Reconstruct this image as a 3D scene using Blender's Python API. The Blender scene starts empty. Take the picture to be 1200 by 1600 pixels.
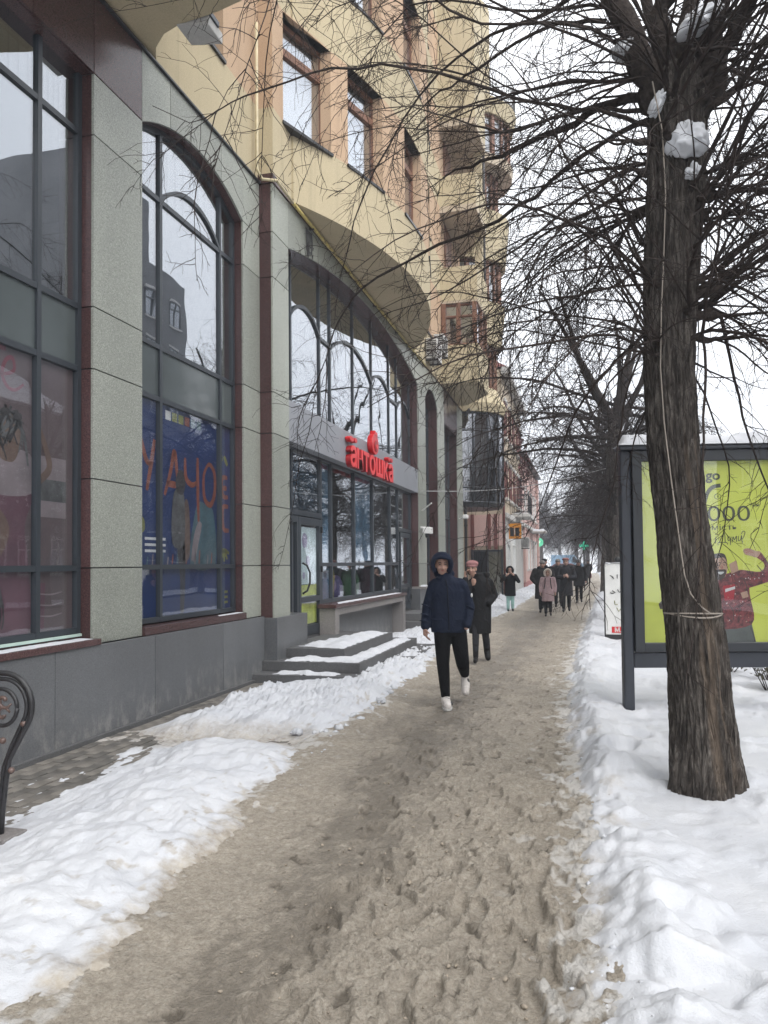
import bpy, bmesh, math, random
import numpy as np
from mathutils import Vector, Matrix

scene = bpy.context.scene
COL = scene.collection
R = math.radians

# ------------------------------------------------------------------ camera
YAW, PITCH, ROLL = R(14.7), R(1.76), 0.0095
_f = Vector((-math.sin(YAW)*math.cos(PITCH), math.cos(YAW)*math.cos(PITCH), math.sin(PITCH)))
_r0 = Vector((math.cos(YAW), math.sin(YAW), 0.0))
_u0 = _r0.cross(_f)
_r = _r0*math.cos(ROLL) - _u0*math.sin(ROLL)
_u = _u0*math.cos(ROLL) + _r0*math.sin(ROLL)
cam_data = bpy.data.cameras.new("camera")
cam_data.sensor_fit = 'VERTICAL'
cam_data.sensor_height = 36.0
cam_data.lens = 27.0
cam_data.shift_y = 43/1600
cam_data.clip_start = 0.05
cam_data.clip_end = 2000
cam = bpy.data.objects.new("camera", cam_data)
COL.objects.link(cam)
cam.matrix_world = Matrix(((_r.x, _u.x, -_f.x, 0), (_r.y, _u.y, -_f.y, 0), (_r.z, _u.z, -_f.z, 1.65), (0, 0, 0, 1)))
scene.camera = cam

# ------------------------------------------------------------------ overcast sky
SUN_ELEV, SUN_AZ = R(50), R(128)      # azimuth clockwise from +Y
world = bpy.data.worlds.new("World")
scene.world = world
world.use_nodes = True
wn, wl = world.node_tree.nodes, world.node_tree.links
for n in list(wn): wn.remove(n)
wo = wn.new('ShaderNodeOutputWorld'); bg = wn.new('ShaderNodeBackground')
sky = wn.new('ShaderNodeTexSky'); sky.sky_type = 'NISHITA'; sky.sun_disc = False
sky.sun_elevation = SUN_ELEV; sky.sun_rotation = SUN_AZ; sky.air_density = 1.0; sky.dust_density = 3.0
cloud = wn.new('ShaderNodeTexNoise'); cloud.inputs['Scale'].default_value = 2.2; cloud.inputs['Detail'].default_value = 4
ramp = wn.new('ShaderNodeValToRGB')
ramp.color_ramp.elements[0].position = 0.3; ramp.color_ramp.elements[0].color = (8.6, 8.85, 9.3, 1)
ramp.color_ramp.elements[1].position = 0.7; ramp.color_ramp.elements[1].color = (9.7, 9.8, 10.0, 1)
mix = wn.new('ShaderNodeMix'); mix.data_type = 'RGBA'; mix.inputs[0].default_value = 0.93
wl.new(cloud.outputs['Fac'], ramp.inputs[0])
wl.new(sky.outputs[0], mix.inputs[6]); wl.new(ramp.outputs[0], mix.inputs[7])
wl.new(mix.outputs[2], bg.inputs[0]); bg.inputs[1].default_value = 0.1
wl.new(bg.outputs[0], wo.inputs[0])

sun_d = bpy.data.lights.new("sun", 'SUN'); sun_d.energy = 1.4; sun_d.angle = R(50); sun_d.color = (1.0, 0.98, 0.95)
sun = bpy.data.objects.new("sun", sun_d); COL.objects.link(sun)
_sd = Vector((math.sin(SUN_AZ)*math.cos(SUN_ELEV), math.cos(SUN_AZ)*math.cos(SUN_ELEV), math.sin(SUN_ELEV)))
sun.rotation_euler = _sd.to_track_quat('Z', 'Y').to_euler()
sun.location = (10, -10, 40)

scene.view_settings.view_transform = 'Standard'
scene.view_settings.look = 'None'
scene.view_settings.exposure = 1.1
scene.view_settings.gamma = 1.0
scene.view_settings.use_curve_mapping = False
scene.cycles.max_bounces = 8; scene.cycles.diffuse_bounces = 3; scene.cycles.glossy_bounces = 3
scene.cycles.transmission_bounces = 2; scene.cycles.volume_bounces = 0; scene.cycles.transparent_max_bounces = 12

# ------------------------------------------------------------------ helpers
def tag(o, label=None, cat=None, group=None, kind=None):
    if label: o['label'] = label
    if cat: o['category'] = cat
    if group: o['group'] = group
    if kind: o['kind'] = kind
    return o

def empty(name, loc=(0, 0, 0), rz=0.0, label=None, cat=None, group=None):
    o = bpy.data.objects.new(name, None); COL.objects.link(o)
    o.empty_display_size = 0.1
    o.location = loc; o.rotation_euler = (0, 0, rz)
    return tag(o, label, cat, group)

_inv = {}
def attach(o, parent):
    """parent o keeping its world coordinates (parent may itself hang on a moved Empty)"""
    o.parent = parent
    m = Matrix.Identity(4); p = parent; chain = []
    while p is not None:
        chain.append(p); p = p.parent
    for q in reversed(chain):
        m = m @ q.matrix_parent_inverse @ (Matrix.Translation(q.location) @ q.rotation_euler.to_matrix().to_4x4())
    o.matrix_parent_inverse = m.inverted()

class MB:
    """collects shapes; build() links them as ONE mesh object"""
    def __init__(s): s.v = []; s.f = []
    def box(s, x0, x1, y0, y1, z0, z1):
        b = len(s.v)
        s.v += [(x0,y0,z0),(x1,y0,z0),(x1,y1,z0),(x0,y1,z0),(x0,y0,z1),(x1,y0,z1),(x1,y1,z1),(x0,y1,z1)]
        s.f += [(b,b+3,b+2,b+1),(b+4,b+5,b+6,b+7),(b,b+1,b+5,b+4),(b+1,b+2,b+6,b+5),(b+2,b+3,b+7,b+6),(b+3,b,b+4,b+7)]
        return s
    def prism(s, poly, axis, a0, a1):
        """poly: 2D points; extruded along axis ('x': poly=(y,z), 'y': poly=(x,z), 'z': poly=(x,y))"""
        b = len(s.v); n = len(poly)
        for a in (a0, a1):
            for (p, q) in poly:
                s.v.append((a,p,q) if axis == 'x' else (p,a,q) if axis == 'y' else (p,q,a))
        s.f.append(tuple(range(b, b+n))[::-1]); s.f.append(tuple(range(b+n, b+2*n)))
        for i in range(n):
            j = (i+1) % n
            s.f.append((b+i, b+j, b+n+j, b+n+i))
        return s
    def bridge(s, outer, inner, axis, a0, a1):
        """closed strip solid between two polylines of equal length, extruded along axis"""
        n = len(outer)
        for i in range(n-1):
            s.prism([outer[i], outer[i+1], inner[i+1], inner[i]], axis, a0, a1)
        return s
    def tube(s, pts, rad, k=8, cap=True):
        pts = [Vector(p) for p in pts]; n = len(pts)
        if not hasattr(rad, '__len__'): rad = [rad]*n
        b = len(s.v); up = Vector((0,0,1)); prev = None
        for i, p in enumerate(pts):
            t = (pts[min(i+1,n-1)]-pts[max(i-1,0)])
            if t.length < 1e-9: t = Vector((0,0,1))
            t.normalize()
            if prev is None:
                a = t.cross(up)
                if a.length < 1e-3: a = t.cross(Vector((1,0,0)))
            else:
                a = prev - t*prev.dot(t)
                if a.length < 1e-4: a = t.cross(up)
            a.normalize(); prev = a; c = t.cross(a)
            for j in range(k):
                w = 2*math.pi*j/k
                s.v.append(tuple(p + (a*math.cos(w)+c*math.sin(w))*rad[i]))
        for i in range(n-1):
            for j in range(k):
                s.f.append((b+i*k+j, b+i*k+(j+1)%k, b+(i+1)*k+(j+1)%k, b+(i+1)*k+j))
        if cap:
            s.f.append(tuple(range(b, b+k))[::-1]); s.f.append(tuple(range(b+(n-1)*k, b+n*k)))
        return s
    def bar(s, p, q, w, h=None):
        return s.tube([p, q], (w/2)*1.2, 4 if h is None else h)
    def lathe(s, prof, c, k=24, a0=0.0, a1=2*math.pi, closed=True):
        """prof: (r,z) list revolved round vertical axis at c=(x,y)"""
        b = len(s.v); n = len(prof); kk = k if closed else k+1
        for (r, z) in prof:
            for j in range(kk):
                w = a0+(a1-a0)*j/k
                s.v.append((c[0]+r*math.cos(w), c[1]+r*math.sin(w), z))
        for i in range(n-1):
            for j in range(k):
                s.f.append((b+i*kk+j, b+i*kk+(j+1)%kk, b+(i+1)*kk+(j+1)%kk, b+(i+1)*kk+j))
        return s
    def ellip(s, c, r, nu=12, nv=8, rot=None):
        b = len(s.v); c = Vector(c)
        pts = []
        for i in range(nv+1):
            th = math.pi*i/nv
            for j in range(nu):
                ph = 2*math.pi*j/nu
                p = Vector((r[0]*math.sin(th)*math.cos(ph), r[1]*math.sin(th)*math.sin(ph), r[2]*math.cos(th)))
                if rot is not None: p = rot @ p
                pts.append(tuple(c+p))
        s.v += pts
        for i in range(nv):
            for j in range(nu):
                s.f.append((b+i*nu+j, b+(i+1)*nu+j, b+(i+1)*nu+(j+1)%nu, b+i*nu+(j+1)%nu))
        return s
    def loft(s, rings, k=16):
        """rings: (x,y,z,a,b) horizontal ellipses"""
        b = len(s.v); n = len(rings)
        for (x,y,z,a,bb) in rings:
            for j in range(k):
                w = 2*math.pi*j/k
                s.v.append((x+a*math.cos(w), y+bb*math.sin(w), z))
        for i in range(n-1):
            for j in range(k):
                s.f.append((b+i*k+j, b+i*k+(j+1)%k, b+(i+1)*k+(j+1)%k, b+(i+1)*k+j))
        s.f.append(tuple(range(b, b+k))[::-1]); s.f.append(tuple(range(b+(n-1)*k, b+n*k)))
        return s
    def poly(s, pts):
        b = len(s.v); s.v += [tuple(p) for p in pts]; s.f.append(tuple(range(b, b+len(pts)))); return s
    def mesh(s, name):
        me = bpy.data.meshes.new(name); me.from_pydata(s.v, [], s.f); me.update()
        return me
    def build(s, name, mat, parent=None, local=False, smooth=None, bevel=0.0, fix=True, loc=None):
        me = s.mesh(name)
        if fix:
            bm = bmesh.new(); bm.from_mesh(me); bmesh.ops.recalc_face_normals(bm, faces=bm.faces); bm.to_mesh(me); bm.free()
        if mat is not None: me.materials.append(mat)
        if smooth is not None:
            me.polygons.foreach_set('use_smooth', [True]*len(me.polygons))
            if smooth < 3.1: me.set_sharp_from_angle(angle=smooth)
        o = bpy.data.objects.new(name, me); COL.objects.link(o)
        if loc is not None:
            o.location = loc
        if bevel:
            md = o.modifiers.new('bevel', 'BEVEL'); md.width = bevel; md.segments = 2; md.limit_method = 'ANGLE'
        if parent is not None:
            if local: o.parent = parent
            else: attach(o, parent)
        return o

def box_obj(name, mat, parent, x0, x1, y0, y1, z0, z1, bevel=0.0):
    return MB().box(x0,x1,y0,y1,z0,z1).build(name, mat, parent, bevel=bevel, fix=False)

# numpy perlin noise
_rng = np.random.RandomState(7)
_perm = _rng.permutation(512); _perm = np.concatenate([_perm, _perm])
_grad = np.stack([np.cos(np.linspace(0, 2*np.pi, 512, endpoint=False)), np.sin(np.linspace(0, 2*np.pi, 512, endpoint=False))], 1)
def perlin(x, y):
    xi = np.floor(x).astype(int); yi = np.floor(y).astype(int)
    xf = x-xi; yf = y-yi
    u = xf*xf*xf*(xf*(xf*6-15)+10); v = yf*yf*yf*(yf*(yf*6-15)+10)
    def g(ix, iy, dx, dy):
        h = _perm[(_perm[ix & 511]+iy) & 511]
        return _grad[h,0]*dx+_grad[h,1]*dy
    n00 = g(xi,yi,xf,yf); n10 = g(xi+1,yi,xf-1,yf); n01 = g(xi,yi+1,xf,yf-1); n11 = g(xi+1,yi+1,xf-1,yf-1)
    return (n00*(1-u)+n10*u)*(1-v)+(n01*(1-u)+n11*u)*v
def fbm(x, y, oct=4, gain=0.5, lac=2.03):
    a = 1.0; s = 0.0
    for i in range(oct):
        s = s+a*perlin(x+17.3*i, y-9.1*i); x = x*lac; y = y*lac; a *= gain
    return s
def smooth01(e0, e1, x):
    t = np.clip((x-e0)/(e1-e0), 0, 1); return t*t*(3-2*t)

def grid_mesh(name, X, Y, Z, attrs=None):
    """X,Y,Z arrays of shape (rows, cols)"""
    r, c = X.shape
    co = np.stack([X, Y, Z], -1).reshape(-1, 3).astype(np.float32)
    idx = np.arange(r*c).reshape(r, c)
    q = np.stack([idx[:-1,:-1], idx[:-1,1:], idx[1:,1:], idx[1:,:-1]], -1).reshape(-1, 4).astype(np.int32)
    me = bpy.data.meshes.new(name)
    me.vertices.add(len(co)); me.vertices.foreach_set('co', co.ravel())
    me.loops.add(q.size); me.loops.foreach_set('vertex_index', q.ravel())
    me.polygons.add(len(q)); me.polygons.foreach_set('loop_start', np.arange(0, q.size, 4, dtype=np.int32))
    me.polygons.foreach_set('use_smooth', np.ones(len(q), dtype=bool))
    for k, a in (attrs or {}).items():
        at = me.attributes.new(k, 'FLOAT', 'POINT'); at.data.foreach_set('value', a.ravel().astype(np.float32))
    me.update(calc_edges=True)
    return me

def text_mesh(body, size=1.0, extrude=0.0, bevel=0.0, offset=0.0, align='CENTER', res=4):
    cu = bpy.data.curves.new('lettering', 'FONT'); cu.body = body; cu.size = size; cu.extrude = extrude
    cu.bevel_depth = bevel; cu.offset = offset; cu.align_x = align; cu.resolution_u = res
    o = bpy.data.objects.new('lettering_tmp', cu); COL.objects.link(o)
    dg = bpy.context.evaluated_depsgraph_get(); dg.update()
    me = bpy.data.meshes.new_from_object(o.evaluated_get(dg))
    bpy.data.objects.remove(o); bpy.data.curves.remove(cu)
    return me

def text_obj(name, body, mat, parent, size, origin, xdir, updir, extrude=0.0, offset=0.0, align='CENTER', squash=1.0):
    me = text_mesh(body, size, extrude, 0.0, offset, align)
    xd = Vector(xdir).normalized(); ud = Vector(updir).normalized(); nd = xd.cross(ud)
    m = Matrix((( xd.x*squash, ud.x, nd.x, origin[0]), (xd.y*squash, ud.y, nd.y, origin[1]), (xd.z*squash, ud.z, nd.z, origin[2]), (0,0,0,1)))
    me.transform(m); me.materials.clear(); me.materials.append(mat)
    o = bpy.data.objects.new(name, me); COL.objects.link(o)
    if parent is not None: attach(o, parent)
    return o

# ------------------------------------------------------------------ materials
MATS = {}
def new_mat(name):
    m = bpy.data.materials.new(name); m.use_nodes = True
    nt = m.node_tree
    for n in list(nt.nodes): nt.nodes.remove(n)
    out = nt.nodes.new('ShaderNodeOutputMaterial')
    b = nt.nodes.new('ShaderNodeBsdfPrincipled'); nt.links.new(b.outputs[0], out.inputs[0])
    MATS[name] = m
    return m, nt, b, out
def coords(nt, scale=(1,1,1)):
    tc = nt.nodes.new('ShaderNodeTexCoord'); mp = nt.nodes.new('ShaderNodeMapping')
    mp.inputs['Scale'].default_value = scale
    nt.links.new(tc.outputs['Object'], mp.inputs[0]); return mp.outputs[0]
def noise(nt, co, scale, detail=4, rough=0.55, dist=0.0):
    n = nt.nodes.new('ShaderNodeTexNoise'); n.inputs['Scale'].default_value = scale
    n.inputs['Detail'].default_value = detail; n.inputs['Roughness'].default_value = rough; n.inputs['Distortion'].default_value = dist
    nt.links.new(co, n.inputs['Vector']); return n.outputs['Fac']
def rampn(nt, fac, stops):
    r = nt.nodes.new('ShaderNodeValToRGB'); e = r.color_ramp.elements
    while len(e) < len(stops): e.new(0.5)
    for i, (p, c) in enumerate(stops):
        e[i].position = p; e[i].color = (c[0], c[1], c[2], 1) if hasattr(c, '__len__') else (c, c, c, 1)
    nt.links.new(fac, r.inputs[0]); return r.outputs[0]
def mixc(nt, fac, a, b, mode='MIX'):
    m = nt.nodes.new('ShaderNodeMix'); m.data_type = 'RGBA'; m.blend_type = mode
    for sock, val in ((0, fac), (6, a), (7, b)):
        if isinstance(val, (int, float)): m.inputs[sock].default_value = val
        elif isinstance(val, tuple): m.inputs[sock].default_value = (*val, 1)
        else: nt.links.new(val, m.inputs[sock])
    return m.outputs[2]
def bump(nt, b, h, strength=0.3, dist=0.02):
    n = nt.nodes.new('ShaderNodeBump'); n.inputs['Strength'].default_value = strength; n.inputs['Distance'].default_value = dist
    nt.links.new(h, n.inputs['Height']); nt.links.new(n.outputs[0], b.inputs['Normal'])
def attr(nt, name):
    a = nt.nodes.new('ShaderNodeAttribute'); a.attribute_name = name; return a.outputs['Fac']

def plain(name, col, rough=0.6, var=0.15, scale=6.0, bmp=0.0, bscale=60.0, metal=0.0, spec=0.5, streak=False, emit=0.0):
    m, nt, b, out = new_mat(name)
    co = coords(nt, (1, 1, 0.25) if streak else (1, 1, 1))
    n1 = noise(nt, co, scale, 5, 0.6)
    lo = tuple(c*(1-var) for c in col); hi = tuple(min(c*(1+var), 1) for c in col)
    c = rampn(nt, n1, [(0.3, lo), (0.7, hi)])
    nt.links.new(c, b.inputs['Base Color'])
    b.inputs['Roughness'].default_value = rough; b.inputs['Metallic'].default_value = metal
    b.inputs['Specular IOR Level'].default_value = spec
    if bmp: bump(nt, b, noise(nt, coords(nt), bscale, 3), bmp, 0.01)
    if emit:
        nt.links.new(c, b.inputs['Emission Color']); b.inputs['Emission Strength'].default_value = emit
    return m

def granite(name, cols, rough, speck=160.0, big=1.2, vary=0.55):
    m, nt, b, out = new_mat(name); co = coords(nt)
    v = nt.nodes.new('ShaderNodeTexVoronoi'); v.inputs['Scale'].default_value = speck; nt.links.new(co, v.inputs['Vector'])
    sep = nt.nodes.new('ShaderNodeSeparateColor'); nt.links.new(v.outputs['Color'], sep.inputs[0])
    c = rampn(nt, sep.outputs[0], [(0.0, cols[0]), (0.45, cols[1]), (0.8, cols[1]), (1.0, cols[2])])
    st = noise(nt, coords(nt, (1,1,0.2)), big, 5, 0.65)
    c = mixc(nt, vary, c, rampn(nt, st, [(0.1, 0.66), (0.9, 1.25)]), 'MULTIPLY')
    oi = nt.nodes.new('ShaderNodeObjectInfo')                      # every slab cut from a slightly different block
    c = mixc(nt, 1.0, c, rampn(nt, oi.outputs['Random'], [(0.0, 0.84), (1.0, 1.14)]), 'MULTIPLY')
    nt.links.new(c, b.inputs['Base Color']); b.inputs['Roughness'].default_value = rough
    nt.links.new(rampn(nt, noise(nt, co, 3.0, 4), [(0.0, rough*0.8), (1.0, min(rough*1.25, 1))]), b.inputs['Roughness'])
    b.inputs['Specular IOR Level'].default_value = 0.45
    return m

M_GREEN = granite('green_granite', [(0.17,0.18,0.155), (0.30,0.315,0.275), (0.46,0.47,0.42)], 0.42)
M_MAROON = granite('maroon_granite', [(0.03,0.015,0.015), (0.075,0.036,0.036), (0.12,0.065,0.06)], 0.24)
def salt(m):
    # dried splash stains low on the wall
    nt = m.node_tree; b = [n for n in nt.nodes if n.type == 'BSDF_PRINCIPLED'][0]; src = b.inputs['Base Color'].links[0].from_socket
    co = coords(nt); sx = nt.nodes.new('ShaderNodeSeparateXYZ'); nt.links.new(co, sx.inputs[0])
    zr = rampn(nt, sx.outputs[2], [(0.0, 1.0), (0.55, 0.0)])
    n = rampn(nt, noise(nt, coords(nt, (1, 1, 0.6)), 7, 8, 0.75), [(0.48, 0.0), (0.7, 0.75)])
    mu = nt.nodes.new('ShaderNodeMath'); mu.operation = 'MULTIPLY'; nt.links.new(zr, mu.inputs[0]); nt.links.new(n, mu.inputs[1])
    nt.links.new(mixc(nt, mu.outputs[0], src, (0.33, 0.32, 0.30)), b.inputs['Base Color'])
M_GREY = granite('grey_granite', [(0.075,0.078,0.083), (0.122,0.127,0.134), (0.17,0.175,0.182)], 0.34, 220, 0.8, 0.95)
salt(M_GREY)
M_STEP = granite('step_granite', [(0.055,0.055,0.057), (0.10,0.10,0.102), (0.15,0.15,0.15)], 0.6, 220)
M_LEDGE = granite('ledge_granite', [(0.13,0.12,0.115), (0.21,0.195,0.19), (0.3,0.29,0.28)], 0.5, 200)

def plaster(name, col):
    m, nt, b, out = new_mat(name); co = coords(nt)
    big = noise(nt, coords(nt, (1,1,0.18)), 0.9, 6, 0.65)
    fine = noise(nt, co, 60, 3, 0.6)
    c = mixc(nt, 1.0, rampn(nt, big, [(0.25, tuple(x*0.80 for x in col)), (0.5, col), (0.75, tuple(min(x*1.08,1) for x in col))]), rampn(nt, fine, [(0.3, 0.9), (0.7, 1.06)]), 'MULTIPLY')
    dr = noise(nt, coords(nt, (3.5, 3.5, 0.12)), 1.0, 7, 0.7)
    c = mixc(nt, rampn(nt, dr, [(0.55, 0.0), (0.78, 0.55)]), c, tuple(x*0.62 for x in col))
    nt.links.new(c, b.inputs['Base Color']); b.inputs['Roughness'].default_value = 0.88
    b.inputs['Specular IOR Level'].default_value = 0.2
    bump(nt, b, noise(nt, co, 140, 2), 0.35, 0.006)
    return m
M_YELLOW = plaster('yellow_plaster', (0.50, 0.425, 0.285))
M_PEACH = plaster('peach_plaster', (0.50, 0.355, 0.24))
M_BEIGE = plaster('beige_plaster', (0.50, 0.42, 0.32))
M_PINK = plaster('pink_plaster', (0.62, 0.42, 0.38))
M_PALE = plaster('pale_plaster', (0.55, 0.54, 0.52))
M_ROSE = plaster('rose_base_plaster', (0.42, 0.2, 0.19))

M_ALU = plain('blue_grey_aluminium', (0.028, 0.035, 0.043), 0.38, 0.08, 4, metal=0.0)
M_ALU_D = plain('dark_aluminium', (0.022, 0.025, 0.03), 0.4, 0.1)
M_SIGNP = plain('grey_composite_panel', (0.24, 0.25, 0.275), 0.4, 0.06, 1.5)
M_WOOD = plain('brown_window_wood', (0.17, 0.075, 0.04), 0.5, 0.25, 14, streak=True)
M_WOOD_R = plain('red_brown_wood', (0.15, 0.045, 0.035), 0.5, 0.25, 14, streak=True)
M_WHITE = plain('white_plastic', (0.72, 0.72, 0.70), 0.45, 0.08)
M_BLACK = plain('black_metal', (0.012, 0.012, 0.013), 0.35, 0.2)
M_IRON = plain('wrought_iron', (0.02, 0.02, 0.022), 0.42, 0.35, 25, bmp=0.3, bscale=90)
M_IRON_C = plain('worn_copper_iron', (0.10, 0.065, 0.055), 0.4, 0.35, 25, bmp=0.3)
M_RED = plain('red_sign_acrylic', (0.58, 0.012, 0.018), 0.3, 0.06)
M_REDF = plain('bright_red_face', (0.72, 0.045, 0.05), 0.3, 0.05)
M_REDD = plain('dark_red_acrylic', (0.30, 0.008, 0.012), 0.35, 0.06)
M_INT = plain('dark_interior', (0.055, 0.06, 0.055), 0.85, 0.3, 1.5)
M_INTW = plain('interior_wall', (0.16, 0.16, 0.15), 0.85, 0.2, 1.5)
M_PIPE = plain('yellow_gas_pipe', (0.50, 0.40, 0.13), 0.45, 0.25, 10)
M_PIPE_C = plain('cream_pipe', (0.55, 0.47, 0.30), 0.5, 0.15, 10)
M_DRAIN = plain('dark_drainpipe', (0.03, 0.026, 0.025), 0.45, 0.2)
M_ASPH = plain('asphalt', (0.10, 0.095, 0.09), 0.8, 0.3, 3, bmp=0.3)
M_FROST = plain('mint_sill_film', (0.45, 0.58, 0.52), 0.5, 0.1)

def glass_mat(name, tint, base, k):
    m = bpy.data.materials.new(name); m.use_nodes = True; nt = m.node_tree
    for n in list(nt.nodes): nt.nodes.remove(n)
    out = nt.nodes.new('ShaderNodeOutputMaterial')
    tr = nt.nodes.new('ShaderNodeBsdfTransparent'); tr.inputs[0].default_value = (*tint, 1)
    gl = nt.nodes.new('ShaderNodeBsdfGlossy'); gl.inputs[0].default_value = (0.93, 0.95, 1.0, 1); gl.inputs['Roughness'].default_value = 0.0
    lw = nt.nodes.new('ShaderNodeLayerWeight'); lw.inputs[0].default_value = 0.5     # Schlick reflectance, same from both faces
    pw = nt.nodes.new('ShaderNodeMath'); pw.operation = 'POWER'; pw.inputs[1].default_value = k; nt.links.new(lw.outputs['Facing'], pw.inputs[0])
    ma = nt.nodes.new('ShaderNodeMath'); ma.operation = 'MULTIPLY_ADD'; ma.inputs[1].default_value = 1-base; ma.inputs[2].default_value = base
    nt.links.new(pw.outputs[0], ma.inputs[0])
    mx = nt.nodes.new('ShaderNodeMixShader'); nt.links.new(ma.outputs[0], mx.inputs[0])
    nt.links.new(tr.outputs[0], mx.inputs[1]); nt.links.new(gl.outputs[0], mx.inputs[2])
    # slight waviness of the pane bends its reflections
    tc = nt.nodes.new('ShaderNodeTexCoord'); nz = nt.nodes.new('ShaderNodeTexNoise'); nz.inputs['Scale'].default_value = 1.3; nz.inputs['Detail'].default_value = 1
    nt.links.new(tc.outputs['Object'], nz.inputs[0])
    bp = nt.nodes.new('ShaderNodeBump'); bp.inputs['Strength'].default_value = 0.12; bp.inputs['Distance'].default_value = 0.02
    nt.links.new(nz.outputs['Fac'], bp.inputs['Height']); nt.links.new(bp.outputs[0], gl.inputs['Normal'])
    nt.links.new(mx.outputs[0], out.inputs[0]); MATS[name] = m
    return m
M_GLASS = glass_mat('shop_glass', (0.80, 0.83, 0.83), 0.12, 4.0)
M_GLASS_UP = glass_mat('coated_glass', (0.6, 0.65, 0.65), 0.30, 4.0)
M_GLASS_HOME = glass_mat('home_glass', (0.9, 0.92, 0.93), 0.24, 4.0)
M_GLASS_DARK = glass_mat('smoked_glass', (0.42, 0.45, 0.5), 0.27, 3.0)
M_GLASS_POSTER = glass_mat('poster_glass', (0.95, 0.96, 0.97), 0.05, 4.0)
M_SPANDREL = plain('spandrel_glass', (0.075, 0.09, 0.092), 0.08, 0.15, 1.2, spec=0.8)

# snow with a dirt attribute: stains thrown up from the path
def snow_mat(name):
    m, nt, b, out = new_mat(name); co = coords(nt)
    a = attr(nt, 'dirt')
    sp = noise(nt, co, 26, 6, 0.7)
    add = nt.nodes.new('ShaderNodeMath'); add.operation = 'MULTIPLY_ADD'; add.inputs[1].default_value = 1.6; add.inputs[2].default_value = -0.62
    nt.links.new(sp, add.inputs[0])
    ad2 = nt.nodes.new('ShaderNodeMath'); ad2.operation = 'MULTIPLY'
    a2 = nt.nodes.new('ShaderNodeMath'); a2.operation = 'ADD'; a2.use_clamp = True
    nt.links.new(a, a2.inputs[0]); nt.links.new(add.outputs[0], a2.inputs[1])
    nt.links.new(a2.outputs[0], ad2.inputs[0]); nt.links.new(rampn(nt, a, [(0.0, 0.0), (0.25, 1.0)]), ad2.inputs[1])
    white = rampn(nt, noise(nt, co, 2.2, 5), [(0.3, (0.50,0.515,0.55)), (0.7, (0.59,0.60,0.625))])
    c = mixc(nt, ad2.outputs[0], white, rampn(nt, noise(nt, co, 9, 5), [(0.3, (0.24,0.205,0.165)), (0.7, (0.47,0.43,0.37))]))
    # sparse specks of grit
    v = nt.nodes.new('ShaderNodeTexVoronoi'); v.inputs['Scale'].default_value = 11; nt.links.new(co, v.inputs['Vector'])
    g = rampn(nt, v.outputs['Distance'], [(0.035, 1.0), (0.06, 0.0)])
    gm = nt.nodes.new('ShaderNodeMath'); gm.operation = 'MULTIPLY'; nt.links.new(g, gm.inputs[0])
    nt.links.new(rampn(nt, noise(nt, co, 0.9, 3), [(0.42, 0.0), (0.6, 0.9)]), gm.inputs[1])
    c = mixc(nt, gm.outputs[0], c, (0.16, 0.13, 0.10))
    nt.links.new(c, b.inputs['Base Color']); b.inputs['Roughness'].default_value = 0.7
    b.inputs['Specular IOR Level'].default_value = 0.25
    hb = nt.nodes.new('ShaderNodeMath'); hb.operation = 'ADD'
    nt.links.new(noise(nt, co, 70, 6, 0.7), hb.inputs[0]); nt.links.new(noise(nt, co, 16, 5, 0.6), hb.inputs[1])
    bump(nt, b, hb.outputs[0], 0.5, 0.02)
    return m
M_SNOW = snow_mat('snow')
M_SNOWC = plain('fresh_snow', (0.60, 0.612, 0.64), 0.7, 0.04, 5, bmp=0.4, bscale=25, spec=0.2)

def slush_mat():
    m, nt, b, out = new_mat('slush'); co = coords(nt)
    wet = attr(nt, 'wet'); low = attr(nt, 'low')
    n1 = noise(nt, co, 2.6, 6, 0.65); n2 = noise(nt, co, 24, 6, 0.7)
    dry = rampn(nt, n2, [(0.25, (0.27,0.232,0.187)), (0.5, (0.40,0.353,0.29)), (0.75, (0.50,0.453,0.385))])
    dry = mixc(nt, 0.5, dry, rampn(nt, n1, [(0.3, 0.72), (0.7, 1.12)]), 'MULTIPLY')
    wetc = rampn(nt, noise(nt, co, 18, 8, 0.75), [(0.3, (0.16,0.138,0.112)), (0.7, (0.285,0.25,0.205))])
    c = mixc(nt, wet, dry, wetc)
    c = mixc(nt, low, c, (0.10, 0.083, 0.063))  # darkens hollows: shade between clods painted into the colour, along with wetness
    n3 = noise(nt, co, 85, 4, 0.7)
    c = mixc(nt, 0.8, c, rampn(nt, n3, [(0.32, 0.70), (0.5, 1.0), (0.7, 1.2)]), 'MULTIPLY')
    wh = attr(nt, 'white')
    c = mixc(nt, wh, c, (0.62, 0.6, 0.57))
    nt.links.new(c, b.inputs['Base Color'])
    nt.links.new(rampn(nt, wet, [(0.0, 0.8), (1.0, 0.33)]), b.inputs['Roughness'])
    b.inputs['Specular IOR Level'].default_value = 0.4
    hb = nt.nodes.new('ShaderNodeMath'); hb.operation = 'ADD'
    nt.links.new(noise(nt, co, 75, 6, 0.7), hb.inputs[0]); nt.links.new(noise(nt, co, 26, 5, 0.65), hb.inputs[1])
    bump(nt, b, hb.outputs[0], 0.9, 0.03)
    return m
M_SLUSH = slush_mat()

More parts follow.
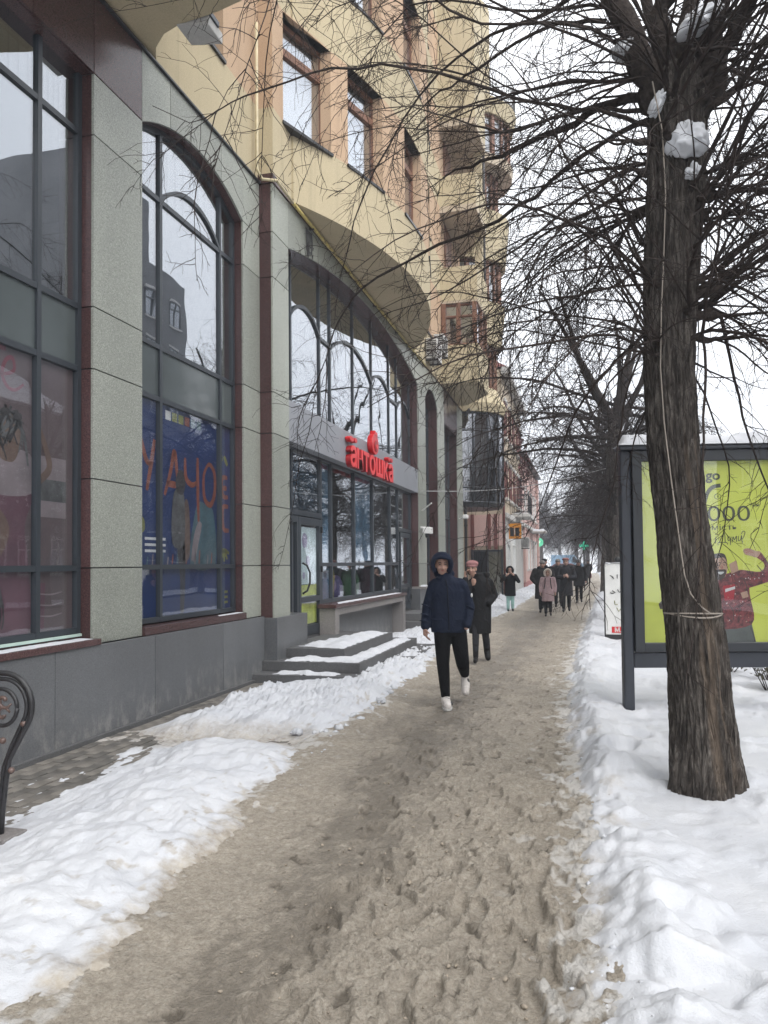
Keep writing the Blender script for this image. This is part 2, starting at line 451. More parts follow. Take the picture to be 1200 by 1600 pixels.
def bark_mat(name, c0, c1, c2, wood=True):
    m, nt, b, out = new_mat(name); co = coords(nt, (1,1,0.16))
    n1 = noise(nt, co, 34, 8, 0.75, 0.8); n2 = noise(nt, coords(nt), 5, 4)
    c = rampn(nt, n1, [(0.36, c0), (0.5, c1), (0.66, c2)])
    c = mixc(nt, 0.6, c, rampn(nt, n2, [(0.3, 0.65), (0.7, 1.25)]), 'MULTIPLY')
    if wood:
        c = mixc(nt, attr(nt, 'wood'), c, rampn(nt, n1, [(0.35, (0.08,0.062,0.05)), (0.55, (0.21,0.165,0.128)), (0.75,(0.32,0.27,0.22))]))
    nt.links.new(c, b.inputs['Base Color']); b.inputs['Roughness'].default_value = 0.9; b.inputs['Specular IOR Level'].default_value = 0.15
    bump(nt, b, n1, 1.0, 0.05)
    return m
M_BARK = bark_mat('bark', (0.022,0.018,0.016), (0.085,0.073,0.064), (0.24,0.215,0.19))
M_TWIG = plain('twig_bark', (0.032, 0.024, 0.021), 0.8, 0.35, 9, spec=0.2)
M_TWIG_F = plain('old_branch_bark', (0.042, 0.034, 0.030), 0.9, 0.6, 30, bmp=1.0, bscale=45, spec=0.1)
# ================================================================== GROUND
def curve(pts):
    xs = np.array([p[0] for p in pts]); ys = np.array([p[1] for p in pts])
    return lambda y: np.interp(y, xs, ys)
PATH_L = curve([(0,-1.9),(2.6,-1.96),(3.5,-2.08),(5.9,-2.27),(8,-2.16),(13,-2.41),(20,-2.5),(26,-2.25),(40,-2.2),(120,-2.2)])
PATH_R = curve([(0,0.1),(2.9,-0.02),(4.9,-0.11),(9.2,-0.28),(13.4,-0.29),(20,-0.1),(38,0.41),(60,1.2),(120,1.6)])

def rows_graded(y0, y1, k, dmin):
    ys = [y0]
    while ys[-1] < y1: ys.append(ys[-1]+max(dmin, ys[-1]*k))
    return np.array(ys)

g = MB().poly([(-600,-300,-0.09),(600,-300,-0.09),(600,900,-0.09),(-600,900,-0.09)]).build('ground', M_SNOWC, None)
tag(g, kind='structure')
rd = MB().box(4.3, 11.5, -60, 300, -0.3, -0.05).build('road', M_ASPH, None); tag(rd, kind='structure')
kb = MB().box(4.1, 4.3, -60, 300, -0.3, 0.06).box(11.5, 11.7, -60, 300, -0.3, 0.06).build('kerb', M_STEP, None); tag(kb, kind='structure')

# ---- trodden path of sandy slush
def make_path():
    ys = rows_graded(1.6, 110, 0.0032, 0.009)
    nc = 320
    u = np.linspace(0, 1, nc)
    L = PATH_L(ys)-0.55; Rr = PATH_R(ys)+0.45
    X = L[:,None]+(Rr-L)[:,None]*u[None,:]
    Y = np.repeat(ys[:,None], nc, 1)
    c = (PATH_L(ys)+PATH_R(ys))/2
    near = smooth01(14, 4, Y)
    rough = smooth01(8.5, 3.6, Y)*smooth01(-1.45, -0.95, X)          # churned sand in the foreground
    Z = 0.022*fbm(X*1.1, Y*0.8, 3)+0.012*fbm(X*5, Y*5, 4)
    clod = fbm(X*11, Y*11, 4, 0.6)
    Z += (0.004+0.006*rough)*clod
    Z += (0.003+0.008*rough)*fbm(X*27+3, Y*27, 4, 0.65)+0.010*rough*smooth01(0.15, 0.5, fbm(X*15+9, Y*15, 3, 0.6))
    # raised side strips of packed slush
    Z += 0.05*smooth01(0.35, -0.1, X-PATH_L(Y))+0.03*smooth01(-0.3, 0.2, X-PATH_R(Y))
    # smooth wet track running along the left half
    tc = -1.45+0.10*np.sin(Y*0.5)+0.12*fbm(Y*0.35, Y*0+2.2, 2)-0.0*Y
    tw = 0.20+0.045*np.minimum(Y, 12)
    d = (X-tc)/tw
    wet = smooth01(0.25, 0.95, np.exp(-d*d*1.1)*0.85+0.45*fbm(X*3.2, Y*1.6, 5, 0.62)+0.35*fbm(X*13, Y*8, 4, 0.65))
    wet2 = smooth01(0.22, 0.45, fbm(X*2.0+30, Y*0.8, 5, 0.6))*0.55*smooth01(0.3, 0.6, X-PATH_L(Y))*smooth01(-0.2,-0.5, X-PATH_R(Y))*smooth01(4.5, 8, Y)
    wet = np.clip(np.maximum(wet*0.9, wet2), 0, 1)
    Z = Z*(1-0.5*np.clip(wet,0,1))-0.012*wet
    hf = 0.007*(1-2.2*np.abs(perlin(X*24+1.8*perlin(X*7,Y*7), Y*19)))+0.005*(1-2.2*np.abs(perlin(X*48+4, Y*40+1.4*perlin(X*13,Y*13))))+0.003*perlin(X*70, Y*60)
    hfa = (0.25+0.95*rough+0.25*smooth01(12,5,Y))*(1-0.75*np.clip(wet,0,1))
    Z += 1.45*hf*hfa
    low = np.clip(smooth01(0.002, -0.007, hf)*(0.18+0.82*rough)*smooth01(16, 6, Y)*0.8*(1-0.8*np.clip(wet,0,1)), 0, 1)  # mask of hollows between clods, for painted shade and damp together
    rs = np.random.RandomState(3)
    n_fp = 330
    for i in range(n_fp):
        fy = 2.3+abs(rs.randn())*5.5 if i < 330 else rs.uniform(3, 22)
        xl, xr = float(PATH_L(fy)), float(PATH_R(fy))
        fx = rs.uniform(xl+0.35, xr-0.02) if fy > 6 else rs.uniform(xl+0.75, xr+0.05)
        a = rs.normal(0, 0.35)+(math.pi if rs.rand() < 0.5 else 0)
        ln = rs.uniform(0.12, 0.155); wd = rs.uniform(0.042, 0.06)
        dep = rs.uniform(0.006, 0.022)*(1.0 if fy < 7 else 0.5)*(1.7 if fy < 4.2 else 1.0)
        r0 = np.searchsorted(ys, fy-0.3); r1 = np.searchsorted(ys, fy+0.3)
        if r1-r0 < 3: continue
        xs = X[r0:r1]; yy = Y[r0:r1]
        dx = xs-fx; dy = yy-fy
        lu = dy*math.cos(a)-dx*math.sin(a); lv = dx*math.cos(a)+dy*math.sin(a)
        wv = wd*(1.0+0.28*lu/ln)
        rr = np.sqrt((lu/ln)**2+(lv/wv)**2)+0.10*perlin(xs*30, yy*30)
        inside = smooth01(1.08, 0.8, rr)
        rim = np.exp(-((rr-1.22)/0.22)**2)
        keep = Z[r0:r1]
        flat = float(np.mean(keep[rr < 1.0])) if (rr < 1.0).any() else 0.0
        Z[r0:r1] = keep*(1-inside)+(flat-dep)*inside+rim*dep*0.4*(0.7+0.9*perlin(xs*22, yy*22))
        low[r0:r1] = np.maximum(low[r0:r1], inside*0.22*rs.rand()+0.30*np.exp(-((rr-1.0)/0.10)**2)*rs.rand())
    # dark pock marks where boots broke through
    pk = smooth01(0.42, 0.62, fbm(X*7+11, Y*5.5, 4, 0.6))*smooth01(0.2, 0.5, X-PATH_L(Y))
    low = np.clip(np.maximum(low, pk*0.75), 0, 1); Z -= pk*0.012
    wh = smooth01(0.12, 0.5, fbm(X*5, Y*4, 4, 0.65)+0.95*smooth01(-0.30, 0.25, X-PATH_R(Y))-0.25)*smooth01(-0.55,-0.1,X-PATH_R(Y))
    wh = np.maximum(wh, smooth01(0.1, 0.5, fbm(X*6+5, Y*5, 4, 0.65)+0.9*smooth01(0.15, -0.35, X-PATH_L(Y))-0.3)*smooth01(0.3,0.0,X-PATH_L(Y)))
    Z -= 0.10*smooth01(0.12, 0.34, X-PATH_R(Y))+0.08*smooth01(-0.2, -0.45, X-PATH_L(Y))
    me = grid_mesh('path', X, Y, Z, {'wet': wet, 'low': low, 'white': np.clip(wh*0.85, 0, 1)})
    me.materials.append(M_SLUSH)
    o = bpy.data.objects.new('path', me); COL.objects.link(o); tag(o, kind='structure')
make_path()

# ---- concrete pavers by the wall, each laid singly
M_PAVER = plain('paver_concrete', (0.155, 0.142, 0.125), 0.85, 0.35, 5, bmp=0.5, bscale=70)
M_PAVER2 = plain('paver_concrete_damp', (0.105, 0.098, 0.088), 0.7, 0.35, 5, bmp=0.5, bscale=70)
pv = MB().box(-4.55, -2.3, -2, 32, -0.09, -0.062).build('pavement', M_ASPH, None); tag(pv, kind='structure')
pm = MB().box(-0.0475, 0.0475, -0.0975, 0.0975, -0.06, 0.0).mesh('paver'); pm.materials.append(M_PAVER)
pm2 = pm.copy(); pm2.materials.clear(); pm2.materials.append(M_PAVER2)
rs = random.Random(4)
cnt = 0
for i in range(11):
    for j in range(29):
        if cnt >= 300: break
        x = -4.43+i*0.1; y = 3.2+j*0.2+(0.1 if i % 2 else 0)
        o = bpy.data.objects.new('paver', pm if rs.random() < 0.6 else pm2); COL.objects.link(o)
        o.location = (x, y, rs.uniform(-0.004, 0.004)); o.rotation_euler = (rs.uniform(-.012,.012), rs.uniform(-.02,.02), rs.uniform(-.008,.008))
        o.parent = pv; cnt += 1
rest = MB()
for i in range(11, 21):
    for j in range(29):
        x = -4.43+i*0.1; y = 3.2+j*0.2+(0.1 if i % 2 else 0)
        rest.box(x-.0475, x+.0475, y-.0975, y+.0975, -0.06, rs.uniform(-0.004, 0.003))
for i in range(21):
    for j in range(-16, 0):
        x = -4.43+i*0.1; y = 3.2+j*0.2+(0.1 if i % 2 else 0)
        rest.box(x-.0475, x+.0475, y-.0975, y+.0975, -0.06, rs.uniform(-0.004, 0.003))
    for j in range(29, 70):
        x = -4.43+i*0.1; y = 3.2+j*0.2+(0.1 if i % 2 else 0)
        rest.box(x-.0475, x+.0475, y-.0975, y+.0975, -0.06, rs.uniform(-0.004, 0.003))
ro = rest.build('paver_field', M_PAVER, pv, fix=False); tag(ro, kind='stuff')

# ---- snow shovelled to the left of the path
def make_left_snow():
    ys = rows_graded(0.8, 110, 0.006, 0.016)
    nc = 260
    u = np.linspace(0, 1, nc)
    L = np.full_like(ys, -4.50); L = np.where(ys > 29, -4.4, L)
    Rr = PATH_L(ys)+0.30
    X = L[:,None]+(Rr-L)[:,None]*u[None,:]; Y = np.repeat(ys[:,None], nc, 1)
    e = PATH_L(Y)-X+0.16*fbm(X*1.7, Y*1.7, 4)+0.05*fbm(X*9, Y*9, 3)      # distance inside the snow from the path edge
    near = smooth01(6.6, 6.0, Y+0.25*fbm(X*2, Y*2, 2)); far = smooth01(6.55, 7.2, Y+0.3*fbm(X*2, Y*2, 2))*smooth01(15, 12, Y)
    # near bank: ridge about 0.7 m in, sloping down to bare paving
    rdg = 0.50+0.12*np.sin(Y*1.3)
    bank_n = 0.14*np.exp(-((e-rdg-0.1)/0.55)**2)+0.03*smooth01(0.0, 0.35, e)
    thin = smooth01(1.55, 0.95, e+0.15*fbm(X*1.1+4, Y*1.1, 3))
    bank_n = bank_n*thin+(1-thin)*(0.006+0.024*fbm(X*6.5, Y*3.0, 5, 0.68))-0.026*smooth01(-3.65, -4.15, X+0.3*fbm(X*2, Y*1.4, 4))
    bank_f = (0.15-0.08*smooth01(8.6, 9.8, Y))*smooth01(0.0, 0.5, e)*smooth01(-4.42, -3.7, X-0.10*(Y-9))+0.07*np.exp(-((X+2.75)/0.4)**2)*smooth01(8.0, 9.6, Y)
    bank_f = bank_f-0.06*smooth01(-3.85,-4.2,X+0.05*(Y-9)+0.2*fbm(X*3,Y*2,4))
    farther = 0.11*smooth01(0, 0.4, e)*smooth01(-4.5, -3.8, X+0.25*fbm(X*1.3, Y*0.9, 3))-0.02
    farther = farther+0.12*smooth01(22, 30, Y)*smooth01(0.1, 0.6, e)
    base = bank_n*near+bank_f*far+farther*smooth01(12, 15, Y)
    gap = np.clip(1-near-far-smooth01(12, 15, Y), 0, 1)
    base = base+gap*(0.022*fbm(X*6, Y*4, 5, 0.65)+0.001)
    amt = np.clip(base/0.10, 0, 1.3)
    fine = 0.55+0.45*smooth01(6.2, 7.2, Y)
    Z = base+amt*(0.05*fbm(X*2.0, Y*2.0, 3)+fine*(0.024*fbm(X*7, Y*7, 4, 0.55)+0.008*fbm(X*24, Y*24, 3)))
    lump = np.maximum(0, fbm(X*5+8, Y*5, 3))                                # shovelled clods
    Z += amt*0.04*lump*smooth01(6.4, 8, Y)+amt*0.03*smooth01(0.2, 0.4, fbm(X*11+8, Y*11, 3))*smooth01(6.4, 8, Y)
    Z = Z-0.07*smooth01(0.02, -0.22, e)
    dirt = 0.75*smooth01(0.17, -0.06, e+0.10*fbm(X*6, Y*6, 3))+0.42*smooth01(0.30,0.5,fbm(X*7+9,Y*7,5,0.65))*smooth01(0.8,0.1,e)
    dirt = np.maximum(dirt, gap*0.6)
    me = grid_mesh('snow_bank', X, Y, Z, {'dirt': np.clip(dirt, 0, 1)})
    me.materials.append(M_SNOW)
    o = bpy.data.objects.new('snow_bank', me); COL.objects.link(o); tag(o, kind='structure')
make_left_snow()

# ---- deeper lumpy snow to the right, under tree and billboard
_hr = random.Random(17)
HOLLOWS = [(_hr.uniform(0.25, 2.6), 2.2+_hr.random()**1.5*7, _hr.uniform(0, 3.1), _hr.uniform(.12, .2), _hr.uniform(.07, .11), _hr.uniform(.03, .075)) for _ in range(46)]
def right_height(X, Y):
    e = X-PATH_R(Y)+0.10*fbm(X*1.6, Y*1.6+5, 4)+0.045*fbm(X*8, Y*8, 3)
    up = smooth01(-0.04, 0.32, e)
    h = (0.13-0.07*smooth01(0.35, 0.9, e))*up+0.03*np.exp(-((e-0.30)/0.25)**2)*smooth01(20, 6, Y)
    h = h+up*(0.075*fbm(X*0.9+3, Y*0.9, 3)+0.055*fbm(X*2.3, Y*2.3, 3)+0.012*fbm(X*9, Y*9, 4, 0.6)+0.014*fbm(X*8, Y*8, 4, 0.55)*smooth01(0.5, 0.1, e))
    # soft boot hollows
    cell = fbm(X*1.9+20, Y*2.1, 2)
    h = h-up*0.11*smooth01(0.18, 0.45, cell)*smooth01(9.0, 3.0, Y+0*X)
    h = h+up*0.045*smooth01(0.1, 0.5, fbm(X*4.2+31, Y*4.2, 3))*smooth01(0.6, 0.15, e)
    for (hx, hy, ha, hl, hw, hd) in HOLLOWS:
        dx = X-hx; dy = Y-hy; lu = (dx*math.cos(ha)+dy*math.sin(ha))/hl; lv = (-dx*math.sin(ha)+dy*math.cos(ha))/hw; q = lu*lu+lv*lv
        h = h-hd*np.exp(-q*q)+0.25*hd*np.exp(-((np.sqrt(q)-1.5)/0.4)**2)
    h = h-0.13*np.exp(-(((X-0.45)/0.45)**2+((Y-5.15)/0.6)**2))+0.05*np.exp(-(((X-1.35)/0.4)**2+((Y-5.6)/0.5)**2))
    h = np.where(e > 0.12, np.maximum(h, 0.05+0.2*np.minimum(h, 0)), h)
    h = h-0.07*smooth01(0.02, -0.16, e)
    return h, e
def make_right_snow():
    ys = rows_graded(0.8, 110, 0.0062, 0.016)
    nc = 260
    u = np.linspace(0, 1, nc)**1.35
    L = PATH_R(ys)-0.25; Rr = np.full_like(ys, 4.12)
    X = L[:,None]+(Rr-L)[:,None]*u[None,:]; Y = np.repeat(ys[:,None], nc, 1)
    Z, e = right_height(X, Y)
    dirt = 0.7*smooth01(0.16, -0.06, e+0.08*fbm(X*6, Y*6, 3))
    dirt = np.maximum(dirt, 0.30*smooth01(0.30, 0.55, fbm(X*3.3+2, Y*3.3, 4))*smooth01(0.7, 0.1, e))
    me = grid_mesh('snow_bank', X, Y, Z, {'dirt': np.clip(dirt, 0, 1)})
    me.materials.append(M_SNOW)
    o = bpy.data.objects.new('snow_bank', me); COL.objects.link(o); tag(o, kind='structure')
make_right_snow()
def rz_at(x, y):
    h, e = right_height(np.array([[x]]), np.array([[y]])); return float(h[0,0])

# ---- crumbs of snow and slush thrown off by shovels and boots
def crumbs(name, n, fn, smin, smax, mat, label, seed):
    rs = np.random.RandomState(seed)
    ico = bmesh.new(); bmesh.ops.create_icosphere(ico, subdivisions=2, radius=1.0); base = np.array([v.co[:] for v in ico.verts]); tri = np.array([[v.index for v in f.verts] for f in ico.faces]); ico.free()
    V = []; F = []; k = 0
    for i in range(n):
        x, y, z = fn(rs); s = smin*(smax/smin)**(rs.rand()**2.2)
        o_ = rs.uniform(0, 99); v = base*(1+0.9*perlin(base[:,:1]*1.4+o_, base[:,1:2]*1.4+base[:,2:3])+0.5*perlin(base[:,:1]*3.1+o_, base[:,2:3]*3.1+base[:,1:2]))*np.array([1, rs.uniform(.7, 1.3), rs.uniform(.5, .9)])*s
        a = rs.uniform(0, 6.28); c_, s_ = math.cos(a), math.sin(a); v = np.stack([v[:,0]*c_-v[:,1]*s_, v[:,0]*s_+v[:,1]*c_, v[:,2]], 1)
        V.append(v+np.array([x, y, z+s*0.2])); F.append(tri+k); k += len(base)
    me = bpy.data.meshes.new(name); me.from_pydata(np.concatenate(V).tolist(), [], np.concatenate(F).tolist()); me.materials.append(mat)
    me.polygons.foreach_set('use_smooth', [True]*len(me.polygons)); at = me.attributes.new('dirt', 'FLOAT', 'POINT'); at.data.foreach_set('value', np.zeros(len(me.vertices), dtype=np.float32))
    o = bpy.data.objects.new(name, me); COL.objects.link(o); return tag(o, label, 'snow', kind='stuff')
def _edge_l(rs):
    y = 2.2+abs(rs.randn())*5; return float(PATH_L(y))+rs.normal(-0.12, 0.09), y, 0.03
def _edge_r(rs):
    y = 2.2+abs(rs.randn())*5; x = float(PATH_R(y))+rs.normal(0.10, 0.08); return x, y, rz_at(x, y)-0.004
def _heap(rs):
    y = rs.uniform(6.8, 13); return float(PATH_L(y))-0.08-abs(rs.normal(0, 0.35)), y, 0.05
crumbs('snow_crumbs', 160, _edge_l, 0.005, 0.016, M_SNOW, 'loose crumbs of snow along the left edge of the path', 1)
crumbs('snow_crumbs', 160, _edge_r, 0.005, 0.016, M_SNOW, 'loose crumbs of snow along the right edge of the path', 2)
crumbs('snow_crumbs', 320, _heap, 0.012, 0.05, M_SNOW, 'shovelled snow chunks on the bank before the steps', 3)
def _slu(rs):
    y = 2.0+abs(rs.randn())*2.4; return rs.uniform(float(PATH_L(y))+0.5, float(PATH_R(y))), y, 0.002
M_CRUMB = plain('sandy_crumb', (0.27, 0.23, 0.18), 0.8, 0.3, 20)
crumbs('slush_crumbs', 700, _slu, 0.003, 0.011, M_CRUMB, 'small crumbs of sandy slush strewn over the near path', 4)
# ================================================================== MAIN BUILDING
bld = empty('shop_building', (-4.6, 10, 0), 0, 'yellow plastered building with granite arcade and tall dark framed shop windows along the path', 'building')
FX = -4.60      # granite front
PX = -4.39      # projecting portal front
CZ = 7.32       # cornice height

# ---- plinth of polished grey slabs
pl = box_obj('plinth', M_ASPH, bld, -4.9, -4.56, -4, 11.6, -0.1, 0.88)
for y0 in np.arange(-3.9, 10.3, 1.62):
    y1 = min(y0+1.612, 10.36)
    if y0 < 10.2: box_obj('slab', M_GREY, pl, -4.56, -4.52, y0, y1, 0.0, 0.893, 0.003)
box_obj('footing', M_STEP, pl, -4.56, -4.485, -3.9, 10.0, -0.05, 0.045, 0.008)
box_obj('slab', M_GREY, pl, -4.56, -4.33, 10.38, 11.62, 0.0, 0.87, 0.004)
box_obj('slab', M_GREY, pl, -4.62, -4.34, 20.35, 21.75, 0.0, 0.95, 0.004)
box_obj('slab', M_GREY, pl, -4.62, -4.36, 23.35, 24.7, 0.0, 0.95, 0.004)
box_obj('slab', M_GREY, pl, -4.62, -4.36, 27.1, 28.5, 0.0, 0.95, 0.004)
box_obj('slab', M_GREY, pl, -4.62, -4.42, 21.76, 23.34, 0.0, 0.85, 0.004)
box_obj('slab', M_GREY, pl, -4.62, -4.42, 24.71, 27.09, 0.0, 0.85, 0.004)

# ---- granite piers: core + separate facing slabs with open joints
JZ = [0.893, 1.63, 2.495, 3.57, 4.18, 5.885, 6.50]
def pier(y0, y1, xf, jz, front=True, depth=0.4, left=True, right=True, top=CZ):
    core = box_obj('pier', M_ALU_D, bld, xf-depth, xf-0.03, y0+0.03, y1-0.03, jz[0]-0.02, top)
    for a, b in zip(jz[:-1], jz[1:]):
        box_obj('facing_slab', M_GREEN, core, xf-0.03, xf, y0, y1, a+0.006, b-0.006, 0.003)
        if left: box_obj('reveal_slab', M_MAROON, core, xf-depth, xf-0.031, y0+0.001, y0+0.03, a+0.006, b-0.006, 0.002)
        if right: box_obj('reveal_slab', M_MAROON, core, xf-depth, xf-0.031, y1-0.03, y1-0.001, a+0.006, b-0.006, 0.002)
    return core
pier(2.35, 3.2, FX, JZ)
pier(6.46, 7.31, FX, JZ)
pier(9.86, 10.42, FX, JZ, right=False)
p2 = pier(10.42, 11.04, PX, [0.86, 1.63, 2.495, 3.57, 4.18, 5.885, 6.56, CZ-0.03], depth=0.6)
pier(20.55, 21.55, PX, [0.94, 1.63, 2.495, 3.57, 4.18, 5.885, 6.56], depth=0.5)
pier(23.45, 24.6, PX, [0.94, 1.63, 2.495, 3.57, 4.18, 5.885, 6.56], depth=0.5)
pier(27.2, 28.4, PX, [0.94, 1.63, 2.495, 3.57, 4.18, 5.885, 6.56, CZ-0.03], depth=0.5)
box_obj('wall', M_GREEN, bld, -5.0, FX, -4, 2.34, 0.893, CZ)

# ---- arches: wall band above an opening, cut out below by a segmental curve
def seg_arch(y0, y1, zs, rise, n=24):
    c = (y1-y0)/2; rad = (c*c+rise*rise)/(2*rise); zc = zs+rise-rad
    out = []
    for i in range(n+1):
        y = y0+(y1-y0)*i/n; d = y-(y0+y1)/2
        out.append((y, zc+math.sqrt(max(rad*rad-d*d, 0))))
    return out
def arch_band(y0, y1, zs, rise, ztop, xf, mat, cuts, depth=0.03):
    """spandrel slabs over an arch, separated by open vertical joints at cuts"""
    edges = [y0]+list(cuts)+[y1]
    arc = seg_arch(y0, y1, zs, rise, 60)
    ya = np.array([a[0] for a in arc]); za = np.array([a[1] for a in arc])
    for a, b in zip(edges[:-1], edges[1:]):
        a2 = a+(0.005 if a > y0 else 0); b2 = b-(0.005 if b < y1 else 0)
        yy = np.linspace(a2, b2, max(3, int((b-a)/0.12)))
        low = [(float(y), float(np.interp(y, ya, za))) for y in yy]
        up = [(float(y), ztop) for y in yy]
        MB().bridge(up, low, 'x', xf-depth, xf).build('spandrel_slab', mat, bld)
def arch_soffit(y0, y1, zs, rise, xf, depth, mat=None):
    arc = seg_arch(y0, y1, zs, rise, 28); arc2 = [(y, z+0.03) for y, z in arc]
    return MB().bridge(arc2, arc, 'x', xf-depth, xf-0.031).build('arch_lining', mat or M_MAROON, bld, smooth=R(30))
# lintel over window 1 (flat), maroon slabs
for a, b in ((2.34, 3.75), (3.75, 5.6), (5.6, 6.46)):
    box_obj('lintel_slab', M_MAROON, bld, FX-0.03, FX, a+0.005, b-0.005, 6.506, CZ-0.03, 0.003)
box_obj('lintel_soffit', M_MAROON, bld, FX-0.4, FX-0.031, 3.2, 6.46, 6.5, 6.53)
box_obj('lintel_slab', M_MAROON, bld, FX-0.03, FX, 6.465, 7.305, 6.506, CZ-0.03, 0.003)
# window 2
arch_band(7.31, 9.86, 6.50, 0.34, CZ-0.03, FX, M_GREEN, (7.9, 9.2))
arch_soffit(7.31, 9.86, 6.50, 0.34, FX, 0.4)
box_obj('lintel_slab', M_GREEN, bld, FX-0.03, FX, 9.865, 10.415, 6.506, CZ-0.03, 0.003)
# window 3 (shop)
arch_band(11.04, 20.55, 6.56, 0.58, CZ-0.03, PX, M_GREEN, (12.2, 13.6, 15.0, 16.6, 18.2, 19.5))
arch_soffit(11.04, 20.55, 6.56, 0.58, PX, 0.4)
box_obj('lintel_slab', M_GREEN, bld, PX-0.03, PX, 20.555, 21.545, 6.566, CZ-0.03, 0.003)
# window 4
arch_band(21.55, 23.45, 6.4, 0.42, CZ-0.03, PX, M_GREEN, ())
arch_soffit(21.55, 23.45, 6.4, 0.42, PX, 0.4)
box_obj('lintel_slab', M_GREEN, bld, PX-0.03, PX, 23.455, 24.595, 6.566, CZ-0.03, 0.003)
box_obj('lintel_slab', M_MAROON, bld, PX-0.03, PX, 24.605, 27.195, 6.2, CZ-0.03, 0.003)
box_obj('lintel_soffit', M_MAROON, bld, PX-0.4, PX-0.031, 24.6, 27.2, 6.17, 6.2)
# cornice flashing and cap
box_obj('flashing', M_ALU_D, bld, -4.95, FX+0.035, -4, 10.42, CZ-0.028, CZ, 0.004)
box_obj('cornice', M_MAROON, bld, -4.9, PX+0.02, 10.40, 28.45, CZ-0.028, CZ+0.03, 0.006)
box_obj('parapet_cap', M_MAROON, bld, -4.85, PX+0.012, 10.41, 11.0, CZ+0.032, CZ+0.12, 0.008)
# band backing above windows (behind slabs)
MB().bridge([(y, CZ-0.04) for y, z in seg_arch(7.31, 9.86, 6.54, .34)], seg_arch(7.31, 9.86, 6.54, .34), 'x', FX-0.4, FX-0.032).build('wall', M_INT, bld)
MB().bridge([(y, CZ-0.04) for y, z in seg_arch(11.04, 20.55, 6.6, .58)], seg_arch(11.04, 20.55, 6.6, .58), 'x', PX-0.4, PX-0.032).build('wall', M_INT, bld)
box_obj('wall', M_INT, bld, FX-0.4, FX-0.032, 2.34, 6.46, 6.54, CZ-0.04)
box_obj('wall', M_INT, bld, PX-0.4, PX-0.032, 21.55, 27.2, 6.85, CZ-0.04)

# ---- interior: dark rooms behind the glass
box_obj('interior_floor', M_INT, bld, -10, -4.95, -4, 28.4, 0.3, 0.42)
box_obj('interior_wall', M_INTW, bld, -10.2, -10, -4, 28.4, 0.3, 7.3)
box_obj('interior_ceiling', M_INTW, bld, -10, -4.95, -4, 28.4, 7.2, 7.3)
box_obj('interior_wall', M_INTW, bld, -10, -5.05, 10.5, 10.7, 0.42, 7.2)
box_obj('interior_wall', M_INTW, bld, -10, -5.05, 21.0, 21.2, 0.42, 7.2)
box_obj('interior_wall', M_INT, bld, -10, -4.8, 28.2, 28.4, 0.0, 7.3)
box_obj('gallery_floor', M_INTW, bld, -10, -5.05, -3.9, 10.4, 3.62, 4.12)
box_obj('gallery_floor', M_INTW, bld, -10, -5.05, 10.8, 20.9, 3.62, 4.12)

# ---- glazed shop fronts
def glazing(name, xf, ys, zs, y0, y1, zbot, ztop_fn, panes, fw=0.055, mat=M_ALU, glass=M_GLASS, extra=None):
    """one frame mesh; each pane a child. ys: mullion positions, zs: transom heights"""
    fr = MB(); d = 0.035
    for y in ys:
        fr.box(xf-d, xf+d, y-fw/2, y+fw/2, zbot, ztop_fn(y)-0.005)
    for z in zs:
        fr.box(xf-d+0.003, xf+d-0.003, y0, y1, z-fw/2, z+fw/2)
    if extra: extra(fr)
    f = fr.build(name, mat, bld)
    ysl = [y0]+[y for y in ys if y0+0.06 < y < y1-0.06]+[y1]
    zsl = sorted(z for z in zs if zbot-0.01 <= z)
    for a, b in zip(ysl[:-1], ysl[1:]):
        for i, z in enumerate(zsl):
            if i+1 < len(zsl):
                panes(f, a, b, z, zsl[i+1], i)
            else:
                yy = np.linspace(a, b, 9)
                up = [(float(y), ztop_fn(float(y))) for y in yy]; lo = [(float(y), z) for y in yy]
                MB().bridge(up, lo, 'x', xf-0.006, xf+0.006).build('pane', M_GLASS_UP, f)
    return f
def flat_pane(f, xf, a, b, z0, z1, mat):
    return box_obj('pane', mat, f, xf-0.006, xf+0.006, a, b, z0, z1)
ZT = [1.03, 1.63, 3.57, 4.18, 5.91]
W1X = -4.77
def panes_std(xf, low, mid):
    def fn(f, a, b, z0, z1, i):
        flat_pane(f, xf, a, b, z0, z1, [low, low, M_SPANDREL, M_GLASS_UP, M_GLASS_UP][i])
    return fn
w1 = glazing('shop_window', W1X, [3.23, 4.0, 4.9, 5.86, 6.43], ZT, 3.2, 6.46, 1.0, lambda y: 6.5, panes_std(W1X, M_GLASS_POSTER, 0))
w2arch = seg_arch(7.31, 9.86, 6.50, 0.34, 60)
def w2top(y): return float(np.interp(y, [a[0] for a in w2arch], [a[1] for a in w2arch]))
def w2extra(fr):
    a1 = seg_arch(7.93, 9.42, 5.92, 0.33, 24)
    fr.bridge([(y, z+0.025) for y, z in a1], [(y, z-0.03) for y, z in a1], 'x', W1X-0.03, W1X+0.036)
    a2 = [(y, z) for y, z in w2arch]
    fr.bridge([(y, z-0.002) for y, z in a2], [(y, z-0.06) for y, z in a2], 'x', W1X-0.033, W1X+0.033)
w2 = glazing('shop_window', W1X, [7.34, 7.92, 9.43, 9.83], ZT, 7.31, 9.86, 1.0, w2top, panes_std(W1X, M_GLASS_POSTER, 0), extra=w2extra)

# sills
box_obj('sill', M_MAROON, bld, -4.84, -4.50, 3.2, 6.455, 0.895, 0.955, 0.006)
box_obj('sill_upstand', M_MAROON, bld, -4.85, -4.74, 3.2, 6.455, 0.956, 1.0)
box_obj('sill_film', M_FROST, bld, -4.735, -4.715, 3.2, 6.45, 0.975, 1.0)
box_obj('sill', M_MAROON, bld, -4.84, -4.565, 7.315, 9.855, 0.895, 0.985, 0.006)

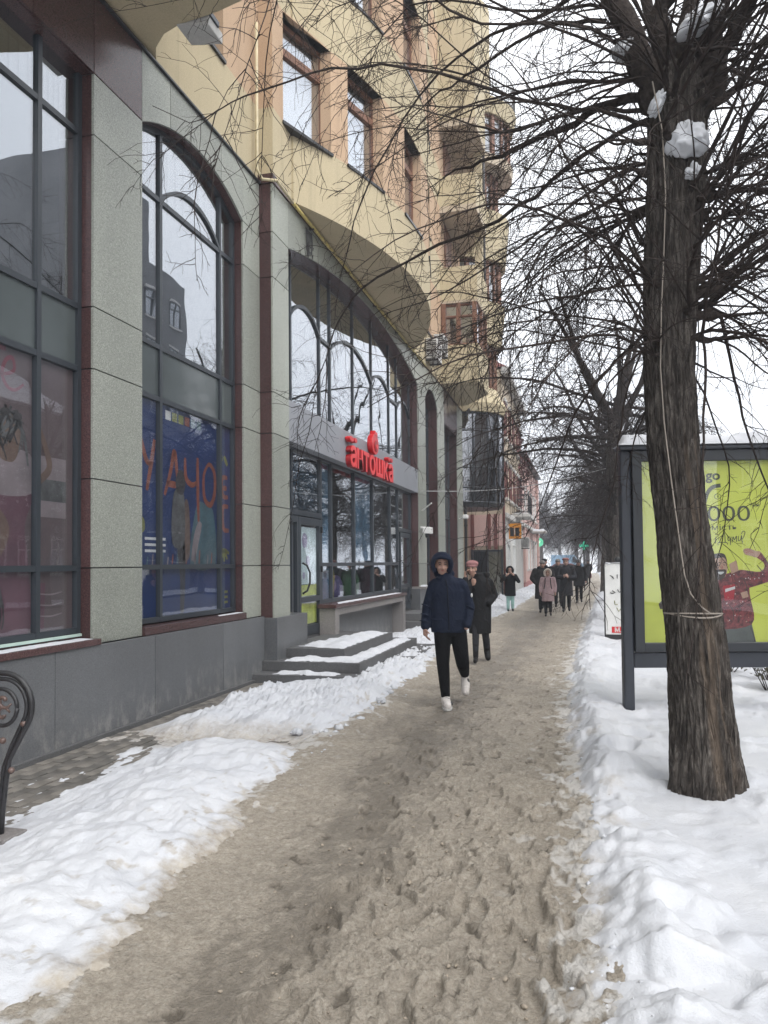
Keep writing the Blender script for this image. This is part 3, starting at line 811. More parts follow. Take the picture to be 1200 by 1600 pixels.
# ---- shop portal glazing
W3X = -4.64
YS3 = [11.68, 13.1, 13.7, 15.18, 16.61, 18.19, 18.99, 20.45]
w3arch = seg_arch(11.04, 20.55, 6.56, 0.58, 60)
def w3top(y): return float(np.interp(y, [a[0] for a in w3arch], [a[1] for a in w3arch]))+0.03
# lower shop front
fr = MB()
for y in [11.2]+YS3:
    fr.box(W3X-0.04, W3X+0.04, y-0.035, y+0.035, 0.42 if y < 13.3 or y > 18.9 else 0.92, 3.6)
fr.box(W3X-0.037, W3X+0.037, 11.07, 20.5, 3.52, 3.6)
fr.box(W3X-0.037, W3X+0.037, 13.1, 18.99, 1.60, 1.67)
fr.box(W3X-0.037, W3X+0.037, 13.1, 18.99, 0.92, 1.0)
fr.box(W3X-0.038, W3X+0.042, 11.2, 13.1, 2.46, 2.55)
fr.box(W3X-0.038, W3X+0.042, 18.99, 20.5, 2.46, 2.55)
shop = fr.build('shop_window', M_ALU, bld)
flat_pane(shop, W3X, 11.08, 11.2, .42, 3.55, M_GLASS)
flat_pane(shop, W3X, 11.2, 13.1, 2.5, 3.55, M_GLASS_UP)
for a, b in zip(YS3[1:-2], YS3[2:-1]):
    flat_pane(shop, W3X, a, b, 1.64, 3.55, M_GLASS); flat_pane(shop, W3X, a, b, 0.96, 1.64, M_GLASS)
flat_pane(shop, W3X, 18.99, 20.5, 2.5, 3.55, M_GLASS)
# upper shop glazing with its wavy inner transom
def w3extra(fr):
    for (a, b, zs, rs_) in ((11.68, 13.1, 5.75, 0.30), (13.7, 16.61, 5.72, 0.42), (16.61, 18.19, 5.78, 0.24), (18.99, 20.45, 5.6, 0.30)):
        ar = seg_arch(a, b, zs, rs_, 20)
        fr.bridge([(y, z+0.03) for y, z in ar], [(y, z-0.03) for y, z in ar], 'x', W3X-0.03, W3X+0.042)
    fr.box(W3X-.03, W3X+.042, 13.1, 13.7, 5.72, 5.78); fr.box(W3X-.03, W3X+.042, 18.19, 18.99, 5.66, 5.72)
glazing('upper_window', W3X, [11.12]+YS3, [4.16], 11.05, 20.52, 4.1, w3top, None, fw=0.05, glass=M_GLASS_UP, extra=w3extra)
# signboard
sb = box_obj('signboard', M_SIGNP, bld, -4.60, -4.41, 11.06, 20.53, 3.56, 4.2, 0.006)

# doors
def door(y0, y1, sticker):
    d = MB(); x0, x1 = W3X-0.03, W3X+0.05
    d.box(x0, x1, y0, y0+0.10, 0.43, 2.44).box(x0, x1, y1-0.10, y1, 0.43, 2.44)
    d.box(x0, x1, y0+0.1, y1-0.1, 0.43, 0.60).box(x0, x1, y0+0.1, y1-0.1, 2.32, 2.44).box(x0, x1, y0+0.1, y1-0.1, 1.0, 1.09)
    o = d.build('door', M_ALU, bld, bevel=0.004)
    flat_pane(o, W3X+0.01, y0+0.1, y1-0.1, 1.09, 2.32, M_GLASS_POSTER); flat_pane(o, W3X+0.01, y0+0.1, y1-0.1, 0.6, 1.0, M_GLASS_POSTER)
    hd = [(W3X+0.06, y0+0.12, 1.15), (W3X+0.13, y0+0.16, 1.20), (W3X+0.16, y0+0.2, 1.32), (W3X+0.165, y0+0.2, 1.5), (W3X+0.13, y0+0.16, 1.62), (W3X+0.06, y0+0.12, 1.67)]
    MB().tube(hd, 0.017, 8).build('handle', M_BLACK, o, smooth=4)
    for z in (0.7, 1.5, 2.2): box_obj('hinge', M_BLACK, o, x1, x1+0.03, y1-0.04, y1+0.02, z, z+0.11, 0.006)
    return o
d1 = door(11.95, 13.05, True)
sd = MB().box(W3X-.03, W3X+.05, 11.24, 11.32, .43, 2.44).box(W3X-.03, W3X+.05, 11.85, 11.93, .43, 2.44).box(W3X-.03, W3X+.05, 11.32, 11.85, .43, .6).box(W3X-.03, W3X+.05, 11.32, 11.85, 2.34, 2.44).build('side_leaf', M_ALU, bld)
flat_pane(sd, W3X+.01, 11.32, 11.85, .6, 2.34, M_GLASS)
d2 = door(19.15, 20.3, False)
M_STK_W = plain('pale_blue_sticker', (0.55, 0.66, 0.66), 0.5, 0.25, 3)
M_STK_G = plain('green_yellow_sticker', (0.50, 0.56, 0.12), 0.5, 0.5, 4)
M_STK_P = plain('lilac_sticker', (0.34, 0.30, 0.42), 0.5, 0.2, 4)
box_obj('sticker', M_STK_W, d1, W3X-0.012, W3X-0.004, 12.07, 12.93, 1.30, 2.28)
box_obj('sticker', M_STK_G, d1, W3X-0.012, W3X-0.004, 12.07, 12.93, 1.10, 1.29)
box_obj('sticker', M_STK_G, d1, W3X-0.012, W3X-0.004, 12.07, 12.93, 0.62, 0.98)
for (y, z, r) in ((12.35, 2.05, .13), (12.5, 1.7, .09), (12.3, 1.45, .06)):
    me_ = MB().prism([(y+r*math.cos(t*math.pi/10), z+r*math.sin(t*math.pi/10)) for t in range(20)], 'x', W3X-0.0035, W3X-0.001).build('sticker', M_STK_P, d1)

# goods and prints just inside the shop window
M_BLUEP = plain('blue_cloud_print', (0.16, 0.30, 0.46), 0.6, 0.75, 1.4)
box_obj('window_print', M_BLUEP, shop, W3X-0.03, W3X-0.022, 11.25, 13.05, 2.56, 3.5)
box_obj('window_print', M_BLUEP, shop, W3X-0.03, W3X-0.022, 15.25, 16.55, 1.7, 3.5)
box_obj('window_print', M_BLUEP, shop, W3X-0.03, W3X-0.022, 13.15, 13.66, 1.0, 3.5)
M_TOY_Y = plain('yellow_goods', (0.50, 0.45, 0.05), 0.5, 0.4, 3)
M_TOY_G = plain('green_goods', (0.08, 0.25, 0.10), 0.5, 0.5, 3)
M_TOY_V = plain('violet_goods', (0.16, 0.12, 0.30), 0.5, 0.5, 3)
M_TOY_R = plain('plum_goods', (0.10, 0.03, 0.05), 0.5, 0.5, 3)
def goods(y, z, ry, rz_, m, lab):
    o = MB().loft([(-4.95, y, 0.9, .16, ry), (-4.95, y, z*0.6+.4, .17, ry*1.05), (-4.95, y, z, .12, ry*.7), (-4.95, y, z+.04, .04, ry*.2)], 12).build('display_goods', m, None, smooth=R(60)); tag(o, lab, 'goods')
goods(14.25, 1.45, .28, 0, M_TOY_Y, 'yellow rounded toy low behind the shop glass, left of the green one')
goods(14.85, 1.38, .22, 0, M_TOY_V, 'violet toy low behind the shop glass beside the yellow toy')
goods(15.9, 1.5, .45, 0, M_TOY_G, 'green toy heap low behind the shop glass above the stone bench')
goods(17.3, 1.48, .4, 0, M_TOY_R, 'plum coloured goods low behind the shop glass at the right of the green heap')
tor = MB()
tor.tube([( -4.80, 14.15+.15*math.cos(t*math.pi/10), 1.38+.17*math.sin(t*math.pi/10)) for t in range(21)], .045, 8)
tag(tor.build('toy_ring', M_TOY_Y, None, smooth=4), 'yellow ring toy leaning inside the shop window by the entrance door', 'toy')

# ---- windows 4 and 5 beyond the portal
w4arch = seg_arch(21.55, 23.45, 6.4, 0.42, 40)
def w4top(y): return float(np.interp(y, [a[0] for a in w4arch], [a[1] for a in w4arch]))
glazing('shop_window', -4.72, [21.6, 22.1, 22.9, 23.4], [0.92, 1.63, 3.4, 4.1, 5.8], 21.55, 23.45, 0.85, w4top,
        lambda f,a,b,z0,z1,i: flat_pane(f, -4.72, a, b, z0, z1, M_SPANDREL if i == 2 else M_GLASS_UP))
glazing('shop_window', -4.72, [24.65, 25.4, 26.4, 27.15], [0.92, 1.63, 3.2, 4.0], 24.6, 27.2, 0.85, lambda y: 6.2,
        lambda f,a,b,z0,z1,i: flat_pane(f, -4.72, a, b, z0, z1, M_SPANDREL if i == 2 else M_GLASS))

# ---- posters behind the windows 1 and 2
PXP = W1X-0.02
M_PINKP = plain('pink_poster_print', (0.105, 0.078, 0.08), 0.6, 0.25, 1.2)
M_PINKP2 = plain('rose_poster_print', (0.115, 0.055, 0.072), 0.6, 0.25, 2.0)
M_GREYP = plain('grey_poster_print', (0.085, 0.085, 0.085), 0.6, 0.5, 7)
M_PALEP = plain('pale_poster_print', (0.21, 0.175, 0.18), 0.6, 0.2, 3)
M_SKINP = plain('skin_poster_print', (0.13, 0.085, 0.065), 0.6, 0.25, 4)
M_DARKP = plain('dark_poster_print', (0.035, 0.032, 0.032), 0.6, 0.4, 12)
M_REDP = plain('red_script_print', (0.15, 0.025, 0.04), 0.6, 0.1)
M_NAVYP = plain('navy_poster_print', (0.003, 0.022, 0.10), 0.6, 0.2, 1.5)
M_ORANGEP = plain('orange_poster_print', (0.22, 0.06, 0.03), 0.6, 0.25, 9)
M_LIMEP = plain('lime_poster_print', (0.19, 0.20, 0.045), 0.6, 0.2, 4)
M_TEALP = plain('teal_poster_print', (0.055, 0.11, 0.13), 0.6, 0.3, 3)
M_WHITEP = plain('white_print', (0.6, 0.6, 0.58), 0.6, 0.05)
po1 = box_obj('poster', M_PINKP, w1, PXP-0.006, PXP, 3.25, 6.43, 1.03, 3.56)
def printed(par, x, pts, mat, i=0):
    """flat printed shape on a poster in the plane X=x; pts (y,z)"""
    if len(pts) > 4:                      # organic shapes get rounded outlines
        P = [Vector(p) for p in pts]; n = len(P); out = []
        for k in range(n):
            p0, p1, p2, p3 = P[k-1], P[k], P[(k+1) % n], P[(k+2) % n]
            for s_ in range(6):
                t = s_/6; out.append(0.5*((2*p1)+(p2-p0)*t+(2*p0-5*p1+4*p2-p3)*t*t+(3*p1-p0-3*p2+p3)*t**3))
        pts = [tuple(q) for q in out]
    return MB().poly([(x+0.0012*(i+1), p[0], p[1]) for p in pts]).build('print', mat, par)
def stroke_pts(path, w):
    L, Rr = [], []
    P = [Vector((p[0], p[1])) for p in path]
    for i, p in enumerate(P):
        t = (P[min(i+1, len(P)-1)]-P[max(i-1, 0)]).normalized(); nrm = Vector((-t.y, t.x))
        ww = w*(0.7+0.5*math.sin(math.pi*(i+0.5)/len(P)))
        L.append(p+nrm*ww); Rr.append(p-nrm*ww)
    return [tuple(q) for q in L]+[tuple(q) for q in reversed(Rr)]
def stroke(par, x, path, w, mat, i=0):
    # smooth the path
    P = [Vector((p[0], p[1])) for p in path]; out = []
    for k in range(len(P)-1):
        p0, p1, p2, p3 = P[max(k-1,0)], P[k], P[k+1], P[min(k+2,len(P)-1)]
        for s_ in range(6):
            t = s_/6
            out.append(0.5*((2*p1)+(p2-p0)*t+(2*p0-5*p1+4*p2-p3)*t*t+(3*p1-p0-3*p2+p3)*t**3))
    out.append(P[-1])
    L = stroke_pts(out, w); n = len(out); b = MB()
    for k in range(n-1):
        b.poly([(x+0.0012*(i+1), *L[k]), (x+0.0012*(i+1), *L[k+1]), (x+0.0012*(i+1), *L[2*n-2-k]), (x+0.0012*(i+1), *L[2*n-1-k])])
    return b.build('print', mat, par)
# woman in a pink dress with raised elbow (printed), red script above
printed(po1, PXP, [(5.0,1.05),(5.78,1.05),(5.8,1.6),(5.75,2.0),(5.86,2.35),(5.5,2.5),(5.1,2.5)], M_PINKP2, 0)
printed(po1, PXP, [(5.25,2.3),(5.83,2.3),(5.84,2.62),(5.6,2.68),(5.3,2.66)], M_PALEP, 1)
printed(po1, PXP, [(5.42,2.60),(5.60,2.56),(5.68,2.72),(5.66,2.92),(5.50,2.98),(5.40,2.84)], M_SKINP, 2)
hr_ = random.Random(8)
for k in range(46):       # loose grey hair
    a0 = hr_.uniform(0.2, 3.3); y0_, z0_ = 5.52+0.15*math.cos(a0), 2.84+0.15*math.sin(a0)
    stroke(po1, PXP, [(y0_, z0_), (y0_+hr_.uniform(-.1,.1), z0_+hr_.uniform(-.1,.06)), (y0_+hr_.uniform(-.2,.16), z0_+hr_.uniform(-.34,.02))], hr_.uniform(.006,.014), hr_.choice([M_DARKP, M_DARKP, M_GREYP]), 3+k % 3)
printed(po1, PXP, [(5.44,2.98),(5.50,3.02),(5.56,2.99),(5.52,2.95),(5.46,2.94)], M_DARKP, 7); printed(po1, PXP, [(5.59,2.97),(5.64,3.00),(5.70,2.96),(5.67,2.93),(5.61,2.93)], M_DARKP, 7)
stroke(po1, PXP, [(5.90,2.95),(6.02,2.72),(6.06,2.55),(5.92,2.42),(5.86,2.38)], 0.032, M_SKINP, 4)
stroke(po1, PXP, [(5.2,2.3),(5.42,2.1),(5.5,1.95),(5.4,1.75),(5.2,1.6)], 0.045, M_SKINP, 5)
stroke(po1, PXP, [(5.30,3.30),(5.48,3.30),(5.60,3.36),(5.58,3.46),(5.50,3.42),(5.46,3.30),(5.52,3.20),(5.62,3.19),(5.72,3.26)], 0.016, M_REDP, 6)
stroke(po1, PXP, [(5.38,3.42),(5.40,3.34),(5.42,3.28)], 0.016, M_REDP, 6)
printed(po1, PXP, [(5.40,3.50),(5.50,3.50),(5.50,3.545),(5.40,3.545)], M_REDP, 6)
printed(po1, PXP, [(5.92,2.1),(6.3,2.1),(6.3,2.66),(5.92,2.66)], M_PALEP, 2)
printed(po1, PXP, [(5.92,2.25),(6.3,2.25),(6.3,2.45),(5.92,2.45)], M_GREYP, 3)
printed(po1, PXP, [(5.15,1.35),(5.5,1.3),(5.42,1.6),(5.2,1.62)], M_GREYP, 6)
for k in range(9): stroke(po1, PXP, [(5.2+k*.035,1.33),(5.21+k*.035,1.2),(5.19+k*.035,1.12)], 0.008, M_DARKP, 7)
for k in range(3): stroke(po1, PXP, [(5.95,1.2+.1*k),(6.1,1.19+.1*k),(6.25,1.21+.1*k)], 0.006, M_PALEP, 2)
printed(po1, PXP, [(5.92,1.08),(6.0,1.08),(6.02,1.5),(5.92,1.5)], M_PINKP2, 1)
po2 = box_obj('poster', M_NAVYP, w2, PXP-0.006, PXP, 7.35, 9.82, 1.03, 3.56)
# hand painted orange letters
S = lambda path, w=0.032, m=M_ORANGEP, i=1: stroke(po2, PXP, path, w, m, i)
S([(7.38,2.75),(7.50,2.72),(7.50,2.45),(7.42,2.35)]); 
S([(7.58,3.08),(7.68,2.86),(7.78,2.80)]); S([(7.86,3.10),(7.80,2.85),(7.70,2.50)])
S([(8.08,2.48),(8.22,2.78),(8.30,3.02),(8.36,2.80),(8.42,2.45)]); S([(8.14,2.62),(8.38,2.62)],0.035)
S([(8.56,2.98),(8.58,2.74),(8.72,2.66),(8.86,2.70)]); S([(8.88,3.02),(8.88,2.7),(8.90,2.20)])
S([(9.14,2.95),(9.04,2.80),(9.06,2.52),(9.22,2.44),(9.34,2.60),(9.34,2.86),(9.22,2.97),(9.14,2.95)])
S([(9.72,2.85),(9.56,2.82),(9.58,2.6),(9.74,2.58)]); S([(9.58,2.70),(9.70,2.70)],0.03); S([(9.74,2.45),(9.58,2.42),(9.60,2.15),(9.76,2.12)])
S([(9.50,3.22),(9.56,3.06)],0.03,M_LIMEP); S([(9.62,3.14),(9.72,3.02)],0.03,M_LIMEP)
for a in range(5):
    t = R(20+35*a); S([(9.62,1.86),(9.62-0.16*math.cos(t),1.86-0.17*math.sin(t))],0.022,M_LIMEP)
printed(po2, PXP, [(7.36,2.02),(7.62,2.02),(7.66,2.12),(7.6,2.2),(7.36,2.22)], M_LIMEP, 1)
for k in range(3): printed(po2, PXP, [(7.66,1.80+.07*k),(8.1,1.80+.07*k),(8.1,1.83+.07*k),(7.66,1.83+.07*k)], M_WHITEP, 1)
for k in range(6):
    printed(po2, PXP, [(8.10+.15*k,3.38),(8.22+.15*k,3.38),(8.22+.15*k,3.49),(8.10+.15*k,3.49)], [M_WHITEP,M_LIMEP,M_LIMEP,M_ORANGEP,M_TEALP,M_TEALP][k], 1)
printed(po2, PXP, [(8.7,1.66),(9.35,1.66),(9.32,2.3),(9.15,2.42),(8.85,2.4)], M_TEALP, 0)
S([(8.75,1.7),(8.85,2.0),(8.95,2.2)],0.06,M_PALEP,1)
for k in range(3): printed(po2, PXP, [(9.62,1.12+.07*k),(9.72,1.12+.07*k),(9.72,1.155+.07*k),(9.62,1.155+.07*k)], M_LIMEP, 1)

# upright figure-like dark and pale shapes on the blue poster
printed(po2, PXP, [(8.36,1.95),(8.54,1.95),(8.56,1.5),(8.52,1.08),(8.44,1.08),(8.43,1.5)], M_DARKP, 2)
printed(po2, PXP, [(8.26,1.9),(8.52,1.9),(8.55,2.3),(8.50,2.56),(8.32,2.56),(8.24,2.3)], M_GREYP, 3)
printed(po2, PXP, [(8.50,1.75),(8.66,1.75),(8.68,2.1),(8.64,2.42),(8.54,2.40)], M_SKINP, 2)
printed(po2, PXP, [(8.36,2.54),(8.50,2.52),(8.56,2.66),(8.50,2.80),(8.40,2.80),(8.33,2.68)], M_DARKP, 4)
for k in range(16): S([(7.7+.11*k, 1.62+.02*(k%3)), (7.72+.11*k, 1.75+.03*(k%4))], 0.012, [M_TEALP, M_PALEP, M_ORANGEP][k % 3])

# ================================================================== upper storeys
BY, BR_, BXP = 15.6, 9.0, -3.21
def plan(y):
    if y < 10.44: return -4.62
    if 11.2 <= y <= 20.0: return BXP-BR_+math.sqrt(BR_*BR_-(y-BY)**2)
    return -4.39
def wall_strip(y0, y1, z0, z1, mat, name='wall', th=0.34, out=0.0):
    n = max(1, int((y1-y0)/0.2)); ys = [y0+(y1-y0)*i/n for i in range(n+1)]
    outer = [(plan(min(max(y, y0+1e-4), y1-1e-4))+out, y) for y in ys]; inner = [(p[0]-th, p[1]) for p in outer]
    b = MB(); k = len(ys)
    base = len(b.v)
    for z in (z0, z1):
        for p in outer: b.v.append((p[0], p[1], z))
        for p in inner: b.v.append((p[0], p[1], z))
    o0, i0, o1, i1 = 0, k, 2*k, 3*k
    for i in range(k-1):
        b.f += [(o0+i, o0+i+1, o1+i+1, o1+i), (i0+i+1, i0+i, i1+i, i1+i+1), (o1+i, o1+i+1, i1+i+1, i1+i), (o0+i+1, o0+i, i0+i, i0+i+1)]
    b.f += [(o0, o1, i1, i0), (o0+k-1, i0+k-1, i1+k-1, o1+k-1)]
    return b.build(name, mat, bld, smooth=R(25))
def upper_window(y0, y1, z0, z1, wood=M_WOOD, rec=0.17, two=False):
    xa, xb = plan(y0+1e-3), plan(y1-1e-3)
    t = Vector((xb-xa, y1-y0, 0)); L = t.length; t.normalize(); nrm = Vector((t.y, -t.x, 0))
    o = Vector((xa, y0, 0))-nrm*rec
    def slab(b, s0, s1, a, c, d0, d1):
        p = [o+t*s0+nrm*d0, o+t*s1+nrm*d0, o+t*s1+nrm*d1, o+t*s0+nrm*d1]
        i = len(b.v)
        for z in (a, c):
            for q in p: b.v.append((q.x, q.y, z))
        b.f += [(i,i+3,i+2,i+1),(i+4,i+5,i+6,i+7),(i,i+1,i+5,i+4),(i+1,i+2,i+6,i+5),(i+2,i+3,i+7,i+6),(i+3,i,i+4,i+7)]
    fr = MB(); w = 0.075; zt = z0+(z1-z0)*0.73
    slab(fr, 0, w, z0, z1, -0.07, 0); slab(fr, L-w, L, z0, z1, -0.07, 0)
    slab(fr, w, L-w, z0, z0+w, -0.07, -0.003); slab(fr, w, L-w, z1-w, z1, -0.07, -0.003)
    slab(fr, w, L-w, zt-0.06, zt+0.06, -0.075, 0.012)
    if two: slab(fr, L/2-0.05, L/2+0.05, z0+w, z1-w, -0.07, 0.008)
    f = fr.build('window', wood, bld)
    g1 = MB(); slab(g1, w, L-w, z0+w, zt-0.06, -0.045, -0.035); g1.build('pane', M_GLASS_HOME, f)
    g2 = MB(); slab(g2, w, L-w, zt+0.06, z1-w, -0.045, -0.035); g2.build('pane', M_GLASS_HOME, f)
    cu = MB(); slab(cu, 0.02, L-0.02, z0, z1, -0.20, -0.17); cu.build('curtain', M_CURT, f)
    s = MB(); slab(s, -0.03, L+0.03, z0-0.035, z0+0.012, -0.03, rec+0.035); s.build('sill', M_BLACK, f)
    lin = MB(); slab(lin, 0, L, z1, z1+0.02, -0.1, rec-0.004); lin.build('head_lining', M_PEACH, f)
M_CURT = plain('net_curtain', (0.62, 0.63, 0.64), 0.9, 0.08, 3)
COLS = [(8.1, 9.30), (10.86, 11.95), (12.36, 13.42), (14.4, 15.55), (16.6, 17.7), (18.6, 19.6), (21.4, 22.6)]
ST = [(8.45, 10.2), (11.42, 13.17), (14.39, 16.14), (17.36, 19.1)]
zprev = CZ+0.031
for k, (zs, zh) in enumerate(ST):
    for a, b in ((-4, 10.44), (10.44, 11.2), (11.2, 20.0), (20.0, 28.3)):
        z0 = zprev if a > 10 else (zprev if k else CZ+0.002)
        wall_strip(a, b, z0, zs, M_YELLOW)
    cuts = [(-4, 10.44), (10.44, 11.2), (11.2, 20.0), (20.0, 28.3)]
    for a, b in cuts:
        cols = []
        for c0, c1 in COLS:
            lo, hi = max(c0, a), min(c1, b)
            if hi > lo: cols.append((lo, hi))
        y = a
        for c0, c1 in cols:
            if c0 > y: wall_strip(y, c0, zs, zh, M_PEACH if y > 7.4 else M_YELLOW)
            y = c1
        if y < b: wall_strip(y, b, zs, zh, M_PEACH if y > 7.4 else M_YELLOW)
    for c0, c1 in COLS: upper_window(c0, c1, zs, zh)
    zprev = zh
for a, b in ((-4, 10.44), (10.44, 11.2), (11.2, 20.0), (20.0, 28.3)): wall_strip(a, b, zprev, 20.4, M_YELLOW)
# bow soffit: underside of the bulging wall
ys = np.linspace(11.2, 20.0, 45)
MB().prism([(plan(float(y))-0.003, float(y)) for y in ys]+[(-4.72, 20.0), (-4.72, 11.2)], 'z', CZ+0.034, CZ+0.09).build('bow_soffit', M_YELLOW, bld)
box_obj('core', M_INT, bld, -14, -5.25, -4, 31, CZ+0.01, 20.3)
box_obj('roof', M_ALU_D, bld, -14, -4.2, -4.2, 31, 20.41, 20.6)

# first oriel over the left window (only its underside and near corner show)
ori = [(-4.62, 7.62), (-4.5, 7.42), (-4.3, 7.25), (-4.06, 7.16), (-3.6, 7.10), (-3.28, 7.02), (-3.05, 6.8), (-2.95, 6.4), (-2.95, 2.5), (-3.3, 2.0), (-4.62, 1.7)]
orl = MB().prism(ori, 'z', CZ+0.05, 16.0).build('oriel', M_YELLOW, bld, smooth=R(40))
# ---- stacked loggia bay
BAY = [(-4.42, 24.2), (-3.2, 24.2), (-3.12, 26.2), (-4.12, 27.85), (-4.42, 27.85)]
def inset(poly, d):
    c = Vector((sum(p[0] for p in poly)/len(poly), sum(p[1] for p in poly)/len(poly)))
    return [tuple(Vector(p)+(c-Vector(p)).normalized()*d) for p in poly]
bay = MB().prism(BAY, 'z', 7.40, 8.62).build('bay', M_YELLOW, bld)
def ring(poly, th, z0, z1, mat, name='parapet', skip_last=True):
    inn = inset(poly, th); b = MB()
    for i in range(len(poly)-1):
        if skip_last and i == len(poly)-1: continue
        b.prism([poly[i], poly[i+1], inn[i+1], inn[i]], 'z', z0, z1)
    return b.build(name, mat, bay)
ring(BAY, 0.16, 10.05, 11.15, M_YELLOW)
MB().prism(inset(BAY, 0.01), 'z', 9.98, 10.12).build('floor_slab', M_BEIGE, bay)
# bay window strip
b = MB()
for (x, y) in ((-4.3, 24.28), (-3.82, 24.28), (-3.30, 24.28), (-3.24, 25.2), (-3.2, 26.05), (-3.6, 26.9), (-4.0, 27.6)):
    b.box(x-0.07, x+0.07, y-0.07, y+0.07, 8.62, 10.0)
for z in (8.64, 9.55, 9.93):
    for i in range(3):
        p, q = inset(BAY, 0.1)[i], inset(BAY, 0.1)[i+1]
        b.tube([(p[0], p[1], z), (q[0], q[1], z)], 0.045, 4)
bwf = b.build('bay_window', M_WOOD, bay)
inn = inset(BAY, 0.12)
for i in range(3):
    p, q = inn[i], inn[i+1]
    MB().prism([(p[0], p[1]), (q[0], q[1]), (q[0]-0.012, q[1]+0.012), (p[0]-0.012, p[1]+0.012)], 'z', 8.62, 10.0).build('pane', M_GLASS_HOME, bay)
# open loggias
MB().prism(BAY, 'z', 12.95, 13.15).build('floor_slab', M_BEIGE, bay)
ring(BAY, 0.15, 13.15, 14.15, M_YELLOW)
MB().prism(BAY, 'z', 15.75, 15.95).build('floor_slab', M_BEIGE, bay)
MB().prism(BAY, 'z', 15.95, 20.4).build('bay_wall', M_YELLOW, bay)
box_obj('column', M_YELLOW, bay, -3.5, -3.25, 26.0, 26.3, 11.15, 15.75)
for z in (11.2, 14.2):
    box_obj('loggia_door', M_WOOD, bay, -4.385, -4.34, 25.0, 26.2, z, z+1.7)
wv = MB()

# ---- rounded corner tower
TC = (-4.6, 29.95)
tw = empty('corner_tower', (TC[0], TC[1], 0), 0, 'rounded yellow corner tower of stacked oriels above a dark glass drum', 'tower')
def drum(name, prof, mat, k=48):
    return MB().lathe(prof, TC, k).build(name, mat, tw, smooth=R(35))
def solid(name, z0, z1, r0, r1, mat):
    return drum(name, [(0.001, z0), (r0, z0), (r1, z1), (0.001, z1)], mat)
def win_ring(z0, z1, r, n=14, wood=M_WOOD, arch=False):
    f = MB()
    for j in range(n):
        w = -math.pi/2-0.25+j*(math.pi+0.4)/(n-1)
        c, s = math.cos(w), math.sin(w)
        f.tube([(TC[0]+r*c, TC[1]+r*s, z0), (TC[0]+r*c, TC[1]+r*s, z1)], 0.06 if j % 2 else 0.1, 4)
    for z in (z0+0.04, z0+(z1-z0)*0.72, z1-0.04):
        f.tube([(TC[0]+r*math.cos(a), TC[1]+r*math.sin(a), z) for a in np.linspace(-math.pi/2-0.25, math.pi/2+0.15, 24)], 0.05, 4)
    fo = f.build('tower_window', wood, tw)
    MB().lathe([(r-0.03, z0), (r-0.03, z1)], TC, 40, -math.pi/2-0.3, math.pi/2+0.3, False).build('pane', M_GLASS_HOME, fo, smooth=4)
    solid('tower_core', z0, z1, r-0.35, r-0.35, M_CURT)
# dark glass drum
solid('drum_base', 3.72, 3.85, 1.45, 1.58, M_ALU_D)
dg = MB()
for j in range(9):
    w = -math.pi/2+j*math.pi/8
    dg.tube([(TC[0]+1.56*math.cos(w), TC[1]+1.56*math.sin(w), 3.85), (TC[0]+1.56*math.cos(w), TC[1]+1.56*math.sin(w), 7.3)], 0.035, 4)
for z in (3.9, 4.45, 5.2, 6.6, 7.25):
    dg.tube([(TC[0]+1.56*math.cos(a), TC[1]+1.56*math.sin(a), z) for a in np.linspace(-math.pi/2, math.pi/2, 30)], 0.03, 4)
dgo = dg.build('drum_frame', M_ALU_D, tw)
for j in range(8):
    w0 = -math.pi/2+j*math.pi/8
    for (z0, z1, m_) in ((3.9, 5.2, M_GLASS_DARK), (5.2, 6.6, M_GLASS_DARK), (6.6, 7.25, M_GLASS_DARK)):
        MB().lathe([(1.55, z0), (1.55, z1)], TC, 4, w0, w0+math.pi/8, False).build('pane', m_, dgo, smooth=4)
drum('drum_core', [(1.2, 3.85), (1.2, 7.3)], M_INT)
solid('cornice', 7.31, 7.62, 1.62, 1.72, M_YELLOW)
drum('dome', [(1.70, 7.621), (1.66, 7.75), (1.5, 8.0), (1.36, 8.3), (0.01, 8.31)], M_YELLOW)
win_ring(8.31, 9.95, 1.30)
solid('parapet', 9.95, 11.5, 1.55, 1.72, M_YELLOW)
win_ring(11.5, 13.1, 1.52)
solid('parapet', 13.1, 14.9, 1.75, 1.92, M_YELLOW)
win_ring(14.9, 16.6, 1.45)
solid('floor_slab', 16.6, 16.95, 2.05, 2.1, M_BEIGE)
win_ring(16.95, 18.5, 1.95)
solid('parapet', 18.5, 19.05, 2.1, 2.25, M_YELLOW)
rb = MB()
for z in (19.15, 20.1): rb.tube([(TC[0]+2.2*math.cos(a), TC[1]+2.2*math.sin(a), z) for a in np.linspace(-math.pi/2, math.pi/2, 40)], 0.025, 6)
for a in np.linspace(-math.pi/2, math.pi/2, 46):
    rb.tube([(TC[0]+2.2*math.cos(a), TC[1]+2.2*math.sin(a), 19.1), (TC[0]+2.22*math.cos(a), TC[1]+2.22*math.sin(a), 20.1)], 0.014, 4)
rb.build('balcony_railing', M_IRON, tw)
solid('tower_wall', 19.05, 23.5, 1.25, 1.25, M_YELLOW)
# recess and glazed lobby under the drum
box_obj('lobby_wall', M_PINK, tw, -5.6, -5.3, 28.45, 33.5, -0.1, 3.7)
lb = MB()
for y in (28.7, 29.6, 30.4, 31.2): lb.box(-4.95, -4.88, y-.04, y+.04, 0.2, 3.7)
for z in (0.25, 2.2, 3.6): lb.box(-4.945, -4.885, 28.66, 31.24, z-.04, z+.04)
lbo = lb.build('lobby_frame', M_ALU, tw)
for a, b_ in ((28.7, 29.6), (29.6, 30.4), (30.4, 31.2)): flat_pane(lbo, -4.91, a, b_, 0.25, 3.6, M_GLASS)
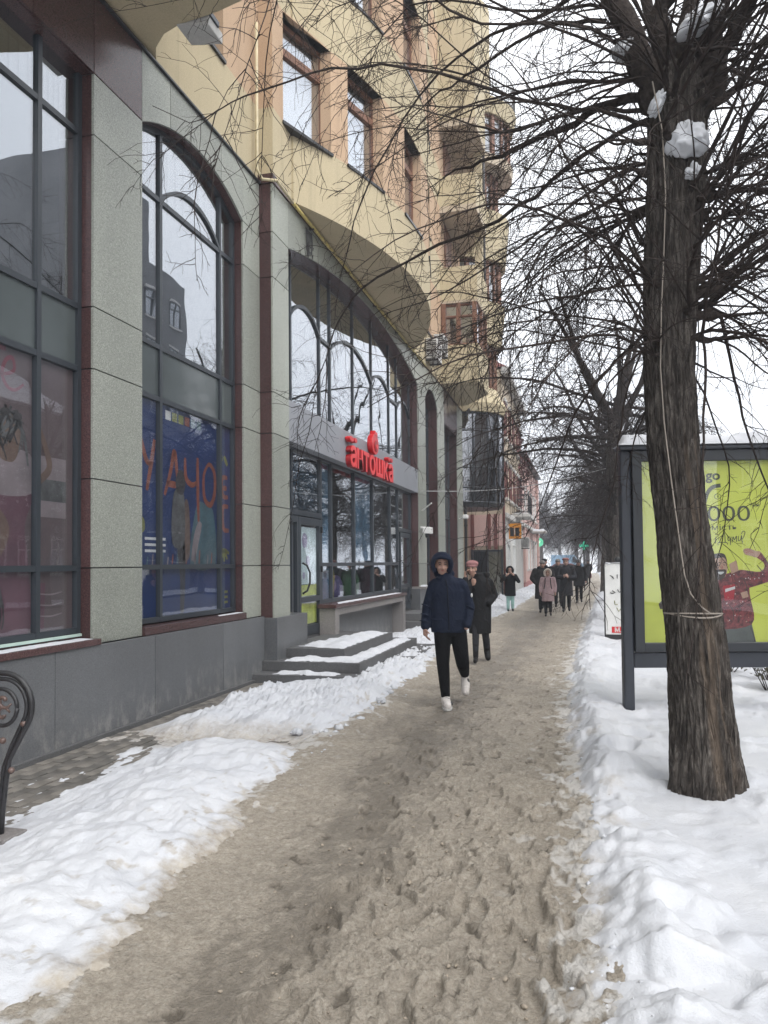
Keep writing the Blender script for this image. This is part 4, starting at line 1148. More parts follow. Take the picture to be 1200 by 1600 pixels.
# ---- pipes, boxes on the facade
gp = empty('gas_pipe', (PX, 10.5, 7.2), 0, 'thin yellow gas pipe running along the granite cornice over the shop', 'pipe')
MB().tube([(-4.545, 10.22, 9.6), (-4.545, 10.22, 7.42), (-4.50, 10.3, 7.30), (-4.30, 10.38, 7.29), (-4.33, 11.1, 7.29)], 0.024, 8).build('riser', M_PIPE_C, gp, smooth=4)
MB().tube([(-4.33, 11.1, 7.29), (-4.33, 13.0, 7.285), (-4.33, 21.4, 7.27)], 0.028, 8).build('run', M_PIPE, gp, smooth=4)
for y in (12, 14, 16, 18, 20): MB().box(-4.40, -4.31, y-.015, y+.015, 7.24, 7.30).build('bracket', M_DRAIN, gp)
wb = MB()
rr = random.Random(9)
for k in range(9):
    y = 11.78+k*0.035; l = rr.uniform(0.25, 0.5)
    wb.tube([(-4.372, y, 7.2), (-4.36, y+rr.uniform(-.02,.02), 7.2-l*0.5), (-4.365, y+rr.uniform(0,.04), 7.2-l), (-4.36, y+.05, 7.2-l*0.8)], 0.006, 5)
tag(wb.build('wire_bundle', M_BLACK, None), 'bundle of loose black wires hanging under the yellow pipe beside the arch', 'wires')
dp = empty('drainpipe', (-4.3, 28.55, 0), 0, 'black drainpipe down the end pier beside the dark glass drum', 'pipe')
MB().tube([(-4.32, 28.52, 0.1), (-4.32, 28.52, 6.8), (-4.28, 28.5, 7.1), (-4.1, 28.3, 7.35)], 0.055, 10).build('pipe', M_DRAIN, dp, smooth=4)
for z in (1, 3, 5): MB().tube([(-4.32, 28.52, z), (-4.32, 28.52, z+.05)], 0.068, 10).build('clamp', M_BLACK, dp)
dp2 = MB().tube([(-3.02, 27.9, 8.4), (-3.02, 27.9, 20.9)], 0.05, 8)
tag(MB().tube([(-3.35, 27.4, 8.0), (-3.35, 27.4, 14.0), (-3.3, 27.3, 20.5)], 0.05, 8).build('drainpipe', M_DRAIN, None, smooth=4), 'thin dark drainpipe climbing the yellow bays beside the rounded tower', 'pipe')
# ================================================================== FIXTURES ON AND BY THE BUILDING
sg = empty('shop_sign', (-4.41, 15.6, 3.5), 0, 'red raised letters of the shop name on the grey signboard above the entrance', 'sign')
word = 'антошка'
me = text_mesh(word, 0.70, 0.055, 0.0, 0.018, 'CENTER', 3)
co = np.array([v.co[:] for v in me.vertices]); wdt = co[:,0].max()-co[:,0].min(); cxm = (co[:,0].max()+co[:,0].min())/2
bpy.data.meshes.remove(me)
x_cur = 13.95; sc = 3.35/wdt
def letter_w(ch):
    m = text_mesh(ch, 0.70, 0.0, 0.0, 0.018, 'LEFT', 2); c = np.array([v.co[:] for v in m.vertices]); bpy.data.meshes.remove(m)
    return c[:,0].min(), c[:,0].max()
ws = [letter_w(c) for c in word]; tot = sum(b-a for a, b in ws)+0.035*6; sc = 3.35/tot
for ch, (a, b) in zip(word, ws):
    lt = text_obj('letter', ch, M_REDD, sg, 0.70, (-4.355, x_cur-a*sc, 3.53), (0,1,0), (0,0,1), 0.05, 0.018, 'LEFT', sc)
    text_obj('face', ch, M_REDF, lt, 0.70, (-4.300, x_cur-a*sc, 3.53), (0,1,0), (0,0,1), 0.004, 0.012, 'LEFT', sc)
    x_cur += (b-a+0.035)*sc
def blob2(name, pts, x0, x1, mat):
    return MB().prism(pts, 'x', x0, x1).build(name, mat, sg, bevel=0.012)
def oval(cy, cz, ry, rz_, n=22): return [(cy+ry*math.cos(2*math.pi*i/n), cz+rz_*math.sin(2*math.pi*i/n)) for i in range(n)]
blob2('accent', oval(14.05, 4.04, 0.14, 0.055), -4.405, -4.30, M_RED); blob2('accent', oval(14.32, 4.05, 0.10, 0.05), -4.405, -4.30, M_RED)
blob2('accent', oval(16.95, 4.02, 0.10, 0.05), -4.405, -4.30, M_RED); blob2('accent', oval(17.2, 4.02, 0.09, 0.05), -4.405, -4.30, M_RED)
blob2('emblem', oval(15.72, 4.18, 0.27, 0.22), -4.405, -4.29, M_RED)
blob2('emblem_ring', oval(15.74, 4.14, 0.12, 0.12), -4.289, -4.275, M_REDD)
blob2('emblem_dot', oval(15.76, 4.13, 0.055, 0.055), -4.274, -4.265, M_REDF)
blob2('emblem_tuft', [(15.62,4.37),(15.7,4.48),(15.76,4.40),(15.84,4.46),(15.88,4.36)], -4.40, -4.28, M_RED)

# stone bench below the shop window
bn = empty('stone_bench', (-4.45, 15.5, 0.4), 0, 'grey granite ledge bench dusted with snow under the shop window', 'bench')
box_obj('seat_slab', M_MAROON, bn, -4.60, -4.25, 12.85, 18.35, 0.86, 0.93, 0.008)
box_obj('apron', M_LEDGE, bn, -4.34, -4.29, 13.1, 18.1, 0.73, 0.858, 0.004)
box_obj('leg', M_LEDGE, bn, -4.58, -4.28, 12.9, 13.12, -0.05, 0.858, 0.006)
box_obj('leg', M_LEDGE, bn, -4.58, -4.28, 18.1, 18.32, -0.05, 0.858, 0.006)
box_obj('back_slab', M_GREY, bn, -4.60, -4.56, 13.13, 18.09, -0.05, 0.858)
box_obj('threshold', M_STEP, bld, -5.0, -4.605, 11.05, 20.5, -0.05, 0.42)
box_obj('ledge_stub', M_LEDGE, bld, -4.6, -4.2, 20.5, 21.6, 0.93, 1.0, 0.006)

def snow_patch(name, outline, z, h, label, seed=0, res=0.04, sx=6.0, mat=None):
    """low mound of snow lying inside a polygon (x,y outline) on height z"""
    xs = [p[0] for p in outline]; ys = [p[1] for p in outline]
    x0, x1, y0, y1 = min(xs), max(xs), min(ys), max(ys)
    nx = max(6, int((x1-x0)/res)); ny = max(6, int((y1-y0)/res)); ny = min(ny, 220)
    X, Y = np.meshgrid(np.linspace(x0, x1, nx), np.linspace(y0, y1, ny))
    n = len(outline); D = np.full(X.shape, 1e9)
    for i in range(n):
        ax, ay = outline[i]; bx, by = outline[(i+1) % n]
        ex, ey = bx-ax, by-ay; L = math.hypot(ex, ey)
        D = np.minimum(D, ((X-ax)*(-ey)+(Y-ay)*ex)/L)            # counter-clockwise outline: inside positive
    D = D+0.10*fbm(X*sx+seed, Y*sx, 4, 0.6)*min(1, (x1-x0))
    Z = z+h*smooth01(0.0, 0.16, D)*(0.75+0.7*fbm(X*4+seed, Y*4, 3))-0.03*smooth01(0.02, -0.04, D)
    me = grid_mesh(name, X, Y, Z, {'dirt': np.zeros_like(X)}); me.materials.append(M_SNOW)
    o = bpy.data.objects.new(name, me); COL.objects.link(o)
    return tag(o, label, 'snow', kind='stuff')
# entrance steps, pyramid corner towards the path
stp = empty('entrance_steps', (-3.8, 11.5, 0), 0, 'dark granite entrance steps heaped with snow in front of the shop door', 'steps')
box_obj('step', M_STEP, stp, -4.52, -2.72, 9.93, 14.3, -0.06, 0.12, 0.006)
box_obj('step', M_STEP, stp, -4.52, -3.06, 10.27, 14.0, 0.121, 0.26, 0.006)
box_obj('step', M_STEP, stp, -4.52, -3.42, 10.72, 13.6, 0.261, 0.40, 0.006)
snow_patch('step_snow', [(-4.25,9.98),(-3.3,9.96),(-2.75,9.98),(-2.75,13.8),(-3.05,13.8),(-3.04,10.22),(-4.25,10.22)][:2]+[(-3.3,10.25),(-4.25,10.25)], 0.12, 0.07, 'strip of snow on the lowest entrance step', 1)
snow_patch('step_snow', [(-4.2,10.32),(-3.1,10.32),(-3.1,10.72),(-4.2,10.70)], 0.262, 0.06, 'strip of snow on the middle entrance step at its near side', 5)
snow_patch('step_snow', [(-3.43,10.5),(-3.08,10.4),(-3.08,13.7),(-3.40,13.7)], 0.262, 0.06, 'strip of snow along the street side of the middle entrance step', 8)
snow_patch('step_snow', [(-4.25,11.0),(-3.45,10.76),(-3.45,13.4),(-3.9,13.3)], 0.402, 0.05, 'thin snow on the top landing before the shop door', 3)
snow_patch('step_snow', [(-3.45,9.6),(-2.5,9.4),(-2.3,11.0),(-2.45,13.6),(-2.85,13.4),(-2.9,10.6)], 0.02, 0.13, 'heap of shovelled snow against the corner of the entrance steps', 13, sx=4)
st2 = empty('side_steps', (-4.0, 19.5, 0), 0, 'pair of granite steps up to the second shop door past the bench', 'steps')
box_obj('step', M_STEP, st2, -4.56, -3.35, 18.45, 21.2, -0.06, 0.2, 0.006)
box_obj('step', M_STEP, st2, -4.56, -3.55, 18.8, 21.0, 0.201, 0.38, 0.006)
snow_patch('ledge_snow', [(-4.50,13.6),(-4.27,13.0),(-4.27,18.2),(-4.50,17.8)], 0.932, 0.02, 'thin snow lying on the granite ledge bench', 21)
snow_patch('sill_snow', [(-4.735,3.25),(-4.515,3.25),(-4.515,6.40),(-4.735,6.43)], 0.957, 0.022, 'snow strip on the sill under the pink poster window', 22)
snow_patch('sill_snow', [(-4.70,9.2),(-4.57,9.05),(-4.57,9.84),(-4.72,9.84)], 0.987, 0.016, 'small snow patch at the right end of the sill under the blue poster', 23)
snow_patch('ledge_snow', [(-4.55,20.6),(-4.24,20.55),(-4.24,21.3),(-4.5,21.4)], 1.002, 0.05, 'little snow heap on the short ledge beside the second door', 25)

# security cameras, floodlight, air conditioners
cm = empty('security_camera', (PX, 20.7, 2.45), 0, 'white bullet security camera on the pier past the second shop door', 'camera')
MB().tube([(PX, 20.75, 2.62), (-4.15, 20.7, 2.6)], 0.03, 8).build('bracket', M_WHITE, cm)
MB().box(-4.28, -4.06, 20.45, 20.8, 2.44, 2.62).build('housing', M_WHITE, cm, bevel=0.02)
MB().tube([(-4.17, 20.55, 2.44), (-4.17, 20.53, 2.33)], [0.06, 0.045], 10).build('lens', M_BLACK, cm)
MB().tube([(PX+.01, 20.9, 3.1), (-4.05, 20.6, 3.28)], 0.018, 6).build('arm', M_WHITE, cm)
cm2 = empty('security_camera', (PX, 26.9, 2.9), 0, 'small white security camera high on the last pier before the glass drum', 'camera')
MB().tube([(PX, 27.4, 3.2), (-4.1, 27.2, 3.3)], 0.025, 6).build('bracket', M_WHITE, cm2)
MB().box(-4.18, -4.02, 26.9, 27.25, 3.2, 3.34).build('housing', M_WHITE, cm2, bevel=0.02)
fl = empty('floodlight', (-4.0, 7.15, 7.5), 0, 'grey floodlight fixed under the corner of the upper oriel', 'floodlight')
MB().box(-3.95, -3.7, 7.11, 7.36, 7.40, 7.46).box(-3.86, -3.80, 7.12, 7.3, 7.455, 7.60).build('bracket', M_ALU, fl, bevel=0.005)
MB().prism([(-4.1, 7.36), (-3.72, 7.30), (-3.72, 7.42), (-4.05, 7.50)], 'y', 7.15, 7.48).build('housing', M_PALE, fl, bevel=0.012)
def ac_unit(x, y, z, w, label):
    r = empty('air_conditioner', (x, y, z), 0, label, 'air conditioner', 'air conditioners on the facades')
    MB().box(x, x+0.32, y, y+w, z, z+0.58).build('casing', M_PALE, r, bevel=0.015)
    MB().tube([(x+0.325, y+w*0.42+0.22*math.cos(t*math.pi/9), z+0.29+0.22*math.sin(t*math.pi/9)) for t in range(19)], 0.015, 5).build('fan_guard', M_BLACK, r)
    g = MB()
    for k in range(8): g.box(x+0.02, x+0.3, y-0.012, y-0.002, z+0.06+k*0.06, z+0.085+k*0.06)
    for k in range(7): g.box(x+0.321, x+0.33, y+w*0.42-0.2, y+w*0.42+0.2, z+0.1+k*0.06, z+0.108+k*0.06)
    g.build('grille', M_BLACK, r)
    for yb in (y+0.1, y+w-0.14): MB().box(x-0.1, x+0.34, yb, yb+0.04, z-0.05, z-0.01).build('bracket', M_BLACK, r)
ac_unit(-4.36, 21.6, 7.55, 0.8, 'air conditioner hung on the yellow wall just above the granite cornice')
ac_unit(-4.36, 22.75, 8.0, 0.7, 'smaller air conditioner above and beyond the one on the cornice')

# cable slung across the pavement
cp = [(-4.36, 20.6, 3.62)]
for i in range(1, 20):
    t = i/20; cp.append((-4.36+t*5.05, 20.6+t*0.4, 3.62+t*0.5-0.42*math.sin(math.pi*t)**1.0*0.55))
cp.append((0.69, 21.0, 4.12))
M_CABLE = plain('pale_cable', (0.42, 0.42, 0.42), 0.5, 0.1)
tag(MB().tube(cp, 0.011, 6).build('cable', M_CABLE, None, smooth=4), 'pale cable slung from the shop pier across the path to a tree', 'cable')
cp2 = [(PX+.01, 21.4, 5.0), (-4.2, 24.5, 3.9), (-4.2, 28.3, 3.5)]
tag(MB().tube(cp2, 0.008, 5).build('cable', M_BLACK, None), 'thin black wire drooping along the far piers', 'cable')

# wrought iron park bench whose end frame reaches into the picture
ib = empty('iron_bench', (-3.5, 3.0, 0), 0, 'ornate black wrought iron bench end with curled scrolls at the left edge', 'bench')
def bench_end(y):
    x0, zc = -3.315, 0.835
    def arc(r, a0, a1, n=22, cx=x0, cz=zc): return [(cx+r*math.cos(R(a0+(a1-a0)*i/n)), y, cz+r*math.sin(R(a0+(a1-a0)*i/n))) for i in range(n+1)]
    leg = [(x0+0.035, y, 0.52), (x0+0.012, y, 0.40), (x0-0.012, y, 0.2), (x0-0.02, y, 0.07)]
    f = MB()
    f.tube([(x0-0.42, y, zc+0.20), (x0-0.25, y, zc+0.205)]+arc(0.190, 95, -28)+[(x0+0.08, y, 0.60)]+leg, 0.017, 8)
    f.tube([(x0-0.42, y, zc+0.165), (x0-0.25, y, zc+0.17)]+arc(0.155, 95, -28)+[(x0+0.05, y, 0.60), (x0+0.0, y, 0.48), (x0-0.035, y, 0.2), (x0-0.045, y, 0.07)], 0.013, 8)
    f.tube(arc(0.108, 0, 360, 30, x0-0.02, zc-0.01), 0.013, 8)
    f.tube([(x0-0.05, y, 0.5), (x0-0.12, y, 0.42), (x0-0.3, y, 0.40), (x0-0.5, y, 0.44)], 0.015, 8)
    f.tube([(x0-0.5, y, 0.44), (x0-0.56, y, 0.9), (x0-0.5, y, 1.0)], 0.016, 8)
    f.tube([(x0-0.5, y, 0.44), (x0-0.52, y, 0.07)], 0.016, 8)
    f.build('end_frame', M_IRON, ib, smooth=4)
    for (cx, cz, sgn) in ((x0+0.0, zc+0.028, 1), (x0-0.008, zc-0.052, -1)):
        sp = [(cx+(0.008+0.0055*k)*math.cos(sgn*k*0.75), y-0.004, cz+(0.008+0.0055*k)*math.sin(sgn*k*0.75)) for k in range(9)]
        MB().tube(sp, [0.012]*7+[0.010, 0.006], 8).build('scroll', M_IRON_C, ib, smooth=4)
    for (px, pz) in ((x0+0.135, zc-0.10), (x0-0.01, zc-0.205), (x0+0.05, 0.46)):
        MB().ellip((px, y, pz), (0.02, 0.02, 0.02), 10, 8).build('ball', M_IRON_C, ib, smooth=4)
for yb in (3.82, 2.1): bench_end(yb)
for k in range(5): box_obj('seat_slat', M_WOOD, ib, -3.46-0.09*k, -3.39-0.09*k, 2.05, 3.87, 0.445, 0.475, 0.006)
for k in range(3): box_obj('back_slat', M_WOOD, ib, -3.90, -3.87, 2.05, 3.87, 0.6+0.12*k, 0.69+0.12*k, 0.006)
for yb in (3.82, 2.1): box_obj('foot_block', M_LEDGE, ib, -3.43, -3.24, yb-0.09, yb+0.11, -0.02, 0.09, 0.008)
# ================================================================== HOUSES FURTHER ALONG THE STREET
def simple_window(par, x, y0, y1, z0, z1, wood, fx=1, cross=True, rec=0.12):
    """window on a wall plane X=x facing +X (fx=1) or -X (fx=-1), standing in a real recess"""
    a, b = sorted((x-fx*0.03, x+fx*0.035)); w = 0.08
    f = MB().box(a, b, y0, y0+w, z0, z1).box(a, b, y1-w, y1, z0, z1).box(a, b, y0+w, y1-w, z0, z0+w).box(a, b, y0+w, y1-w, z1-w, z1)
    if cross: f.box(a, b, (y0+y1)/2-.04, (y0+y1)/2+.04, z0+w, z1-w).box(a, b, y0+w, y1-w, z0+(z1-z0)*.7-.035, z0+(z1-z0)*.7+.035)
    fo = f.build('window', wood, par)
    c, d = sorted((x-fx*0.02, x-fx*0.012)); box_obj('pane', M_GLASS_HOME, fo, c, d, y0+w, y1-w, z0+w, z1-w)
    e, g_ = sorted((x, x+fx*0.12)); box_obj('sill', M_PALE, fo, e, g_, y0-.08, y1+.08, z0-.09, z0-.002)
    h1, h2 = sorted((x, x+fx*0.07)); box_obj('surround', M_PALE, fo, h1, h2, y0-.1, y1+.1, z1+.002, z1+.14)
HX = -3.42
hA = empty('beige_house', (HX, 38, 0), 0, 'beige plastered house with small balcony and brown windows past the corner tower', 'building')
box_obj('wall', M_BEIGE, hA, -12, HX, 33.2, 43.3, -0.1, 10.0)
box_obj('end_panel', M_PINK, hA, -4.9, HX-0.02, 33.14, 33.195, 2.35, 3.7)
for x in (-4.72, -4.0, -3.72): box_obj('end_strip', M_WOOD_R, hA, x-.07, x+.07, 33.09, 33.139, 2.2, 3.72)
ed = MB().box(-4.8, -4.72, 33.08, 33.19, 0, 2.2).box(-4.1, -4.04, 33.08, 33.19, 0, 2.2).box(-3.5, -3.43, 33.08, 33.19, 0, 2.2).box(-4.72, -4.1, 33.08, 33.19, 2.1, 2.18).box(-4.04, -3.5, 33.08, 33.19, 2.1, 2.18).box(-4.72, -4.1, 33.08, 33.19, 0, .14).box(-4.04, -3.5, 33.08, 33.19, 0, .14).build('end_door', M_ALU_D, hA)
box_obj('pane', M_GLASS_DARK, ed, -4.72, -4.1, 33.12, 33.13, .14, 2.1); box_obj('pane', M_GLASS, ed, -4.04, -3.5, 33.12, 33.13, .14, 2.1)
tag(MB().tube([(-3.36, 33.15, 0), (-3.36, 33.15, 8.0)], .05, 8).build('drainpipe', M_WOOD_R, None, smooth=4), 'rusty brown drainpipe on the near corner of the beige house', 'pipe')
box_obj('shop_front', M_PALE, hA, HX, HX+0.06, 33.25, 43.3, -0.1, 3.55)
box_obj('string_course', M_PALE, hA, HX, HX+0.2, 33.2, 43.3, 3.56, 3.78, 0.02)
box_obj('cornice', M_PALE, hA, HX, HX+0.35, 33.2, 43.3, 9.8, 10.1, 0.02)
MB().prism([(HX+0.25, 10.11), (HX-0.1, 10.3), (HX-1.6, 12.3), (-12, 12.3), (-12, 10.11)], 'y', 33.2, 43.3).build('roof', M_ROSE, hA)
for y in (34.2, 36.2, 38.2, 40.2, 42.0):
    for z in (4.5, 7.2): simple_window(hA, HX+0.02, y, y+1.0, z, z+1.6, M_WOOD_R)
for y in (33.8, 36.4): simple_window(hA, HX+0.08, y, y+1.6, 0.9, 3.1, M_WHITE)
for k in range(12): box_obj('roller_slat', M_PALE, hA, HX+.061, HX+.085, 38.6+.27*k, 38.84+.27*k, 0.2, 3.1)
bal = MB().box(HX, HX+0.85, 37.2, 40.2, 3.80, 3.97).build('balcony', M_PALE, hA, bevel=0.02)
rl = MB(); x1 = HX+0.8
for z in (4.02, 4.85): rl.box(x1-.03, x1, 37.25, 40.15, z, z+.035).box(HX+.02, x1-.03, 37.25, 37.285, z, z+.035).box(HX+.02, x1-.03, 40.1, 40.135, z, z+.035)
for k in range(24): rl.box(x1-.025, x1-.008, 37.26+k*.122, 37.278+k*.122, 3.98, 4.86)
for k in range(9): rl.box(HX+.05+k*.085, HX+.066+k*.085, 37.26, 37.276, 3.98, 4.86)
cxm = HX+.42
for r_ in (.22, .13): rl.tube([(cxm+r_*math.cos(t*math.pi/10), 37.23, 4.43+r_*math.sin(t*math.pi/10)) for t in range(21)], .015, 5)
for dx in (-.15, .15): rl.tube([(cxm+dx+.08*math.cos(t*math.pi/6), 37.23, 4.58+.08*math.sin(t*math.pi/6)) for t in range(13)], .014, 5)
rl.build('balcony_railing', M_IRON, bal)
snow_patch('balcony_snow', [(HX+.02,37.22),(HX+.83,37.22),(HX+.83,40.1),(HX+.02,40.1)], 3.972, 0.06, 'snow on the floor of the small iron railed balcony', 41, res=.08)
cr = random.Random(5); cb = MB()
for k in range(420):
    y = cr.uniform(40.6, 43.2); z = cr.gauss(6.8, 1.2); x = HX+.02+cr.uniform(0, .55)*math.exp(-((z-6.8)/1.5)**2)
    s_ = cr.uniform(.04, .12); a = cr.uniform(0, 6.28); b_ = cr.uniform(-1, 1)
    u1 = Vector((math.cos(a)*math.cos(b_), math.sin(a)*math.cos(b_), math.sin(b_)))*s_; u2 = u1.cross(Vector((.3,.5,.8))).normalized()*s_*.7; c_ = Vector((x, y, z))
    cb.poly([c_-u1, c_+u2, c_+u1, c_-u2])
M_CREEP = plain('dry_red_leaves', (0.13, 0.035, 0.035), 0.8, 0.4, 5)
cre = cb.build('creeper', M_CREEP, None); tag(cre, 'dark red dried creeper hanging from the upper wall of the beige house', 'creeper')
hB = empty('pink_house', (HX, 50, 0), 0, 'pink rendered house with rose base and snowy door canopy at the end of the row', 'building')
box_obj('wall', M_PINK, hB, -12, HX+.02, 43.35, 57, 0.5, 7.6)
box_obj('base', M_ROSE, hB, -12, HX+.12, 43.35, 57.05, -0.1, 0.495)
box_obj('pilaster', M_PINK, hB, HX+.02, HX+.18, 43.4, 44.3, 0.5, 3.6, 0.01)
box_obj('pilaster', M_PINK, hB, HX+.02, HX+.18, 55.8, 56.95, 0.5, 7.5, 0.01)
box_obj('string_course', M_PALE, hB, HX+.02, HX+.22, 43.35, 57.05, 3.61, 3.8, 0.02)
MB().prism([(HX+.4, 7.61), (HX, 7.8), (HX-3, 9.8), (-12, 9.8), (-12, 7.61)], 'y', 43.35, 57).build('roof', M_ALU_D, hB)
for y in (45, 47.4, 49.8, 52.2, 54.4):
    simple_window(hB, HX+.04, y, y+1.0, 4.4, 5.9, M_WHITE); simple_window(hB, HX+.04, y, y+1.0, 1.2, 2.9, M_WHITE)
box_obj('canopy', M_PALE, hB, HX+.02, HX+1.0, 49.4, 52.0, 3.5, 3.6, 0.02)
snow_patch('canopy_snow', [(HX+.03,49.4),(HX+1.0,49.4),(HX+1.0,52.0),(HX+.03,52.0)], 3.602, 0.14, 'thick snow on the door canopy of the pink house', 43, res=.08)
ac_unit(HX+.12, 42.0, 2.4, 0.8, 'air conditioner on the beige house between orange sign and pink wall')
os_ = empty('hanging_sign', (HX+.3, 34.8, 3.0), 0, 'orange framed hanging sign with black double panel on the beige house', 'sign')
M_ORS = plain('orange_sign', (0.62, 0.24, 0.015), 0.45, 0.05)
x0 = HX+.10
MB().box(x0, x0+.56, 34.6, 34.72, 2.68, 3.36).build('sign_box', M_ORS, os_, bevel=0.02)
for xa in (x0+.07, x0+.31): MB().box(xa, xa+.17, 34.585, 34.598, 2.80, 3.18).build('black_panel', M_BLACK, os_)
MB().box(x0+.265, x0+.288, 34.58, 34.592, 2.86, 3.16).build('bar', M_WHITE, os_)
MB().tube([(HX, 34.66, 3.39), (x0+.5, 34.66, 3.39)], .02, 6).build('bracket', M_BLACK, os_)
M_GRS = plain('green_lit_sign', (0.10, 0.5, 0.30), 0.4, 0.1, emit=0.6)
M_GRW = plain('white_sign_mark', (0.75, 0.85, 0.8), 0.4, 0.02, emit=0.4)
gs = empty('round_sign', (-3.1, 56.8, 3.0), 0, 'round lit green sign with pale mark on the corner of the pink house', 'sign')
gx = -3.28
MB().tube([(gx, 56.6, 3.05), (gx, 56.72, 3.05)], 0.33, 28).build('disc', M_GRS, gs)
MB().tube([(gx-.11, 56.58, 3.0), (gx-.02, 56.58, 2.94), (gx+.13, 56.58, 3.14)], 0.03, 5).build('mark', M_GRW, gs)
MB().tube([(HX, 56.66, 3.05), (gx, 56.66, 3.05)], .03, 6).build('bracket', M_BLACK, gs)
# green pharmacy cross on a pole
ph = empty('pharmacy_cross', (-0.2, 45, 0), 0, 'green lit pharmacy cross on a thin pole beside the path', 'sign')
M_GRX = plain('green_lit_cross', (0.03, 0.45, 0.27), 0.4, 0.1, emit=0.5)
MB().box(-0.15, -0.03, 45.0, 45.1, 2.30, 2.80).box(-0.34, -0.151, 45.0, 45.1, 2.47, 2.60).box(-0.029, 0.16, 45.0, 45.1, 2.47, 2.60).build('cross', M_GRX, ph)
MB().tube([(-0.09, 45.05, 0), (-0.09, 45.05, 2.28)], .04, 8).build('pole', M_DRAIN, ph)
# dark red car crossing at the end
car = empty('parked_car', (-1.6, 62, 0), 0, 'dark red car standing across the far end of the path', 'car')
M_CARP = plain('dark_red_paint', (0.13, 0.02, 0.022), 0.25, 0.1); M_RUB = plain('rubber', (0.02, .02, .02), .8); M_LAMP = plain('headlight_glass', (.8, .78, .7), .2, emit=0.6)
prof = [(-3.75,.35),(-3.75,.85),(-3.5,1.0),(-2.9,1.06),(-2.35,1.48),(-1.1,1.50),(-0.35,1.04),(0.25,.92),(0.42,.72),(0.42,.35)]
MB().prism(prof, 'y', 61.2, 62.8).build('body', M_CARP, car, bevel=0.07)
MB().prism([(-2.75,1.08),(-2.3,1.42),(-1.15,1.44),(-.55,1.08)], 'y', 61.19, 62.81).build('side_window', M_BLACK, car)
for x in (-2.9, -.35):
    for y in (61.22, 62.6):
        w_ = MB().tube([(x, y-.02, .32), (x, y+.2, .32)], .32, 20).build('wheel', M_RUB, car); MB().tube([(x, y-.03, .32), (x, y+.21, .32)], .18, 12).build('rim', M_PALE, w_)
for y in (61.25, 62.4): MB().box(.38, .44, y, y+.3, .68, .82).build('headlight', M_LAMP, car)
vn = empty('delivery_van', (-2.6, 92, 0), 0, 'pale blue van far off at the misty end of the street', 'van')
M_VAN = plain('pale_blue_paint', (.22, .36, .5), .4, .1)
MB().prism([(-3.9,.4),(-3.9,2.4),(-1.3,2.4),(-.7,1.5),(-.1,1.35),(-.1,.4)], 'y', 91, 93).build('body', M_VAN, vn, bevel=.06)
MB().prism([(-1.25,2.2),(-.72,1.5),(-1.5,1.5),(-1.5,2.2)], 'y', 90.99, 93.01).build('side_window', M_BLACK, vn)
for x in (-3.2, -.9): MB().tube([(x, 90.98, .38), (x, 93.02, .38)], .38, 16).build('wheel', M_RUB, vn)

# ================================================================== ACROSS THE ROAD (mirrored in the shop glass)
M_OPP = plain('grey_render', (0.20, 0.20, 0.19), 0.9, 0.2, 1.0); M_OPP2 = plain('brown_brick_render', (0.17, 0.13, 0.11), 0.9, 0.25, 1.0); M_OPPT = plain('concrete_tower', (0.13, 0.13, 0.135), 0.9, 0.2, .5)
def opp_house(y0, y1, h, mat, label, nx, floors):
    r = empty('street_house', (17, (y0+y1)/2, 0), 0, label, 'building', 'houses across the road')
    box_obj('wall', mat, r, 17, 27, y0, y1, -0.1, h)
    MB().prism([(16.5, h), (22, h+3.4), (27, h)], 'y', y0, y1).build('roof', M_SNOWC, r)
    for k in range(nx):
        y = y0+0.8+(y1-y0-1.6)*(k+.5)/nx
        for f in range(floors): simple_window(r, 16.98, y-.6, y+.6, 1.2+f*3.4, 3.1+f*3.4, M_WHITE, -1)
opp_house(-14, 6, 10.5, M_OPP, 'grey three storey house across the road mirrored low in the shop windows', 6, 3)
opp_house(8, 26, 12.5, M_OPP2, 'brown house across the road mirrored in the left shop window', 6, 3)
opp_house(28, 36, 9.5, M_OPP, 'low grey house across the road beside the tower block', 3, 2)
opp_house(52, 66, 10, M_OPP2, 'brown house across the road beyond the tower block', 5, 2)
tb = empty('tower_block', (24, 44, 0), 0, 'dark tower block across the road mirrored in the arched window', 'building')
MB().prism([(18.5,38.5),(30,38.5),(30,50.5),(18.5,50.5)], 'z', -0.1, 22).prism([(19.5,39.5),(29,39.5),(29,47.0),(19.5,47.0)], 'z', 22, 27).build('wall', M_OPPT, tb)
for f in range(6):
    for k in range(4): simple_window(tb, 18.48, 39.5+k*2.8, 41.0+k*2.8, 2+f*3.3, 3.8+f*3.3, M_ALU, -1)
ms = MB()
for (dx, dy) in ((-.6,-.6),(.6,-.6),(.6,.6),(-.6,.6)): ms.tube([(24+dx, 24+dy, 15.5), (24+dx*.1, 24+dy*.1, 34)], .06, 4)
for k in range(12):
    z = 16+k*1.4; w_ = .6*(1-(z-15.5)/20)
    ms.tube([(24-w_, 24-w_, z), (24+w_, 24-w_, z+.7)], .03, 3); ms.tube([(24+w_, 24+w_, z), (24-w_, 24+w_, z+.7)], .03, 3); ms.tube([(24-w_, 24+w_, z), (24-w_, 24-w_, z+.7)], .03, 3)
ms.tube([(24,24,34),(24,24,39)], .05, 5)
tag(ms.build('radio_mast', M_ALU_D, None), 'lattice radio mast on the roof across the road mirrored in the left window', 'mast')
